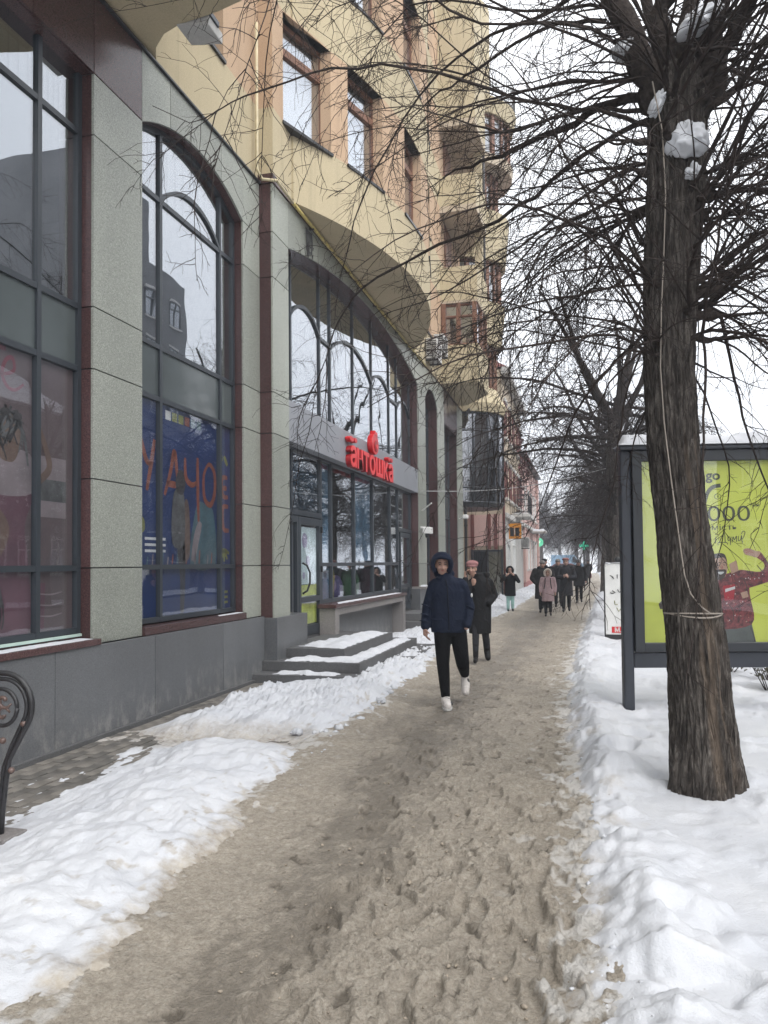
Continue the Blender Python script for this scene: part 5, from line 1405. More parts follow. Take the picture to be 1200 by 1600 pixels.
# ================================================================== BILLBOARD
BO = Vector((0.36, 8.555, 0)); BE = Vector((0.975, 0.222, 0)).normalized(); BN = Vector((BE.y, -BE.x, 0))
bb = empty('billboard', tuple(BO), 0, 'dark framed city billboard with lime green poster behind the tree trunk', 'billboard')
def bp(s, z, off=0.0):
    q = BO+BE*s+BN*off; return (q.x, q.y, z)
def bslab(b, s0, s1, z0, z1, o0, o1):
    i = len(b.v)
    for z in (z0, z1):
        for (s, o) in ((s0,o0),(s1,o0),(s1,o1),(s0,o1)): b.v.append(bp(s, z, o))
    b.f += [(i,i+3,i+2,i+1),(i+4,i+5,i+6,i+7),(i,i+1,i+5,i+4),(i+1,i+2,i+6,i+5),(i+2,i+3,i+7,i+6),(i+3,i,i+4,i+7)]
    return b
M_BBF = plain('anthracite_paint', (0.028, 0.032, 0.042), 0.4, 0.15, 4)
M_LIME = plain('lime_poster', (0.55, 0.59, 0.085), 0.55, 0.10, 1.2)
M_INK = plain('poster_ink', (0.055, 0.06, 0.03), 0.6, 0.1)
bslab(MB(), 0.0, 0.11, -0.3, 2.82, -0.06, 0.06).build('post', M_BBF, bb, bevel=0.02)
bslab(MB(), 1.72, 1.83, -0.3, 2.82, -0.06, 0.06).build('post', M_BBF, bb, bevel=0.02)
bslab(MB(), 0.111, 1.719, 0.52, 0.68, -0.05, 0.05).build('bottom_beam', M_BBF, bb, bevel=0.008)
bslab(MB(), -0.02, 1.85, 2.82, 2.865, -0.12, 0.12).build('top_cap', M_BBF, bb, bevel=0.01)
f = MB()
bslab(f, 0.115, 0.215, 0.69, 2.815, -0.09, 0.09); bslab(f, 1.60, 1.715, 0.69, 2.815, -0.09, 0.09)
bslab(f, 0.215, 1.60, 0.69, 0.785, -0.09, 0.088); bslab(f, 0.215, 1.60, 2.70, 2.815, -0.09, 0.088)
f.build('case_frame', M_ALU_D, bb, bevel=0.006)
pst = bslab(MB(), 0.21, 1.605, 0.78, 2.705, -0.02, 0.03).build('poster', M_LIME, bb)
bslab(MB(), 0.216, 1.599, 0.786, 2.699, 0.055, 0.06).build('pane', M_GLASS_POSTER, bb)
def px2(px, py): return ((px-975)/145+0.055, 1.65-(py-877.5)/145)
def bprint(pts, mat, k=1):
    o = 0.03+0.0012*k
    if len(pts) > 4:
        P = [Vector(p) for p in pts]; n = len(P); out = []
        for q in range(n):
            p0, p1, p2, p3 = P[q-1], P[q], P[(q+1) % n], P[(q+2) % n]
            for s_ in range(5):
                t = s_/5; out.append(0.5*((2*p1)+(p2-p0)*t+(2*p0-5*p1+4*p2-p3)*t*t+(3*p1-p0-3*p2+p3)*t**3))
        pts = [tuple(q) for q in out]
    b = MB().poly([bp(*px2(*p), o) for p in pts]).build('print', mat, pst)
def bstroke(path, w, mat, k=1):
    P = [Vector(p) for p in path]; out = []
    for i in range(len(P)-1):
        p0, p1, p2, p3 = P[max(i-1,0)], P[i], P[i+1], P[min(i+2,len(P)-1)]
        for s_ in range(5):
            t = s_/5; out.append(0.5*((2*p1)+(p2-p0)*t+(2*p0-5*p1+4*p2-p3)*t*t+(3*p1-p0-3*p2+p3)*t**3))
    out.append(P[-1]); b = MB(); o = 0.03+0.0012*k; L = []; Rr = []
    for i, p in enumerate(out):
        t = (out[min(i+1,len(out)-1)]-out[max(i-1,0)]).normalized(); n = Vector((-t.y, t.x))*w/2
        L.append(p+n); Rr.append(p-n)
    for i in range(len(out)-1): b.poly([bp(*px2(*L[i]), o), bp(*px2(*L[i+1]), o), bp(*px2(*Rr[i+1]), o), bp(*px2(*Rr[i]), o)])
    b.build('print', mat, pst)
def btext(body, px, py, size, align='RIGHT', off=0.0, k=2, sq=1.0, mat=None):
    s, z = px2(px, py); text_obj('print', body, mat or M_INK, pst, size, bp(s, z, 0.03+0.0012*k), tuple(BE), (0,0,1), 0.0, off, align, sq)
btext('go', 1119.5, 754, 0.14, off=0.004, sq=1.1)
bstroke([(1095,790),(1099,776),(1106,767),(1113,764),(1120,763)], 6, M_INK)
bstroke([(1115+5*math.cos(t*math.pi/6), 780+4*math.sin(t*math.pi/6)) for t in range(13)], .8, M_INK)
btext('R', 1117.5, 782, 0.04)
btext('000', 1165, 818, 0.235, off=-0.001, sq=1.32)
btext('грн', 1178, 796, 0.06)
btext('омість', 1144, 831.5, 0.082, sq=1.3)
# handwriting: ...ідами?
for st in ([(1111,842),(1110,852)], [(1110.6,837.5),(1111,839)], [(1116,851),(1120,842),(1124,836),(1125,851)], [(1114,855),(1115,851),(1127,851),(1128,854)],
           [(1132,842),(1129,844),(1130,848),(1133,846),(1134,842),(1133,850),(1133,855)], [(1136,850),(1137,842),(1139,847),(1142,841),(1142,850)],
           [(1145,841),(1145,848),(1148,847),(1150,840),(1150,848),(1152,850)], [(1149.5,838),(1152,834),(1155,835),(1154,840),(1151,846)], [(1150.6,850.5),(1150.7,852.5)]):
    bstroke(st, 1.15, M_INK, 2)
# printed man in a patterned dark red jumper, one arm raised
M_PR_R = plain('red_jumper_print', (0.16, 0.035, 0.035), 0.6, 0.85, 26); M_PR_S = plain('print_skin', (0.42, 0.26, 0.18), 0.6, 0.15, 6)
M_PR_H = plain('print_hair', (0.05, 0.035, 0.025), 0.6, 0.3); M_PR_G = plain('print_grey', (0.10, 0.11, 0.10), 0.6, 0.2); M_PR_RR = plain('print_red', (0.38, 0.02, 0.03), 0.6, 0.1)
bprint([(1100,975),(1162,975),(1168,1003),(1098,1003)], M_PR_G, 1)
bprint([(1100,905),(1118,901),(1142,894),(1148,896),(1158,900),(1160,930),(1162,976),(1100,976)], M_PR_R, 2)
bprint([(1142,894),(1176,896),(1183,884),(1170,872),(1178,866),(1199,902),(1192,910),(1158,921),(1150,921)], M_PR_R, 3)
bprint([(1152,862),(1160,860),(1170,864),(1178,866),(1172,874),(1164,872),(1154,869)], M_PR_S, 4)
bprint([(1108,872),(1122,872),(1127,884),(1126,898),(1120,906),(1108,906)], M_PR_S, 4)
bprint([(1104,870),(1116,867),(1124,870),(1127,882),(1122,874),(1108,875)], M_PR_H, 5)
bprint([(1130,884),(1141,878),(1144,894),(1133,899)], M_PR_S, 4)
bprint([(1120,917),(1138,915),(1136,938),(1122,940)], M_PR_RR, 4); bprint([(1123,922),(1138,918),(1138,922),(1123,927)], M_WHITEP, 5)
bprint([(1146,928),(1156,925),(1158,934),(1149,937)], M_PR_S, 5)
bprint([(1028,938),(1022,944),(1024,952),(1034,952)], M_PR_H, 3)
rr = random.Random(3)
for k in range(40):
    x = rr.uniform(1122, 1158); y = rr.uniform(898, 972)
    bprint([(x, y), (x+1.4, y+.4), (x+1.1, y+1.8), (x-.2, y+1.3)], rr.choice([M_WHITEP, M_PR_RR, M_PR_S]), 6)
for k in range(10):
    x = rr.uniform(1160, 1186); y = 905-(x-1160)*.05+rr.uniform(-5, 5)
    bprint([(x, y), (x+1.4, y+.4), (x+1.1, y+1.8), (x-.2, y+1.3)], rr.choice([M_WHITEP, M_PR_RR]), 6)
# face and folds of the printed man
bprint([(1109,894),(1118,892),(1125,893),(1124,901),(1119,907),(1110,907)], M_PR_H, 5)
bprint([(1113,896),(1118,895.5),(1122,896),(1118,899.5),(1114,899)], M_WHITEP, 6)
bstroke([(1112,883),(1115,881.5),(1118,882.5)], 1.0, M_PR_H, 6); bstroke([(1120,882.5),(1123,881.5),(1125.5,883)], 1.0, M_PR_H, 6)
bstroke([(1113,885.5),(1116,885)], 0.9, M_PR_H, 6); bstroke([(1121,885),(1124,885.5)], 0.9, M_PR_H, 6)
bstroke([(1118.5,886),(1119.5,890),(1118,891)], 0.7, M_PR_RR, 6)
for st in ([(1154,864),(1158,862.5),(1163,863)], [(1155,867),(1160,865.5),(1166,866.5)]): bstroke(st, 0.6, M_PR_RR, 6)
for st in ([(1150,905),(1156,920),(1157,940)], [(1128,945),(1135,958),(1134,970)], [(1172,886),(1180,896),(1186,900)], [(1110,940),(1118,955),(1116,972)]): bstroke(st, 1.2, M_PR_H, 4)
bstroke([(1160,980),(1164,992),(1166,1002)], 1.0, M_PR_H, 4)
# snow cap on top
n = 90; ss = np.linspace(-0.03, 1.86, n); oo = np.linspace(-0.14, 0.14, 16)
Sg, Og = np.meshgrid(ss, oo, indexing='ij')
hh = 0.115*(1-np.abs(Og/0.14)**3)*smooth01(-0.03, 0.07, Sg)*smooth01(1.86, 1.76, Sg)*(1+0.55*fbm(Sg*5, Og*5, 3))
hh = hh+0.012
Xg = BO.x+BE.x*Sg+BN.x*Og; Yg = BO.y+BE.y*Sg+BN.y*Og
me = grid_mesh('snow_cap', Xg, Yg, 2.858+hh, {'dirt': np.zeros_like(Xg)}); me.materials.append(M_SNOW)
o = bpy.data.objects.new('snow_cap', me); COL.objects.link(o); tag(o, 'long cap of snow on top of the billboard', 'snow', kind='stuff')

# pavement sign behind the billboard
ab = empty('pavement_sign', (0.62, 16.1, 0), 0, 'tall white pavement sign with scribbled lettering and red label behind the billboard post', 'sign')
MB().box(0.36, 1.12, 16.02, 16.1, 0.18, 1.60).build('board', M_WHITE, ab, bevel=0.01)
MB().box(0.34, 0.36, 16.0, 16.14, 0.05, 1.64).box(1.12, 1.14, 16.0, 16.14, 0.05, 1.64).box(0.36, 1.12, 16.0, 16.14, 0.05, 0.17).build('frame', M_BLACK, ab)
for xa in (0.40, 0.98): MB().box(xa, xa+0.12, 15.98, 16.2, -0.05, 0.06).build('foot', M_BLACK, ab)
MB().box(0.48, 0.90, 16.012, 16.019, 0.22, 0.34).build('red_label', M_RED, ab)
text_obj('lettering', 'М.', M_WHITEP, ab, 0.12, (0.53, 16.009, 0.24), (1,0,0), (0,0,1), 0, 0.004, 'LEFT')
def abst(path, w, mat):
    b = MB(); b.tube([(p[0], 16.015, p[1]) for p in path], w, 4); b.build('scribble', mat, ab)
abst([(0.46,1.36),(0.52,1.33),(0.54,1.29),(0.50,1.33)], .008, M_BLACK); abst([(0.60,1.38),(0.60,1.30)], .008, M_BLACK)
abst([(0.46,1.02),(0.50,1.00),(0.56,1.02),(0.50,1.06)], .009, M_BLACK); abst([(0.60,1.08),(0.64,1.02),(0.68,1.08)], .009, M_BLACK)
abst([(0.54,0.86),(0.55,0.78),(0.60,0.78)], .008, M_LIMEP); abst([(0.58,0.72),(0.62,0.64),(0.66,0.7)], .008, M_LIMEP)
MB().ellip((0.62, 16.08, 1.68), (.07, .05, .06), 10, 6).build('knob', M_BLACK, ab)
snow_patch('sign_snow', [(0.36,16.0),(1.1,16.0),(1.1,16.12),(0.36,16.12)], 1.61, .05, 'pinch of snow on top of the pavement sign', 61, res=.02)

# frosted shrubs at the right edge
def shrub(x, y, s_, lab, seed):
    rr = random.Random(seed); r = empty('snowy_shrub', (x, y, rz_at(x, y)), 0, lab, 'shrub', 'snowy shrubs by the road'); z0 = rz_at(x, y)
    lv = MB(); st = MB(); sn = MB()
    for k in range(9):
        a = rr.uniform(0, 6.28); d = rr.uniform(.05, .28)*s_; tip = Vector((x+math.cos(a)*d, y+math.sin(a)*d, z0+rr.uniform(.15, .38)*s_))
        st.tube([(x+math.cos(a)*.03, y+math.sin(a)*.03, z0-.05), tip], [.008, .004], 4)
        for q in range(14):
            c = tip+Vector((rr.gauss(0, .06), rr.gauss(0, .06), rr.gauss(0, .05)))*s_; l = rr.uniform(.03, .06)*s_
            ax = Vector((rr.gauss(0,1), rr.gauss(0,1), rr.gauss(-.4,.6))).normalized(); bx = ax.cross(Vector((.2,.3,1))).normalized()
            lv.poly([c-ax*l, c+bx*l*.5+Vector((0,0,.008)), c+ax*l, c-bx*l*.5+Vector((0,0,.008))])
        sn.ellip(tip+Vector((0,0,.045*s_)), (.07*s_, .06*s_, .025*s_), 10, 6)
    lv.build('leaves', M_SHRUB, r); st.build('stems', M_TWIG, r); sn.build('snow_dabs', M_SNOWC, r, smooth=4)
M_SHRUB = plain('frosted_leaves', (0.085, 0.08, 0.05), 0.7, 0.5, 20)
for (x, y, s_, lab, sd) in ((2.15, 10.3, 1.0, 'low snowy shrub under the right end of the billboard, nearest one', 1), (2.35, 11.2, 1.1, 'snowy shrub behind the nearest low shrub under the billboard', 2), (1.95, 11.9, .9, 'small snowy shrub farthest back under the billboard', 3)):
    shrub(x, y, s_, lab, sd)
# ================================================================== TREES
class Tubes:
    """fast collector of tapering tubes"""
    def __init__(s): s.V = []; s.F = []; s.n = 0
    def add(s, P, rad, k):
        P = np.asarray(P, float); n = len(P); rad = np.asarray(rad, float)
        T = np.empty_like(P); T[1:-1] = P[2:]-P[:-2]; T[0] = P[1]-P[0]; T[-1] = P[-1]-P[-2]
        T /= np.maximum(np.linalg.norm(T, axis=1, keepdims=True), 1e-9)
        m = T.mean(0); ref = np.array([0,0,1.0]) if abs(m[2]) < 0.8*np.linalg.norm(m)+1e-9 else np.array([1.0,0,0])
        A = np.cross(T, ref); A /= np.maximum(np.linalg.norm(A, axis=1, keepdims=True), 1e-9); B = np.cross(T, A)
        w = np.arange(k)*2*np.pi/k
        ring = P[:,None,:]+rad[:,None,None]*(A[:,None,:]*np.cos(w)[None,:,None]+B[:,None,:]*np.sin(w)[None,:,None])
        s.V.append(ring.reshape(-1,3))
        idx = s.n+np.arange(n*k).reshape(n,k); j = np.roll(idx, -1, 1)
        s.F.append(np.stack([idx[:-1], j[:-1], j[1:], idx[1:]], -1).reshape(-1,4)); s.n += n*k
    def mesh(s, name, mat):
        co = np.concatenate(s.V).astype(np.float32); q = np.concatenate(s.F).astype(np.int32)
        me = bpy.data.meshes.new(name); me.vertices.add(len(co)); me.vertices.foreach_set('co', co.ravel())
        me.loops.add(q.size); me.loops.foreach_set('vertex_index', q.ravel())
        me.polygons.add(len(q)); me.polygons.foreach_set('loop_start', np.arange(0, q.size, 4, dtype=np.int32))
        me.polygons.foreach_set('use_smooth', np.ones(len(q), dtype=bool)); me.update(calc_edges=True)
        me.materials.append(mat); return me

def walk(rs, p, d, L, n, wig, droop, up=0.0):
    """wandering polyline; droop pulls down, more towards the tip"""
    P = [np.array(p, float)]; d = np.array(d, float); d /= np.linalg.norm(d); st = L/n
    for i in range(n):
        t = (i+1)/n
        d = d+rs.normal(0, wig, 3)+np.array([0,0,-droop*t+up])/n*2.0; d /= np.linalg.norm(d)
        P.append(P[-1]+d*st)
    return np.array(P)

def twigs(T, rs, P, r0, count, lmin, lmax, sub, k=3, t0=0.25, droop=0.5, rmin=0.0022):
    n = len(P)-1
    for _ in range(count):
        t = t0+(1-t0)*rs.rand()**0.8; f = t*n; i = min(int(f), n-1); p = P[i]*(1-(f-i))+P[i+1]*(f-i)
        ax = P[i+1]-P[i]; ax /= np.linalg.norm(ax)
        side = np.cross(ax, rs.normal(0,1,3)); side /= max(np.linalg.norm(side), 1e-6)
        d = ax*rs.uniform(0.35, 0.9)+side*rs.uniform(0.6, 1.0)
        L = rs.uniform(lmin, lmax)*(1.15-0.6*t); r = max(r0*(1-t)*0.55, rmin*1.7)
        Q = walk(rs, p, d, L, 6, 0.16, droop)
        T.add(Q, np.linspace(r, rmin*0.75, len(Q)), k)
        for _s in range(sub):
            j = rs.randint(1, 6); ax2 = Q[j]-Q[j-1]; s2 = np.cross(ax2, rs.normal(0,1,3)); s2 /= max(np.linalg.norm(s2), 1e-6)
            ax2 = ax2/np.linalg.norm(ax2)
            W = walk(rs, Q[j], ax2*0.7+s2*0.8, L*rs.uniform(0.18, 0.45), 3, 0.2, droop*0.5)
            T.add(W, np.linspace(max(r*0.5, rmin), rmin*0.6, len(W)), 3)

def trunk_mesh(name, pts, rads, sides, rows, amp, seed, wood=False):
    pts = np.array(pts, float); rads = np.array(rads, float)
    zz = np.linspace(0, 1, rows); tt = np.linspace(0, 1, len(pts))
    # smooth interpolation
    def ev(a):
        a = np.array(a); 
        return np.stack([np.interp(zz, tt, a[:,c]) for c in range(a.shape[1])], 1)
    C = ev(pts); ra = np.interp(zz, tt, rads)
    for _ in range(6): C[1:-1] = (C[:-2]+2*C[1:-1]+C[2:])/4; ra[1:-1] = (ra[:-2]+2*ra[1:-1]+ra[2:])/4
    w = np.pi/2+np.linspace(0, 2*np.pi, sides, endpoint=False)       # seam turned away from the path
    W, Zr = np.meshgrid(w, C[:,2])
    wob = 0.35*fbm(W*2+seed, Zr*1.4, 3)
    fis = np.abs(perlin((W+wob*0.5)*9.0+seed, Zr*1.5+seed)); fis2 = np.abs(perlin((W+wob*0.6)*19+seed, Zr*3.4))
    rid = np.minimum(fis*3.2, 1.0); rid2 = np.minimum(fis2*3.0, 1.0)
    flake = fbm(W*30+seed, Zr*12, 3)
    big = fbm(np.cos(W)*1.3+seed, np.sin(W)*1.3+Zr*0.5, 2)
    rr = ra[:,None]*(1+0.10*big)+amp*(rid-0.6)+amp*0.55*(rid2-0.6)+amp*0.25*flake
    if wood: rr = rr*(1+smooth01(0.55, -0.05, Zr)*(0.06+0.14*np.cos(W*5+0.7)*smooth01(0.4,-0.1,Zr)))
    wd = np.zeros_like(rr)
    if wood:   # long wound on the street side where bark has come away
        a = (W-R(-58)+np.pi) % (2*np.pi)-np.pi
        wd = smooth01(0.50, 0.3, np.abs(a+0.10*np.sin(Zr*2.3)+0.25*fbm(W*3, Zr*1.3, 3)))*smooth01(2.7, 2.2, Zr)*smooth01(0.0,0.3,Zr)
        wd = wd*smooth01(-0.15, 0.2, fbm(W*5+3, Zr*1.0, 3)+0.12)
        rr = rr-0.022*wd
        a2 = (W-R(-38)+np.pi) % (2*np.pi)-np.pi
        rr = rr-0.05*np.exp(-((a2+0.08*np.sin(Zr*3))/0.07)**2)*smooth01(2.9, 2.0, Zr)
    X = C[:,0][:,None]+rr*np.cos(W); Y = C[:,1][:,None]+rr*np.sin(W)
    X = np.concatenate([X, X[:,:1]], 1); Y = np.concatenate([Y, Y[:,:1]], 1); Z = np.concatenate([Zr, Zr[:,:1]], 1); wd = np.concatenate([wd, wd[:,:1]], 1)
    me = grid_mesh(name, X, Y, Z, {'wood': wd}); me.materials.append(M_BARK)
    return me

def add_obj(name, me, parent, local=False):
    o = bpy.data.objects.new(name, me); COL.objects.link(o)
    if parent is not None:
        if local: o.parent = parent
        else: attach(o, parent)
    return o

# ---------------------------------------------------------------- the big near linden
near = empty('linden_tree', (0.78, 5.8, 0), 0, 'big gnarled bare linden with stubby burrs standing in front of the billboard', 'tree', 'bare lindens along the pavement')
TY = 5.8
tp = [(0.79,5.80,-0.25),(0.79,5.80,0.1),(0.765,5.80,0.6),(0.738,5.80,1.09),(0.675,5.80,1.8),(0.62,5.80,2.45),(0.605,5.80,3.0),(0.614,5.80,3.37),(0.636,5.80,3.83),(0.67,5.80,4.3),(0.68,5.80,4.76),(0.70,5.80,5.05),(0.72,5.80,5.25)]
tr_ = [0.26,0.238,0.21,0.192,0.177,0.17,0.169,0.177,0.187,0.192,0.197,0.178,0.09]
add_obj('trunk', trunk_mesh('trunk', tp, tr_, 260, 620, 0.016, 3.0, True), near)
rs = np.random.RandomState(12)
limbs = Tubes(); tw_ = Tubes()
def limb(P, rad, k=10, nt=26, lmin=0.5, lmax=1.4, sub=3, droop=0.35):
    P = np.array(P, float)
    t = np.linspace(0, 1, len(P)); tt = np.linspace(0, 1, len(P)*4)
    Q = np.stack([np.interp(tt, t, P[:,c]) for c in range(3)], 1)
    for _ in range(3): Q[1:-1] = (Q[:-2]+2*Q[1:-1]+Q[2:])/4
    Q[1:-1] += rs.normal(0, 0.010, Q[1:-1].shape)
    ph = rs.uniform(0, 9, 3); sL = np.linspace(0, 1, len(Q))[1:-1]; Lq = np.linalg.norm(Q[-1]-Q[0])
    Q[1:-1] += np.stack([np.sin(sL*7+ph[0]), np.sin(sL*6+ph[1]), np.sin(sL*8+ph[2])], 1)*0.035*Lq*np.minimum(sL*3, 1)[:,None]
    ra = np.interp(tt, np.linspace(0,1,len(rad)), rad)
    limbs.add(Q, ra*(1+rs.normal(0, 0.07, len(ra))), k)
    if nt: twigs(tw_, rs, Q, max(rad)*0.35, nt, lmin, lmax, sub, 3, 0.2, droop)
    return Q
# stout limbs leaving the head
limb([(0.62,5.75,4.85),(0.42,5.70,5.10),(0.22,5.62,5.5),(0.05,5.55,5.95),(-0.12,5.4,6.7),(-0.2,5.2,7.8)], [0.10,0.09,0.08,0.07,0.05,0.025], nt=34)
limb([(0.66,5.85,5.0),(0.52,5.95,5.35),(0.46,6.05,5.9),(0.42,6.2,6.8),(0.5,6.4,8.2)], [0.06,0.05,0.045,0.04,0.02], nt=30)
limb([(0.70,5.8,5.05),(0.66,5.78,5.5),(0.63,5.75,6.0),(0.6,5.7,7.0),(0.7,5.6,8.4)], [0.085,0.065,0.058,0.045,0.02], nt=30)
limb([(0.72,5.78,5.1),(0.80,5.7,5.45),(0.98,5.65,5.75),(1.2,5.6,6.1),(1.5,5.5,6.9),(1.6,5.4,8.2)], [0.07,0.05,0.045,0.04,0.03,0.015], nt=30)
limb([(0.80,5.82,4.85),(0.95,5.85,5.2),(1.06,5.9,5.6),(1.16,5.95,6.2),(1.25,6.0,7.2),(1.2,6.1,8.6)], [0.13,0.11,0.095,0.08,0.055,0.025], nt=30)
limb([(1.0,5.85,5.3),(1.25,5.7,5.5),(1.6,5.5,5.9),(2.0,5.3,6.6)], [0.06,0.045,0.03,0.006], nt=22)
limb([(0.5,5.7,4.95),(0.1,5.9,5.02),(-0.4,6.1,5.05),(-0.9,6.35,4.95),(-1.3,6.5,4.9)], [0.036,0.028,0.02,0.012,0.003], nt=30, droop=0.8)
# short burr stubs along the trunk
def stub(z, az, L, r, up=0.2):
    i = np.searchsorted([p[2] for p in tp], z); c = np.array(tp[min(i, len(tp)-1)]); c[2] = z
    d = np.array([math.cos(az), math.sin(az), up]); d /= np.linalg.norm(d)
    p0 = c+d*tr_[min(i, len(tr_)-1)]*0.75; P = walk(rs, p0, d, L, 5, 0.16, 0.0)
    limbs.add(P, r*np.array([1.25,0.9,0.8,1.05,0.85,0.35])*(1+rs.normal(0, 0.12, 6)), 8); return P
stubs = []
for k in range(34): stubs.append(stub(rs.uniform(4.1, 5.15), rs.uniform(-math.pi, math.pi), rs.uniform(0.10, 0.32), rs.uniform(0.015, 0.042), rs.uniform(-0.1, 0.6)))
for k in range(17): stubs.append(stub(rs.uniform(3.1, 4.4), rs.normal(-0.15, 0.45), rs.uniform(0.08, 0.24), rs.uniform(0.02, 0.045), rs.uniform(-0.1, 0.5)))
for k in range(10): stubs.append(stub(rs.uniform(2.9, 4.1), rs.uniform(-math.pi, math.pi), rs.uniform(0.05, 0.14), rs.uniform(0.015, 0.035), rs.uniform(0, 0.5)))
# whippy shoots from the burrs
for P in stubs:
    for q in range(rs.randint(2, 5) if P[0][2] > 4.85 else rs.randint(3, 6)):
        d = P[-1]-P[0]; d = d/np.linalg.norm(d)+rs.normal(0, 0.45, 3)+np.array([0,0,0.10])
        L = rs.uniform(0.7, 2.5); W = walk(rs, P[-1]-d*0.01, d, L, 14, 0.085, rs.uniform(0.1, 1.5)); r = rs.uniform(0.006, 0.014)
        tw_.add(W, np.linspace(r, 0.0025, len(W)), 5)
        twigs(tw_, rs, W, r, int(9*L), 0.15, 0.65, 2, 3, 0.12, 0.5, 0.0018)
# long boughs reaching over the pavement toward the facade
BOUGH = [
 ([(0.5,5.8,4.85),(-0.1,6.0,4.75),(-0.7,6.25,4.55),(-1.3,6.5,4.35),(-1.9,6.8,4.0),(-2.4,7.0,3.6),(-2.8,7.1,3.2)], 0.034),
 ([(0.5,5.7,4.75),(0.0,5.6,4.85),(-0.6,5.4,4.82),(-1.3,5.1,4.75),(-2.0,4.85,4.7)], 0.030),
 ([(0.45,5.75,4.9),(-0.2,5.55,5.0),(-0.8,5.4,4.98),(-1.5,5.2,5.05),(-2.3,5.0,5.1),(-3.0,4.9,5.0)], 0.028),
 ([(0.5,5.8,4.5),(0.1,6.1,4.4),(-0.5,6.6,4.15),(-1.2,7.2,3.75),(-1.8,7.7,3.2),(-2.2,8.0,2.7)], 0.030),
 ([(0.55,5.8,4.3),(0.2,5.6,4.15),(-0.2,5.4,3.85),(-0.6,5.25,3.45),(-0.95,5.1,3.0)], 0.022),
 ([(0.6,5.9,4.4),(0.3,6.3,4.2),(-0.1,6.7,3.8),(-0.5,7.1,3.3),(-0.8,7.4,2.7)], 0.024),
 ([(0.3,5.6,5.3),(-0.3,5.3,5.5),(-1.0,5.0,5.45),(-1.7,4.7,5.2),(-2.2,4.5,4.8)], 0.026),
 ([(0.2,5.6,5.5),(-0.4,5.9,5.7),(-1.1,6.3,5.7),(-1.9,6.8,5.4),(-2.7,7.2,4.9),(-3.2,7.5,4.3)], 0.030),
 ([(0.1,5.6,5.8),(-0.6,6.4,6.1),(-1.4,7.3,6.2),(-2.2,8.2,5.9),(-2.8,8.8,5.3),(-3.2,9.2,4.6)], 0.032),
 ([(0.55,5.8,3.9),(0.2,6.0,3.7),(-0.3,6.3,3.55),(-0.9,6.6,3.5),(-1.4,6.9,3.3)], 0.020),
 ([(0.55,5.8,3.6),(0.3,5.7,3.35),(0.0,5.55,3.2),(-0.35,5.4,2.85)], 0.016),
 ([(0.85,5.8,4.4),(1.2,5.8,4.55),(1.6,5.9,4.5),(2.1,6.0,4.2),(2.5,6.1,3.6)], 0.028),
 ([(0.85,5.8,4.0),(1.2,5.7,4.15),(1.6,5.6,4.05),(2.0,5.5,3.6),(2.3,5.4,3.0)], 0.026),
 ([(0.85,5.8,3.6),(1.15,5.9,3.7),(1.5,6.0,3.75),(1.9,6.2,3.5)], 0.022),
 ([(0.85,5.8,4.8),(1.3,5.7,5.1),(1.8,5.6,5.2),(2.4,5.5,5.0)], 0.03),
 ([(0.8,5.8,3.2),(1.1,5.8,3.25),(1.45,5.8,3.1),(1.75,5.8,2.75)], 0.016),
 ([(0.4,5.6,5.2),(0.0,5.0,5.6),(-0.5,4.4,5.7),(-1.1,3.9,5.4),(-1.6,3.6,4.9)], 0.022),
 ([(0.2,5.6,5.6),(-0.5,5.9,6.1),(-1.5,6.4,6.3),(-2.4,7.0,6.1),(-3.2,7.6,5.6)], 0.024),
 ([(0.0,5.5,6.0),(-0.8,5.6,6.4),(-1.7,5.7,6.3),(-2.5,5.9,5.9),(-3.1,6.0,5.4)], 0.024),
]
for bi, (P, r) in enumerate(BOUGH):
    r *= 0.44
    long_ = P[-1][0] < -1.8
    if long_ and bi not in (0, 2, 8): P = P[:-2] if len(P) > 5 else P[:-1]
    Q = limb(P, [r*1.35, r, r*0.75, r*0.5, r*0.2], 6, 0)
    L = np.linalg.norm(np.diff(Q, axis=0), axis=1).sum()
    twigs(tw_, rs, Q, r*0.7, int((17 if not long_ else 9)*L), 0.3, 1.0, 4, 3, 0.12, 0.6, 0.0018)
    # secondary shoots that fork off and hang
    for _ in range(int((2.4 if not long_ else 1.3)*L)):
        i = rs.randint(len(Q)//5, len(Q)-1); ax = Q[i]-Q[i-1]; ax /= np.linalg.norm(ax)
        d = ax+rs.normal(0, 0.45, 3); S_ = walk(rs, Q[i], d, rs.uniform(0.8, 2.2), 12, 0.08, rs.uniform(0.3, 2.2)); rr_ = r*rs.uniform(0.3, 0.55)
        tw_.add(S_, np.linspace(rr_, 0.0018, len(S_)), 4); twigs(tw_, rs, S_, rr_, 14, 0.15, 0.6, 2, 3, 0.1, 0.5, 0.0018)
add_obj('limbs', limbs.mesh('limbs', M_TWIG_F), near)
add_obj('crown', tw_.mesh('crown', M_TWIG), near)
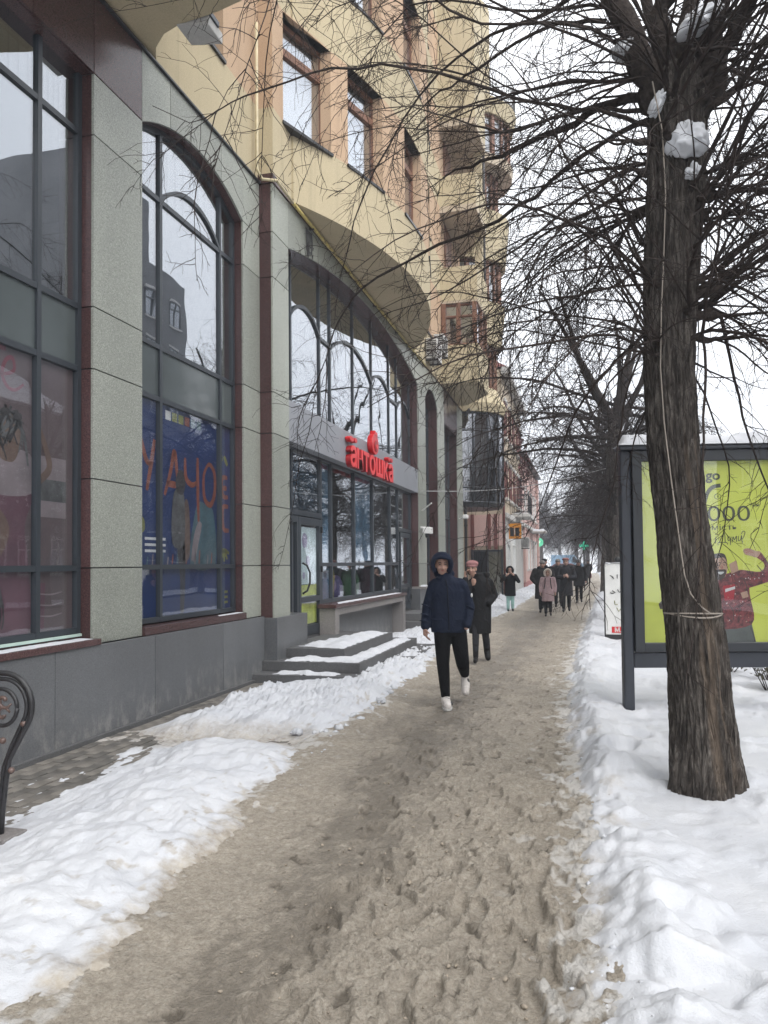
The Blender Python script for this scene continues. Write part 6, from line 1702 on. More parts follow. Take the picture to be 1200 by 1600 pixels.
# snow lodged in the forks
def snow_lump(c, r, lab, seed, tilt=0.0):
    me = bpy.data.meshes.new('fork_snow'); bm = bmesh.new(); bmesh.ops.create_icosphere(bm, subdivisions=5, radius=1.0)
    for v in bm.verts:
        p = v.co; nn = 1+0.6*float(perlin(np.array([p.x*1.9+seed*3.7]), np.array([p.z*1.9+p.y*1.3]))[0])+0.16*float(perlin(np.array([p.x*4.3+seed]), np.array([p.z*4.3+p.y*3]))[0])+0.03*float(perlin(np.array([p.x*11+seed]), np.array([p.z*11+p.y*7]))[0])
        v.co = Vector((p.x*r[0]*nn, p.y*r[1]*nn, (p.z if p.z > 0 else p.z*0.55)*r[2]*nn))
    bm.to_mesh(me); bm.free(); me.polygons.foreach_set('use_smooth', [True]*len(me.polygons)); me.materials.append(M_SNOWC)
    o = bpy.data.objects.new('fork_snow', me); COL.objects.link(o); o.location = c; o.rotation_euler = (0, tilt, 0); tag(o, lab, 'snow', kind='stuff')
snow_lump((0.735,5.58,4.52), (0.14,0.08,0.145), 'large clump of snow lodged against the near trunk below the fork', 1)
snow_lump((0.52,5.56,4.80), (0.042,0.05,0.11), 'narrow streak of snow on a stub of the near trunk', 2, 0.45)
snow_lump((0.36,5.58,5.24), (0.11,0.09,0.115), 'snow clump in the left fork of the near tree', 3)
snow_lump((0.83,5.58,5.36), (0.15,0.09,0.085), 'snow ridge in the right fork of the near tree', 4, -0.5)
snow_lump((0.76,5.56,4.30), (0.05,0.04,0.07), 'snow crumbs below the large clump on the near trunk', 5)
# pale rope hung down the trunk and tied round it
def on_trunk(z, az, lift=0.012):
    zs_ = [p[2] for p in tp]; x = np.interp(z, zs_, [p[0] for p in tp]); r = np.interp(z, zs_, tr_)+lift+0.008
    return (x+r*math.cos(az), 5.8+r*math.sin(az), z)
M_ROPE = plain('pale_rope', (0.27, 0.235, 0.20), 0.8, 0.15)
rope = empty('rope', on_trunk(1.25, R(-100)), 0, 'pale rope hanging down the near trunk and tied round it', 'rope')
rp = [(0.50,5.5,4.95),(0.56,5.52,4.6)]+[on_trunk(z, R(a), 0.02) for z, a in ((4.2,-112),(3.8,-110),(3.4,-112),(3.0,-114),(2.6,-112),(2.2,-108),(1.8,-105),(1.55,-103),(1.42,-96),(1.33,-80),(1.29,-66))]
MB().tube(rp, 0.0048, 6).build('hanging_end', M_ROPE, rope, smooth=4)
MB().tube([on_trunk(1.268+0.012*math.sin(a*2+1), a, -0.006) for a in np.linspace(0, 2*math.pi, 40)], 0.006, 7).build('loop', M_ROPE, rope, smooth=4)
MB().tube([on_trunk(1.275-0.012*math.sin(a), a, -0.002) for a in np.linspace(R(-170), R(20), 24)], 0.0055, 7).build('loop', M_ROPE, rope, smooth=4)

# ---------------------------------------------------------------- further lindens in the row: two shapes, copied
def linden(seed, dense=1.0, H=5.6):
    rs = np.random.RandomState(seed)
    lean = rs.normal(0, 0.12)
    pts = [(0,0,-0.3),(0,0,0.2),(lean*.3,0,1.5),(lean*.7,0.05,3.0),(lean,0.02,4.4),(lean*1.1,0,H)]
    tm = trunk_mesh('trunk', pts, [0.30,0.26,0.21,0.19,0.22,0.12], 40, 90, 0.014, seed)
    lb = Tubes(); T = Tubes(); hubs = []
    for k in range(7):
        a = 2*math.pi*k/7+rs.uniform(-.3,.3); d = np.array([math.cos(a)*rs.uniform(.25,.8), math.sin(a)*rs.uniform(.25,.8), 1.0])
        P = walk(rs, (lean, 0, H-0.8+rs.uniform(0,.6)), d, rs.uniform(2.5, 5.0), 12, 0.07, 0.0, 0.1)
        lb.add(P, np.linspace(0.11, 0.022, len(P)), 7); twigs(T, rs, P, 0.05, int(26*dense), 0.6, 2.0, 3, 3, 0.25, 0.5, 0.004); hubs.append(P)
    for k in range(30):
        a = rs.uniform(0, 6.28); z = rs.uniform(2.7, H); d = np.array([math.cos(a), math.sin(a), rs.uniform(-.1,.6)])
        P = walk(rs, (lean+.12*math.cos(a), .12*math.sin(a), z), d, rs.uniform(.15,.4), 4, .15, 0); lb.add(P, np.array([.06,.05,.05,.05,.03]), 6)
        for q in range(int(5*dense)):
            d2 = d+rs.normal(0,.5,3); L = rs.uniform(1.2, 3.6); W = walk(rs, P[-1], d2, L, 12, .075, rs.uniform(.2, 2.0)); r = rs.uniform(.009,.02)
            T.add(W, np.linspace(r, .004, len(W)), 4); twigs(T, rs, W, r, int(5*L*dense), .25, .9, 2, 3, .15, .5, .0038)
    for k in range(18):
        a = rs.uniform(0, 6.28); P = walk(rs, (lean, 0, rs.uniform(3.9, H+.6)), (math.cos(a), math.sin(a), rs.uniform(.0,.5)), rs.uniform(3.0, 5.2), 14, .06, .9)
        lb.add(P, np.linspace(.05, .008, len(P)), 6); twigs(T, rs, P, .03, int(40*dense), .4, 1.6, 4, 3, .12, .8, .0036)
    return tm, lb.mesh('limbs', M_TWIG_F), T.mesh('crown', M_TWIG)
protos = [linden(21), linden(33), linden(47, 0.9)]
ROW = [(0.78, 20.8, 0, 0.4, 1.0, 'bare linden with spiky head that holds the cable, second in the row', 0),
       (0.95, 30.5, 1, 2.0, 1.0, 'bare linden third in the row behind the pavement sign', 0),
       (0.95, 40.0, 2, 4.1, 1.05, 'bare linden fourth in the row, beside the green cross', 0),
       (1.4, 51, 0, 2.9, 1.05, 'bare linden fifth in the row, dark against the mist', 0),
       (2.0, 63, 1, 5.0, 1.1, 'bare linden near the end of the row, greyed by mist', 0),
       (2.2, 77, 2, 0.9, 1.1, 'last bare linden of the row, faint in the mist', 0),
       (-4.6, 84, 0, 1.7, 1.15, 'misty linden beyond the pink house on the left', 0),
       (-5.5, 96, 1, 3.3, 1.2, 'misty linden standing farther left beyond the pink house', 0),
       (-1.2, 104, 2, 2.2, 1.2, 'misty linden closing the view at the street end', 0),
       (-9.5, 118, 0, 2.3, 1.3, 'faint linden far left at the street end', 0), (2.0, 122, 1, 4.4, 1.3, 'faint linden far beyond the red car', 0), (-4.0, 128, 2, 0.5, 1.3, 'faintest linden closing the street on the left', 0), (0.2, 92, 0, 3.9, 1.15, 'misty linden straight beyond the van', 0),
       (5.5, 112, 0, 5.3, 1.2, 'faint linden right of the street end', 0),
       (12.8, 8, 1, 1.1, 1.1, 'linden across the road mirrored in the shop glass, nearest', 0),
       (12.8, 18, 2, 2.5, 1.1, 'linden across the road mirrored left in the shop portal glass', 0),
       (12.8, 28, 0, 3.7, 1.1, 'linden across the road mirrored right in the shop portal glass', 0),
       (12.8, 42, 1, 0.2, 1.1, 'linden across the road, fourth along', 0),
       (12.8, 58, 2, 4.6, 1.15, 'linden across the road, faint above the billboard', 0),
       (12.8, 76, 0, 5.6, 1.15, 'linden across the road, farthest', 0)]
for (x, y, p, rz, s_, lab, _) in ROW:
    r = empty('linden_tree', (x, y, 0), rz, lab, 'tree', 'bare lindens along the pavement' if x < 6 else 'lindens across the road'); r.scale = (s_, s_, s_)
    for nm, m_ in zip(('trunk', 'limbs', 'crown'), protos[p]): add_obj(nm, m_, r, True)
# ================================================================== PEOPLE
def cloth(name, col, rough=0.8, quilt=0.0, var=0.18):
    m, nt, b, out = new_mat(name); co = coords(nt)
    n1 = noise(nt, co, 7, 5)
    c = rampn(nt, n1, [(0.3, tuple(x*(1-var) for x in col)), (0.7, tuple(min(1, x*(1+var)) for x in col))])
    nt.links.new(c, b.inputs['Base Color']); b.inputs['Roughness'].default_value = rough; b.inputs['Specular IOR Level'].default_value = 0.12
    h = noise(nt, coords(nt, (1,1,0.7)), 11, 4, 0.5, 0.8)
    if quilt:
        w = nt.nodes.new('ShaderNodeTexWave'); w.bands_direction = 'Z'; w.inputs['Scale'].default_value = quilt; w.inputs['Distortion'].default_value = 0.6
        nt.links.new(co, w.inputs[0]); ad = nt.nodes.new('ShaderNodeMath'); ad.operation = 'ADD'; nt.links.new(h, ad.inputs[0]); nt.links.new(w.outputs['Fac'], ad.inputs[1]); h = ad.outputs[0]
    bump(nt, b, h, 0.8, 0.03)
    return m
M_SKIN = plain('skin', (0.36, 0.215, 0.165), 0.55, 0.1, 12); M_LIP = plain('lips', (0.30, 0.12, 0.11), 0.5); M_EYE = plain('eye', (0.02, 0.017, 0.015), 0.3); M_BROW = plain('brow_hair', (0.05, 0.035, 0.028), 0.8)
M_GREYL = plain('grey_lace', (0.25, 0.25, 0.25), 0.8)
C_NAVY = cloth('navy_jacket', (0.012, 0.017, 0.034)); C_NAVYL = cloth('navy_lining', (0.006, 0.007, 0.010)); C_BLACK = cloth('black_trousers', (0.006, 0.006, 0.007), 0.95); C_BLKQ = cloth('black_quilted_coat', (0.011, 0.011, 0.012), 0.75, 0.0)
C_PINKH = cloth('dusty_pink_wool', (0.27, 0.135, 0.135), 0.95); C_GREYT = cloth('dark_grey_trousers', (0.028, 0.028, 0.033)); C_BOOT = cloth('black_boot', (0.012, 0.011, 0.011), 0.4)
C_SNEAK = cloth('white_sneaker', (0.62, 0.58, 0.55), 0.6, 0, 0.08); C_MINT = cloth('mint_trousers', (0.33, 0.52, 0.49)); C_PINKC = cloth('pale_pink_coat', (0.42, 0.30, 0.31), 0.75, 0); C_FUR = cloth('cream_fur', (0.58, 0.50, 0.44), 0.95)
C_GREYQ = cloth('grey_quilted_coat', (0.026, 0.026, 0.03), 0.7, 0); C_GREYW = cloth('grey_knit', (0.17, 0.16, 0.155), 0.95); C_ROSEW = cloth('rose_beret', (0.24, 0.11, 0.10), 0.95); C_BROWN = cloth('dark_coat', (0.022, 0.02, 0.02))

def remesh(o, vox, it=4):
    m = o.modifiers.new('skin', 'REMESH'); m.mode = 'VOXEL'; m.voxel_size = vox; m.use_smooth_shade = True
    s_ = o.modifiers.new('soften', 'SMOOTH'); s_.factor = 0.5; s_.iterations = it
def cap(b, p, q, r0, r1, k=10):
    """tapered limb with rounded ends"""
    p = Vector(p); q = Vector(q); d = (q-p); L = d.length; d.normalize()
    b.tube([p-d*r0*0.8, p-d*r0*0.4, p, p+(q-p)*0.5, q, q+d*r1*0.4, q+d*r1*0.8], [r0*0.5, r0*0.9, r0, (r0+r1)/2*1.02, r1, r1*0.9, r1*0.5], k)
def chain(b, pts, rads, k=10):
    for i in range(len(pts)-1): cap(b, pts[i], pts[i+1], rads[i], rads[i+1], k)

def hand(b, wrist, tip_dir, palm_n, s=1.0, curl=0.6, thumb=1):
    """palm and five separate bent fingers"""
    w = Vector(wrist); d = Vector(tip_dir).normalized(); n = Vector(palm_n); n = (n-d*n.dot(d)).normalized(); side = d.cross(n)
    cap(b, w, w+d*0.075*s, 0.026*s, 0.030*s); 
    for k, (off, L) in enumerate(((-0.027, 0.070), (-0.009, 0.080), (0.009, 0.075), (0.026, 0.060))):
        p = w+d*0.078*s+side*off*s; dd = d; pts = [p]
        for j in range(3):
            dd = (dd+n*curl*0.55).normalized(); p = p+dd*(L/3*1.15)*s; pts.append(p)
        chain(b, pts, [0.0095*s, 0.009*s, 0.0085*s, 0.0075*s], 7)
    p = w+d*0.025*s+side*0.026*thumb*s; dd = (d*0.6+side*0.7*thumb+n*0.3).normalized(); pts = [p]
    for j in range(2): dd = (dd+n*0.25+d*0.2).normalized(); p = p+dd*0.034*s; pts.append(p)
    chain(b, pts, [0.012*s, 0.0105*s, 0.009*s], 7)

def head(b, c, s=1.0, turn=0.0, nod=0.0):
    m = Matrix.Rotation(turn, 3, 'Z') @ Matrix.Rotation(nod, 3, 'X'); c = Vector(c)
    E = lambda o, r: b.ellip(c+m@(Vector(o)*s), tuple(x*s for x in r), 16, 12, m)
    E((0, 0.015, 0.03), (0.076, 0.095, 0.088)); E((0, -0.015, -0.035), (0.060, 0.072, 0.080)); E((0, -0.035, -0.088), (0.036, 0.036, 0.026))
    b.tube([c+m@(Vector((0,-0.082,0.012))*s), c+m@(Vector((0,-0.098,-0.012))*s), c+m@(Vector((0,-0.110,-0.032))*s), c+m@(Vector((0,-0.085,-0.042))*s)], [0.008*s, 0.011*s, 0.016*s, 0.012*s], 8)
    E((0.034,-0.072,0.030), (0.024,0.012,0.008)); E((-0.034,-0.072,0.030), (0.024,0.012,0.008))
    E((0.036,-0.068,-0.03), (0.022,0.016,0.02)); E((-0.036,-0.068,-0.03), (0.022,0.016,0.02))
    E((0.076,0.0,-0.015), (0.012,0.022,0.032)); E((-0.076,0.0,-0.015), (0.012,0.022,0.032))
    return m
def face_bits(root, c, m, s=1.0, brow=True):
    c = Vector(c)
    for sx in (-1, 1): MB().ellip(c+m@(Vector((0.032*sx,-0.079,0.008))*s), (0.013*s, 0.008*s, 0.006*s), 10, 6).build('eye', M_EYE, root, True)
    MB().ellip(c+m@(Vector((0,-0.086,-0.062))*s), (0.023*s, 0.008*s, 0.006*s), 10, 6).build('mouth', M_LIP, root, True)
    if brow:
        for sx in (-1, 1): MB().tube([c+m@(Vector((0.016*sx,-0.088,0.028))*s), c+m@(Vector((0.032*sx,-0.085,0.033))*s), c+m@(Vector((0.05*sx,-0.073,0.027))*s)], 0.005*s, 6).build('eyebrow', M_BROW, root, True)
def shoe(b, ankle, toe, h=0.05, w=0.045):
    a = Vector(ankle); t = Vector(toe); d = (t-a).normalized()
    heel = a-d*0.05
    cap(b, heel+Vector((0,0,-0.01)), a+(t-a)*0.45+Vector((0,0,-0.012)), w*0.85, w*0.95); cap(b, a+(t-a)*0.4+Vector((0,0,-0.015)), t, w*0.95, w*0.72); cap(b, a, a+Vector((0,0,0.06)), w*0.9, w*0.85)

def person_root(x, y, label):
    rz = math.atan2(y, x)-math.pi/2
    return empty('person', (x, y, 0.0), rz, label, 'person')
def body_mesh(root, P, s=1.0, vox=0.008, hands=True, turn=0, nod=0, hl=None, hr=None, face=True):
    b = MB(); m = head(b, P['head'], s, turn, nod)
    hc = Vector(P['head']); nb = Vector(P['neck'])
    cap(b, hc+Vector((0,0.015,-0.07))*s, nb, 0.052*s, 0.058*s)
    hipc = (Vector(P['hipR'])+Vector(P['hipL']))/2
    cap(b, nb+Vector((0,0,-0.08))*s, hipc, 0.11*s, 0.11*s, 14)
    for sd in 'RL':
        chain(b, [nb+Vector((0,0,-0.10))*s, P['sh'+sd], P['el'+sd], P['wr'+sd]], [0.045*s, 0.042*s, 0.036*s, 0.027*s])
        chain(b, [P['hip'+sd], P['kn'+sd], P['an'+sd]], [0.075*s, 0.05*s, 0.036*s])
        an = Vector(P['an'+sd]); to = Vector(P['to'+sd]); cap(b, an+Vector((0,0,-.03)), an+(to-an)*0.8, 0.03*s, 0.025*s)
    if hands:
        for sd, hh in (('L', hl), ('R', hr)):
            if hh: hand(b, P['wr'+sd], hh[0], hh[1], s, hh[2], hh[3])
    o = b.build('body', M_SKIN, root, True, fix=False); remesh(o, vox, 2)
    if face: face_bits(root, P['head'], m, s)
    return m
def garment(root, name, mat, build, vox=0.012, it=5):
    b = MB(); build(b); o = b.build(name, mat, root, True, fix=False); remesh(o, vox, it); return o

# ---- man in the navy hooded jacket, walking toward the camera
r = person_root(-1.545, 8.80, 'man in navy hooded jacket, black trousers and white sneakers walking toward the camera')
P = dict(head=(-0.07,-0.03,1.625), neck=(-0.03,0.02,1.47), shR=(-0.15,0.03,1.36), shL=(0.15,0.02,1.36), elR=(-0.262,0.06,1.13), elL=(0.258,0.05,1.13), wrR=(-0.272,-0.02,0.90), wrL=(0.20,-0.085,0.90),
         hipR=(-0.07,0,0.90), hipL=(0.095,0.02,0.90), knR=(-0.07,-0.10,0.50), knL=(0.155,-0.02,0.49), anR=(-0.045,-0.10,0.095), anL=(0.185,0.34,0.30), toR=(-0.035,-0.27,0.045), toL=(0.19,0.22,0.14))
m = body_mesh(r, P, 1.0, 0.007, True, 0.12, 0.08, hl=None, hr=((0.05,-0.1,-1),(1,0.2,0),0.7,1))
def jk(b):
    b.loft([(0,0.02,0.845,0.205,0.15),(0.003,0.02,0.90,0.207,0.155),(0.0,0.02,1.05,0.195,0.148),(0,0.02,1.2,0.195,0.145),(-0.005,0.02,1.32,0.20,0.14),(-0.01,0.02,1.41,0.185,0.12),(-0.02,0.02,1.46,0.13,0.10),(-0.035,0.01,1.50,0.085,0.088),(-0.04,0.0,1.53,0.08,0.085)], 24)
    cap(b, (-0.145,0.025,1.395), (0.135,0.02,1.395), 0.078, 0.078, 14)
    chain(b, [(-0.165,0.03,1.385),(-0.242,0.06,1.13),(-0.270,-0.015,0.915)], [0.072,0.066,0.055], 14)
    chain(b, [(0.155,0.02,1.385),(0.24,0.05,1.13),(0.205,-0.075,0.935)], [0.072,0.066,0.055], 14)
jo = garment(r, 'jacket', C_NAVY, jk, 0.011)
def hood(b):
    for k in range(9):   # open ring of fabric round the face
        a0 = R(-60+k*300/8); pass
    arc = [(-0.07+0.103*math.sin(R(a)), -0.075-0.03*math.cos(R(a)), 1.625+0.116*math.cos(R(a))) for a in range(-138, 139, 12)]
    b.tube(arc, 0.028, 10); b.tube([(x*1.0, y+0.05, z+0.005) for x, y, z in arc], 0.034, 10); b.tube([(x, y+0.10, z) for x, y, z in arc], 0.032, 10)
    b.ellip((-0.07,0.055,1.635), (0.125,0.10,0.135), 18, 12); b.ellip((-0.045,0.075,1.52), (0.125,0.085,0.075), 16, 10)
    b.tube([(-0.16,-0.115,1.69),(-0.07,-0.15,1.712),(0.02,-0.115,1.69)], [0.018,0.022,0.018], 8)
ho = MB(); hood(ho)
# keep the face opening clear: hood pieces sit behind the face plane
hob = ho.build('hood', C_NAVY, r, True, fix=False); remesh(hob, 0.010, 4)
def trs(b):
    chain(b, [(-0.075,0,0.90),(-0.07,-0.095,0.50),(-0.045,-0.10,0.12)], [0.105,0.075,0.052], 14)
    chain(b, [(0.10,0.02,0.90),(0.155,-0.015,0.49),(0.185,0.33,0.32)], [0.105,0.078,0.055], 14)
    b.loft([(0.01,0.01,0.80,0.15,0.11),(0.01,0.01,0.95,0.165,0.12)], 18)
garment(r, 'trousers', C_BLACK, trs, 0.011)
garment(r, 'shoe', C_SNEAK, lambda b: (shoe(b, (-0.045,-0.10,0.09), (-0.020,-0.285,0.05), w=0.058), cap(b, (-0.045,-0.10,0.08), (-0.043,-0.10,0.17), 0.05, 0.05)), 0.008, 2)
MB().loft([(-0.04,-0.06,0.0,0.05,0.06),(-0.04,-0.06,0.022,0.052,0.062)],16).loft([(-0.028,-0.20,0.0,0.056,0.13),(-0.028,-0.20,0.022,0.06,0.135)],20).build('sole', M_PALE, r, True)
def sh2(b):
    cap(b, (0.185,0.37,0.28), (0.188,0.28,0.20), 0.05, 0.056); cap(b, (0.188,0.28,0.20), (0.19,0.215,0.115), 0.056, 0.045); cap(b, (0.185,0.32,0.36), (0.186,0.34,0.29), 0.052, 0.052)
garment(r, 'shoe', C_SNEAK, sh2, 0.008, 3)
for (a_, b_) in (((-0.31,0.0,1.17),(-0.20,-0.03,1.12)), ((-0.32,-0.02,1.06),(-0.22,-0.05,1.03)), ((-0.33,-0.04,0.98),(-0.235,-0.06,0.97)), ((0.20,-0.03,1.15),(0.30,0.0,1.10)), ((0.19,-0.05,1.04),(0.29,-0.03,1.02))):
    m_ = (Vector(a_)+Vector(b_))/2+Vector((0,-0.03,0.012)); MB().tube([a_, m_, b_], [0.006,0.013,0.006], 7).build('sleeve_fold', C_NAVY, r, True, smooth=4)
zb = MB().tube([(-0.03,-0.095,1.46),(-0.012,-0.128,1.36),(-0.005,-0.136,1.2),(0,-0.138,1.05),(0.003,-0.145,0.88)], 0.006, 5); zb.build('zip', C_NAVYL, r, True)
MB().tube([(-0.175,-0.115,1.0),(-0.07,-0.145,1.0)], 0.010, 6).build('pocket_flap', C_NAVY, r, True); MB().tube([(0.075,-0.145,1.0),(0.175,-0.115,1.0)], 0.010, 6).build('pocket_flap', C_NAVY, r, True)
MB().ellip((0.268,0.0,1.27), (0.012,0.018,0.025), 8, 6).build('sleeve_badge', M_WHITE, r, True)
MB().ellip((0.012,-0.20,0.062), (0.026,0.05,0.024), 10, 8).build('shoe_patch', M_BLACK, r, True, smooth=4)
MB().ellip((0.222,0.29,0.23), (0.018,0.03,0.045), 10, 8).build('shoe_patch', M_BLACK, r, True, smooth=4)
for k in range(3): MB().tube([(-0.055,-0.165-0.03*k,0.118-0.018*k),(-0.028,-0.17-0.03*k,0.122-0.018*k),(0.0,-0.165-0.03*k,0.112-0.018*k)], 0.005, 5).build('lace', M_GREYL, r, True)

# ---- woman with pink beret, phone at her ear
r = person_root(-1.70, 12.75, 'woman in long black coat and dusty pink beret holding a phone to her ear')
P = dict(head=(-0.135,-0.02,1.545), neck=(-0.07,0.02,1.40), shR=(-0.12,0.02,1.29), shL=(0.135,0.03,1.29), elR=(-0.235,-0.06,1.14), elL=(0.235,0.06,1.10), wrR=(-0.245,-0.09,1.41), wrL=(0.13,-0.10,0.95),
         hipR=(-0.07,0,0.87), hipL=(0.07,0,0.87), knR=(-0.085,-0.08,0.48), knL=(0.07,0.05,0.48), anR=(-0.09,-0.12,0.09), anL=(0.10,0.26,0.17), toR=(-0.10,-0.28,0.04), toL=(0.11,0.13,0.07))
body_mesh(r, P, 0.95, 0.008, True, -0.2, 0.05, hr=((0.1,0.1,1),(1,0.2,0),0.9,1))
def ct(b):
    b.loft([(-0.015,0.02,0.47,0.185,0.16),(-0.01,0.02,0.7,0.185,0.155),(0.0,0.02,0.95,0.18,0.15),(0.0,0.02,1.1,0.165,0.135),(0.005,0.02,1.25,0.175,0.13),(0.005,0.02,1.35,0.16,0.11),(-0.02,0.02,1.41,0.11,0.09),(-0.04,0.02,1.46,0.085,0.085)], 22)
    cap(b, (-0.115,0.02,1.33), (0.13,0.02,1.33), 0.07, 0.07, 14)
    chain(b, [(-0.14,0.02,1.32),(-0.235,-0.055,1.13),(-0.245,-0.09,1.37)], [0.066,0.06,0.05], 12); chain(b, [(0.15,0.03,1.32),(0.235,0.06,1.10),(0.135,-0.10,0.97)], [0.066,0.062,0.052], 12)
    b.tube([(0.03+0.10*math.sin(R(a)), 0.06-0.085*math.cos(R(a)), 1.44) for a in range(20, 340, 20)], 0.04, 8)
garment(r, 'coat', C_BLKQ, ct, 0.012)
garment(r, 'beret', C_PINKH, lambda b: (b.ellip((-0.13,0.02,1.625), (0.108,0.115,0.062), 18, 10), b.tube([(-0.135+0.083*math.cos(R(a)), -0.0+0.095*math.sin(R(a)), 1.585) for a in range(0, 361, 24)], 0.014, 8)), 0.009, 3)
garment(r, 'trousers', C_GREYT, lambda b: (chain(b, [(-0.07,0,0.85),(-0.085,-0.08,0.48),(-0.09,-0.12,0.2)], [0.085,0.062,0.05]), chain(b, [(0.07,0,0.85),(0.07,0.05,0.48),(0.10,0.25,0.20)], [0.085,0.064,0.054])), 0.012)
garment(r, 'boot', C_BOOT, lambda b: (shoe(b, (-0.09,-0.12,0.08), (-0.10,-0.28,0.04), w=0.043), cap(b, (-0.09,-0.12,0.1), (-0.088,-0.11,0.30), 0.045, 0.052)), 0.009, 3)
garment(r, 'boot', C_BOOT, lambda b: (shoe(b, (0.10,0.27,0.16), (0.11,0.14,0.06), w=0.043), cap(b, (0.10,0.27,0.15), (0.086,0.17,0.36), 0.056, 0.062), cap(b, (0.10,0.27,0.15), (0.112,0.12,0.05), 0.058, 0.048)), 0.009, 3)
MB().box(-0.232,-0.218,-0.13,-0.06,1.44,1.57).build('phone', M_BLACK, r, True, bevel=0.006)
MB().ellip((-0.15,0.045,1.53), (0.082,0.07,0.10), 14, 10).build('hair', M_BROW, r, True, smooth=4)

# ---- the others further off, from one routine
def walker(x, y, H, label, coat, hem, legs, shoes, hat, hatmat, arms='down', wide=1.0, step=0.12, skirt=1.0, turn=0.0, extra=None):
    s = H/1.72; r = person_root(x, y, label); w = wide
    P = dict(head=(0,-0.02,1.575), neck=(0,0.02,1.43), shR=(-0.17*w,0.02,1.37), shL=(0.17*w,0.02,1.37), hipR=(-0.075,0,0.88), hipL=(0.075,0,0.88), knR=(-0.08,-step*0.6,0.48), knL=(0.08,step*0.2,0.48), anR=(-0.085,-step,0.09), anL=(0.085,step*1.2,0.12), toR=(-0.095,-step-0.16,0.04), toL=(0.095,step*1.2-0.13,0.05))
    if arms == 'down': P.update(elR=(-0.23*w,0.05,1.10), elL=(0.23*w,0.05,1.10), wrR=(-0.24*w,-0.03,0.88), wrL=(0.235*w,-0.04,0.88))
    elif arms == 'front': P.update(elR=(-0.25*w,0.0,1.10), elL=(0.25*w,0.0,1.10), wrR=(-0.07,-0.20,1.10), wrL=(0.07,-0.20,1.08))
    elif arms == 'face': P.update(elR=(-0.29*w,-0.06,1.18), elL=(0.29*w,-0.06,1.16), wrR=(-0.15,-0.16,1.36), wrL=(0.15,-0.16,1.38))
    else: P.update(elR=(-0.25*w,0.04,1.12), elL=(0.25*w,0.04,1.12), wrR=(-0.17*w,-0.10,0.95), wrL=(0.17*w,-0.10,0.95))
    P = {k: tuple(c*s for c in v) for k, v in P.items()}
    hs = 1.0 if H > 1.55 else 1.12
    hd = ((0,-0.1,-1),(1,0,0),0.7,1) if arms == 'down' else ((0.5,-0.1,0.5),(0,1,0),0.8,1)
    body_mesh(r, P, s*hs, 0.011, arms != 'pocket', turn, 0.0, hl=((hd[0][0]*-1,)+hd[0][1:], (-hd[1][0],)+hd[1][1:], hd[2], -1), hr=hd, face=True)
    S = lambda *v: tuple(c*s for c in v)
    def ct(b):
        b.loft([S(0,0.02,hem,0.19*w*skirt,0.15*w), S(0,0.02,(hem+0.95)/2,0.19*w,0.15*w), S(0,0.02,1.0,0.18*w,0.145*w), S(0,0.02,1.2,0.185*w,0.14*w), S(0,0.02,1.34,0.18*w,0.12*w), S(0,0.02,1.42,0.11,0.095), S(0,0.02,1.48,0.08,0.085)], 18)
        for sd in 'RL': chain(b, [P['sh'+sd], P['el'+sd], tuple(Vector(P['el'+sd]).lerp(Vector(P['wr'+sd]), 0.92))], [0.078*s*w, 0.066*s*w, 0.052*s], 10)
    garment(r, 'coat', coat, ct, 0.016)
    garment(r, 'trousers', legs, lambda b: (chain(b, [P['hipR'], P['knR'], S(-0.085,-step,0.14)], [0.09*s, 0.07*s, 0.058*s]), chain(b, [P['hipL'], P['knL'], S(0.085,step*1.15,0.17)], [0.09*s, 0.07*s, 0.058*s])), 0.015)
    garment(r, 'shoe', shoes, lambda b: shoe(b, P['anR'], P['toR'], w=0.045*s), 0.012, 3); garment(r, 'shoe', shoes, lambda b: shoe(b, P['anL'], P['toL'], w=0.045*s), 0.012, 3)
    hc = Vector(P['head'])
    def hatf(b):
        k = s*hs
        if hat == 'knit': b.ellip(hc+Vector((0,0.015,0.065))*k, (0.092*k, 0.105*k, 0.075*k), 16, 10); b.tube([hc+Vector((0.086*math.cos(R(a)), 0.01+0.098*math.sin(R(a)), 0.045))*k for a in range(0, 361, 24)], 0.018*k, 8)
        elif hat == 'beret': b.ellip(hc+Vector((0,0.02,0.085))*k, (0.115*k, 0.12*k, 0.055*k), 16, 10)
        elif hat == 'cap': b.ellip(hc+Vector((0,0.015,0.065))*k, (0.088*k, 0.10*k, 0.06*k), 16, 10); b.ellip(hc+Vector((0,-0.10,0.055))*k, (0.07*k, 0.06*k, 0.012*k), 12, 8)
        elif hat == 'hood':
            arc = [hc+Vector((0.105*math.sin(R(a)), -0.055, 0.125*math.cos(R(a))))*k for a in range(-140, 141, 14)]
            b.tube(arc, 0.03*k, 8); b.tube([p+Vector((0,0.06,0))*k for p in arc], 0.035*k, 8); b.ellip(hc+Vector((0,0.06,0.005))*k, (0.12*k, 0.10*k, 0.13*k), 16, 10)
    garment(r, {'knit':'knit_hat','beret':'beret','cap':'cap','hood':'hood'}[hat], hatmat, hatf, 0.012, 3)
    if extra: extra(r, s)
    return r
walker(-2.40, 25.3, 1.50, 'child in black jacket and mint trousers with both hands up at the face', C_BLACK, 0.62, C_MINT, C_BOOT, 'hood', C_BLACK, 'face', 1.1, 0.03,
       extra=lambda r, s: MB().ellip((0.0,0.2*s,1.15*s), (.14*s,.09*s,.2*s), 14, 10).build('backpack', C_BLACK, r, True, smooth=4))
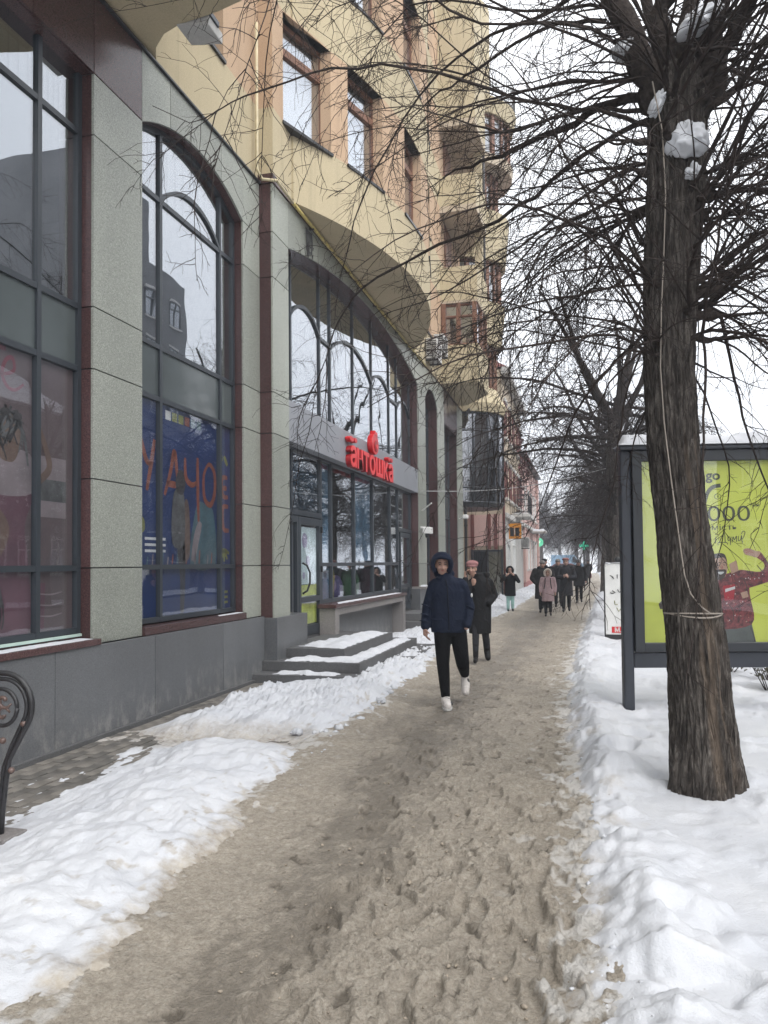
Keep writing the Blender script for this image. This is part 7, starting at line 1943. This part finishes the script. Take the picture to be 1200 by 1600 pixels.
walker(-1.12, 23.7, 1.42, 'child in pale pink coat with cream fur hood walking in the group', C_PINKC, 0.55, C_BLACK, C_BOOT, 'hood', C_FUR, 'down', 1.12, 0.08, 1.1,
       extra=lambda r, s: [MB().tube([(sx*.09*s,-.13*s,1.40*s),(sx*.10*s,-.15*s,1.2*s),(sx*.14*s,-.10*s,1.0*s)], .014, 6).build('backpack_strap', C_BLACK, r, True) for sx in (-1, 1)])
walker(-1.36, 25.4, 1.70, 'broad person in dark coat and grey knit hat behind the pink coated child', C_BROWN, 0.45, C_BLACK, C_BOOT, 'knit', C_GREYW, 'pocket', 1.35, 0.06, 1.05)
walker(-1.40, 27.6, 1.78, 'tall man in black cap and coat at the back left of the group', C_BLACK, 0.7, C_BLACK, C_BOOT, 'cap', C_BLACK, 'pocket', 1.1, 0.06)
walker(-0.64, 25.9, 1.78, 'woman in long grey quilted coat and rose beret with hands folded', C_GREYQ, 0.50, C_BLACK, C_BOOT, 'beret', C_ROSEW, 'front', 1.1, 0.08, 1.05)
walker(-0.98, 28.6, 1.76, 'person in grey knit hat half hidden behind the rose beret woman', C_GREYQ, 0.6, C_BLACK, C_BOOT, 'knit', C_GREYW, 'pocket', 1.0, 0.06)
walker(-0.28, 31.6, 1.72, 'woman in black jacket and grey hat walking alone at the right of the group', C_BROWN, 0.66, C_BLACK, C_BOOT, 'knit', C_GREYW, 'down', 1.15, 0.16)
walker(-0.55, 54.0, 1.72, 'distant walker in dark coat in front of the red car, left of two', C_BROWN, 0.6, C_BLACK, C_BOOT, 'knit', C_BLACK, 'pocket', 1.0, 0.06)
walker(0.15, 55.5, 1.75, 'distant walker in dark coat in front of the red car, right of two', C_BROWN, 0.6, C_BLACK, C_BOOT, 'cap', C_BLACK, 'pocket', 1.0, 0.06)
# ================================================================== WINTER HAZE
hz = MB().box(-60, 60, -30, 230, -1.2, 42).build('haze', None, None)
hm = bpy.data.materials.new('haze_air'); hm.use_nodes = True; nt = hm.node_tree
for n in list(nt.nodes): nt.nodes.remove(n)
out = nt.nodes.new('ShaderNodeOutputMaterial'); pv_ = nt.nodes.new('ShaderNodeVolumePrincipled')
pv_.inputs['Color'].default_value = (0.86, 0.91, 1.0, 1); pv_.inputs['Density'].default_value = 0.0029; pv_.inputs['Anisotropy'].default_value = 0.1
nt.links.new(pv_.outputs[0], out.inputs['Volume'])
hz.data.materials.append(hm); tag(hz, 'thin pale winter haze filling the street', 'haze', kind='stuff')
hz.display_type = 'WIRE'
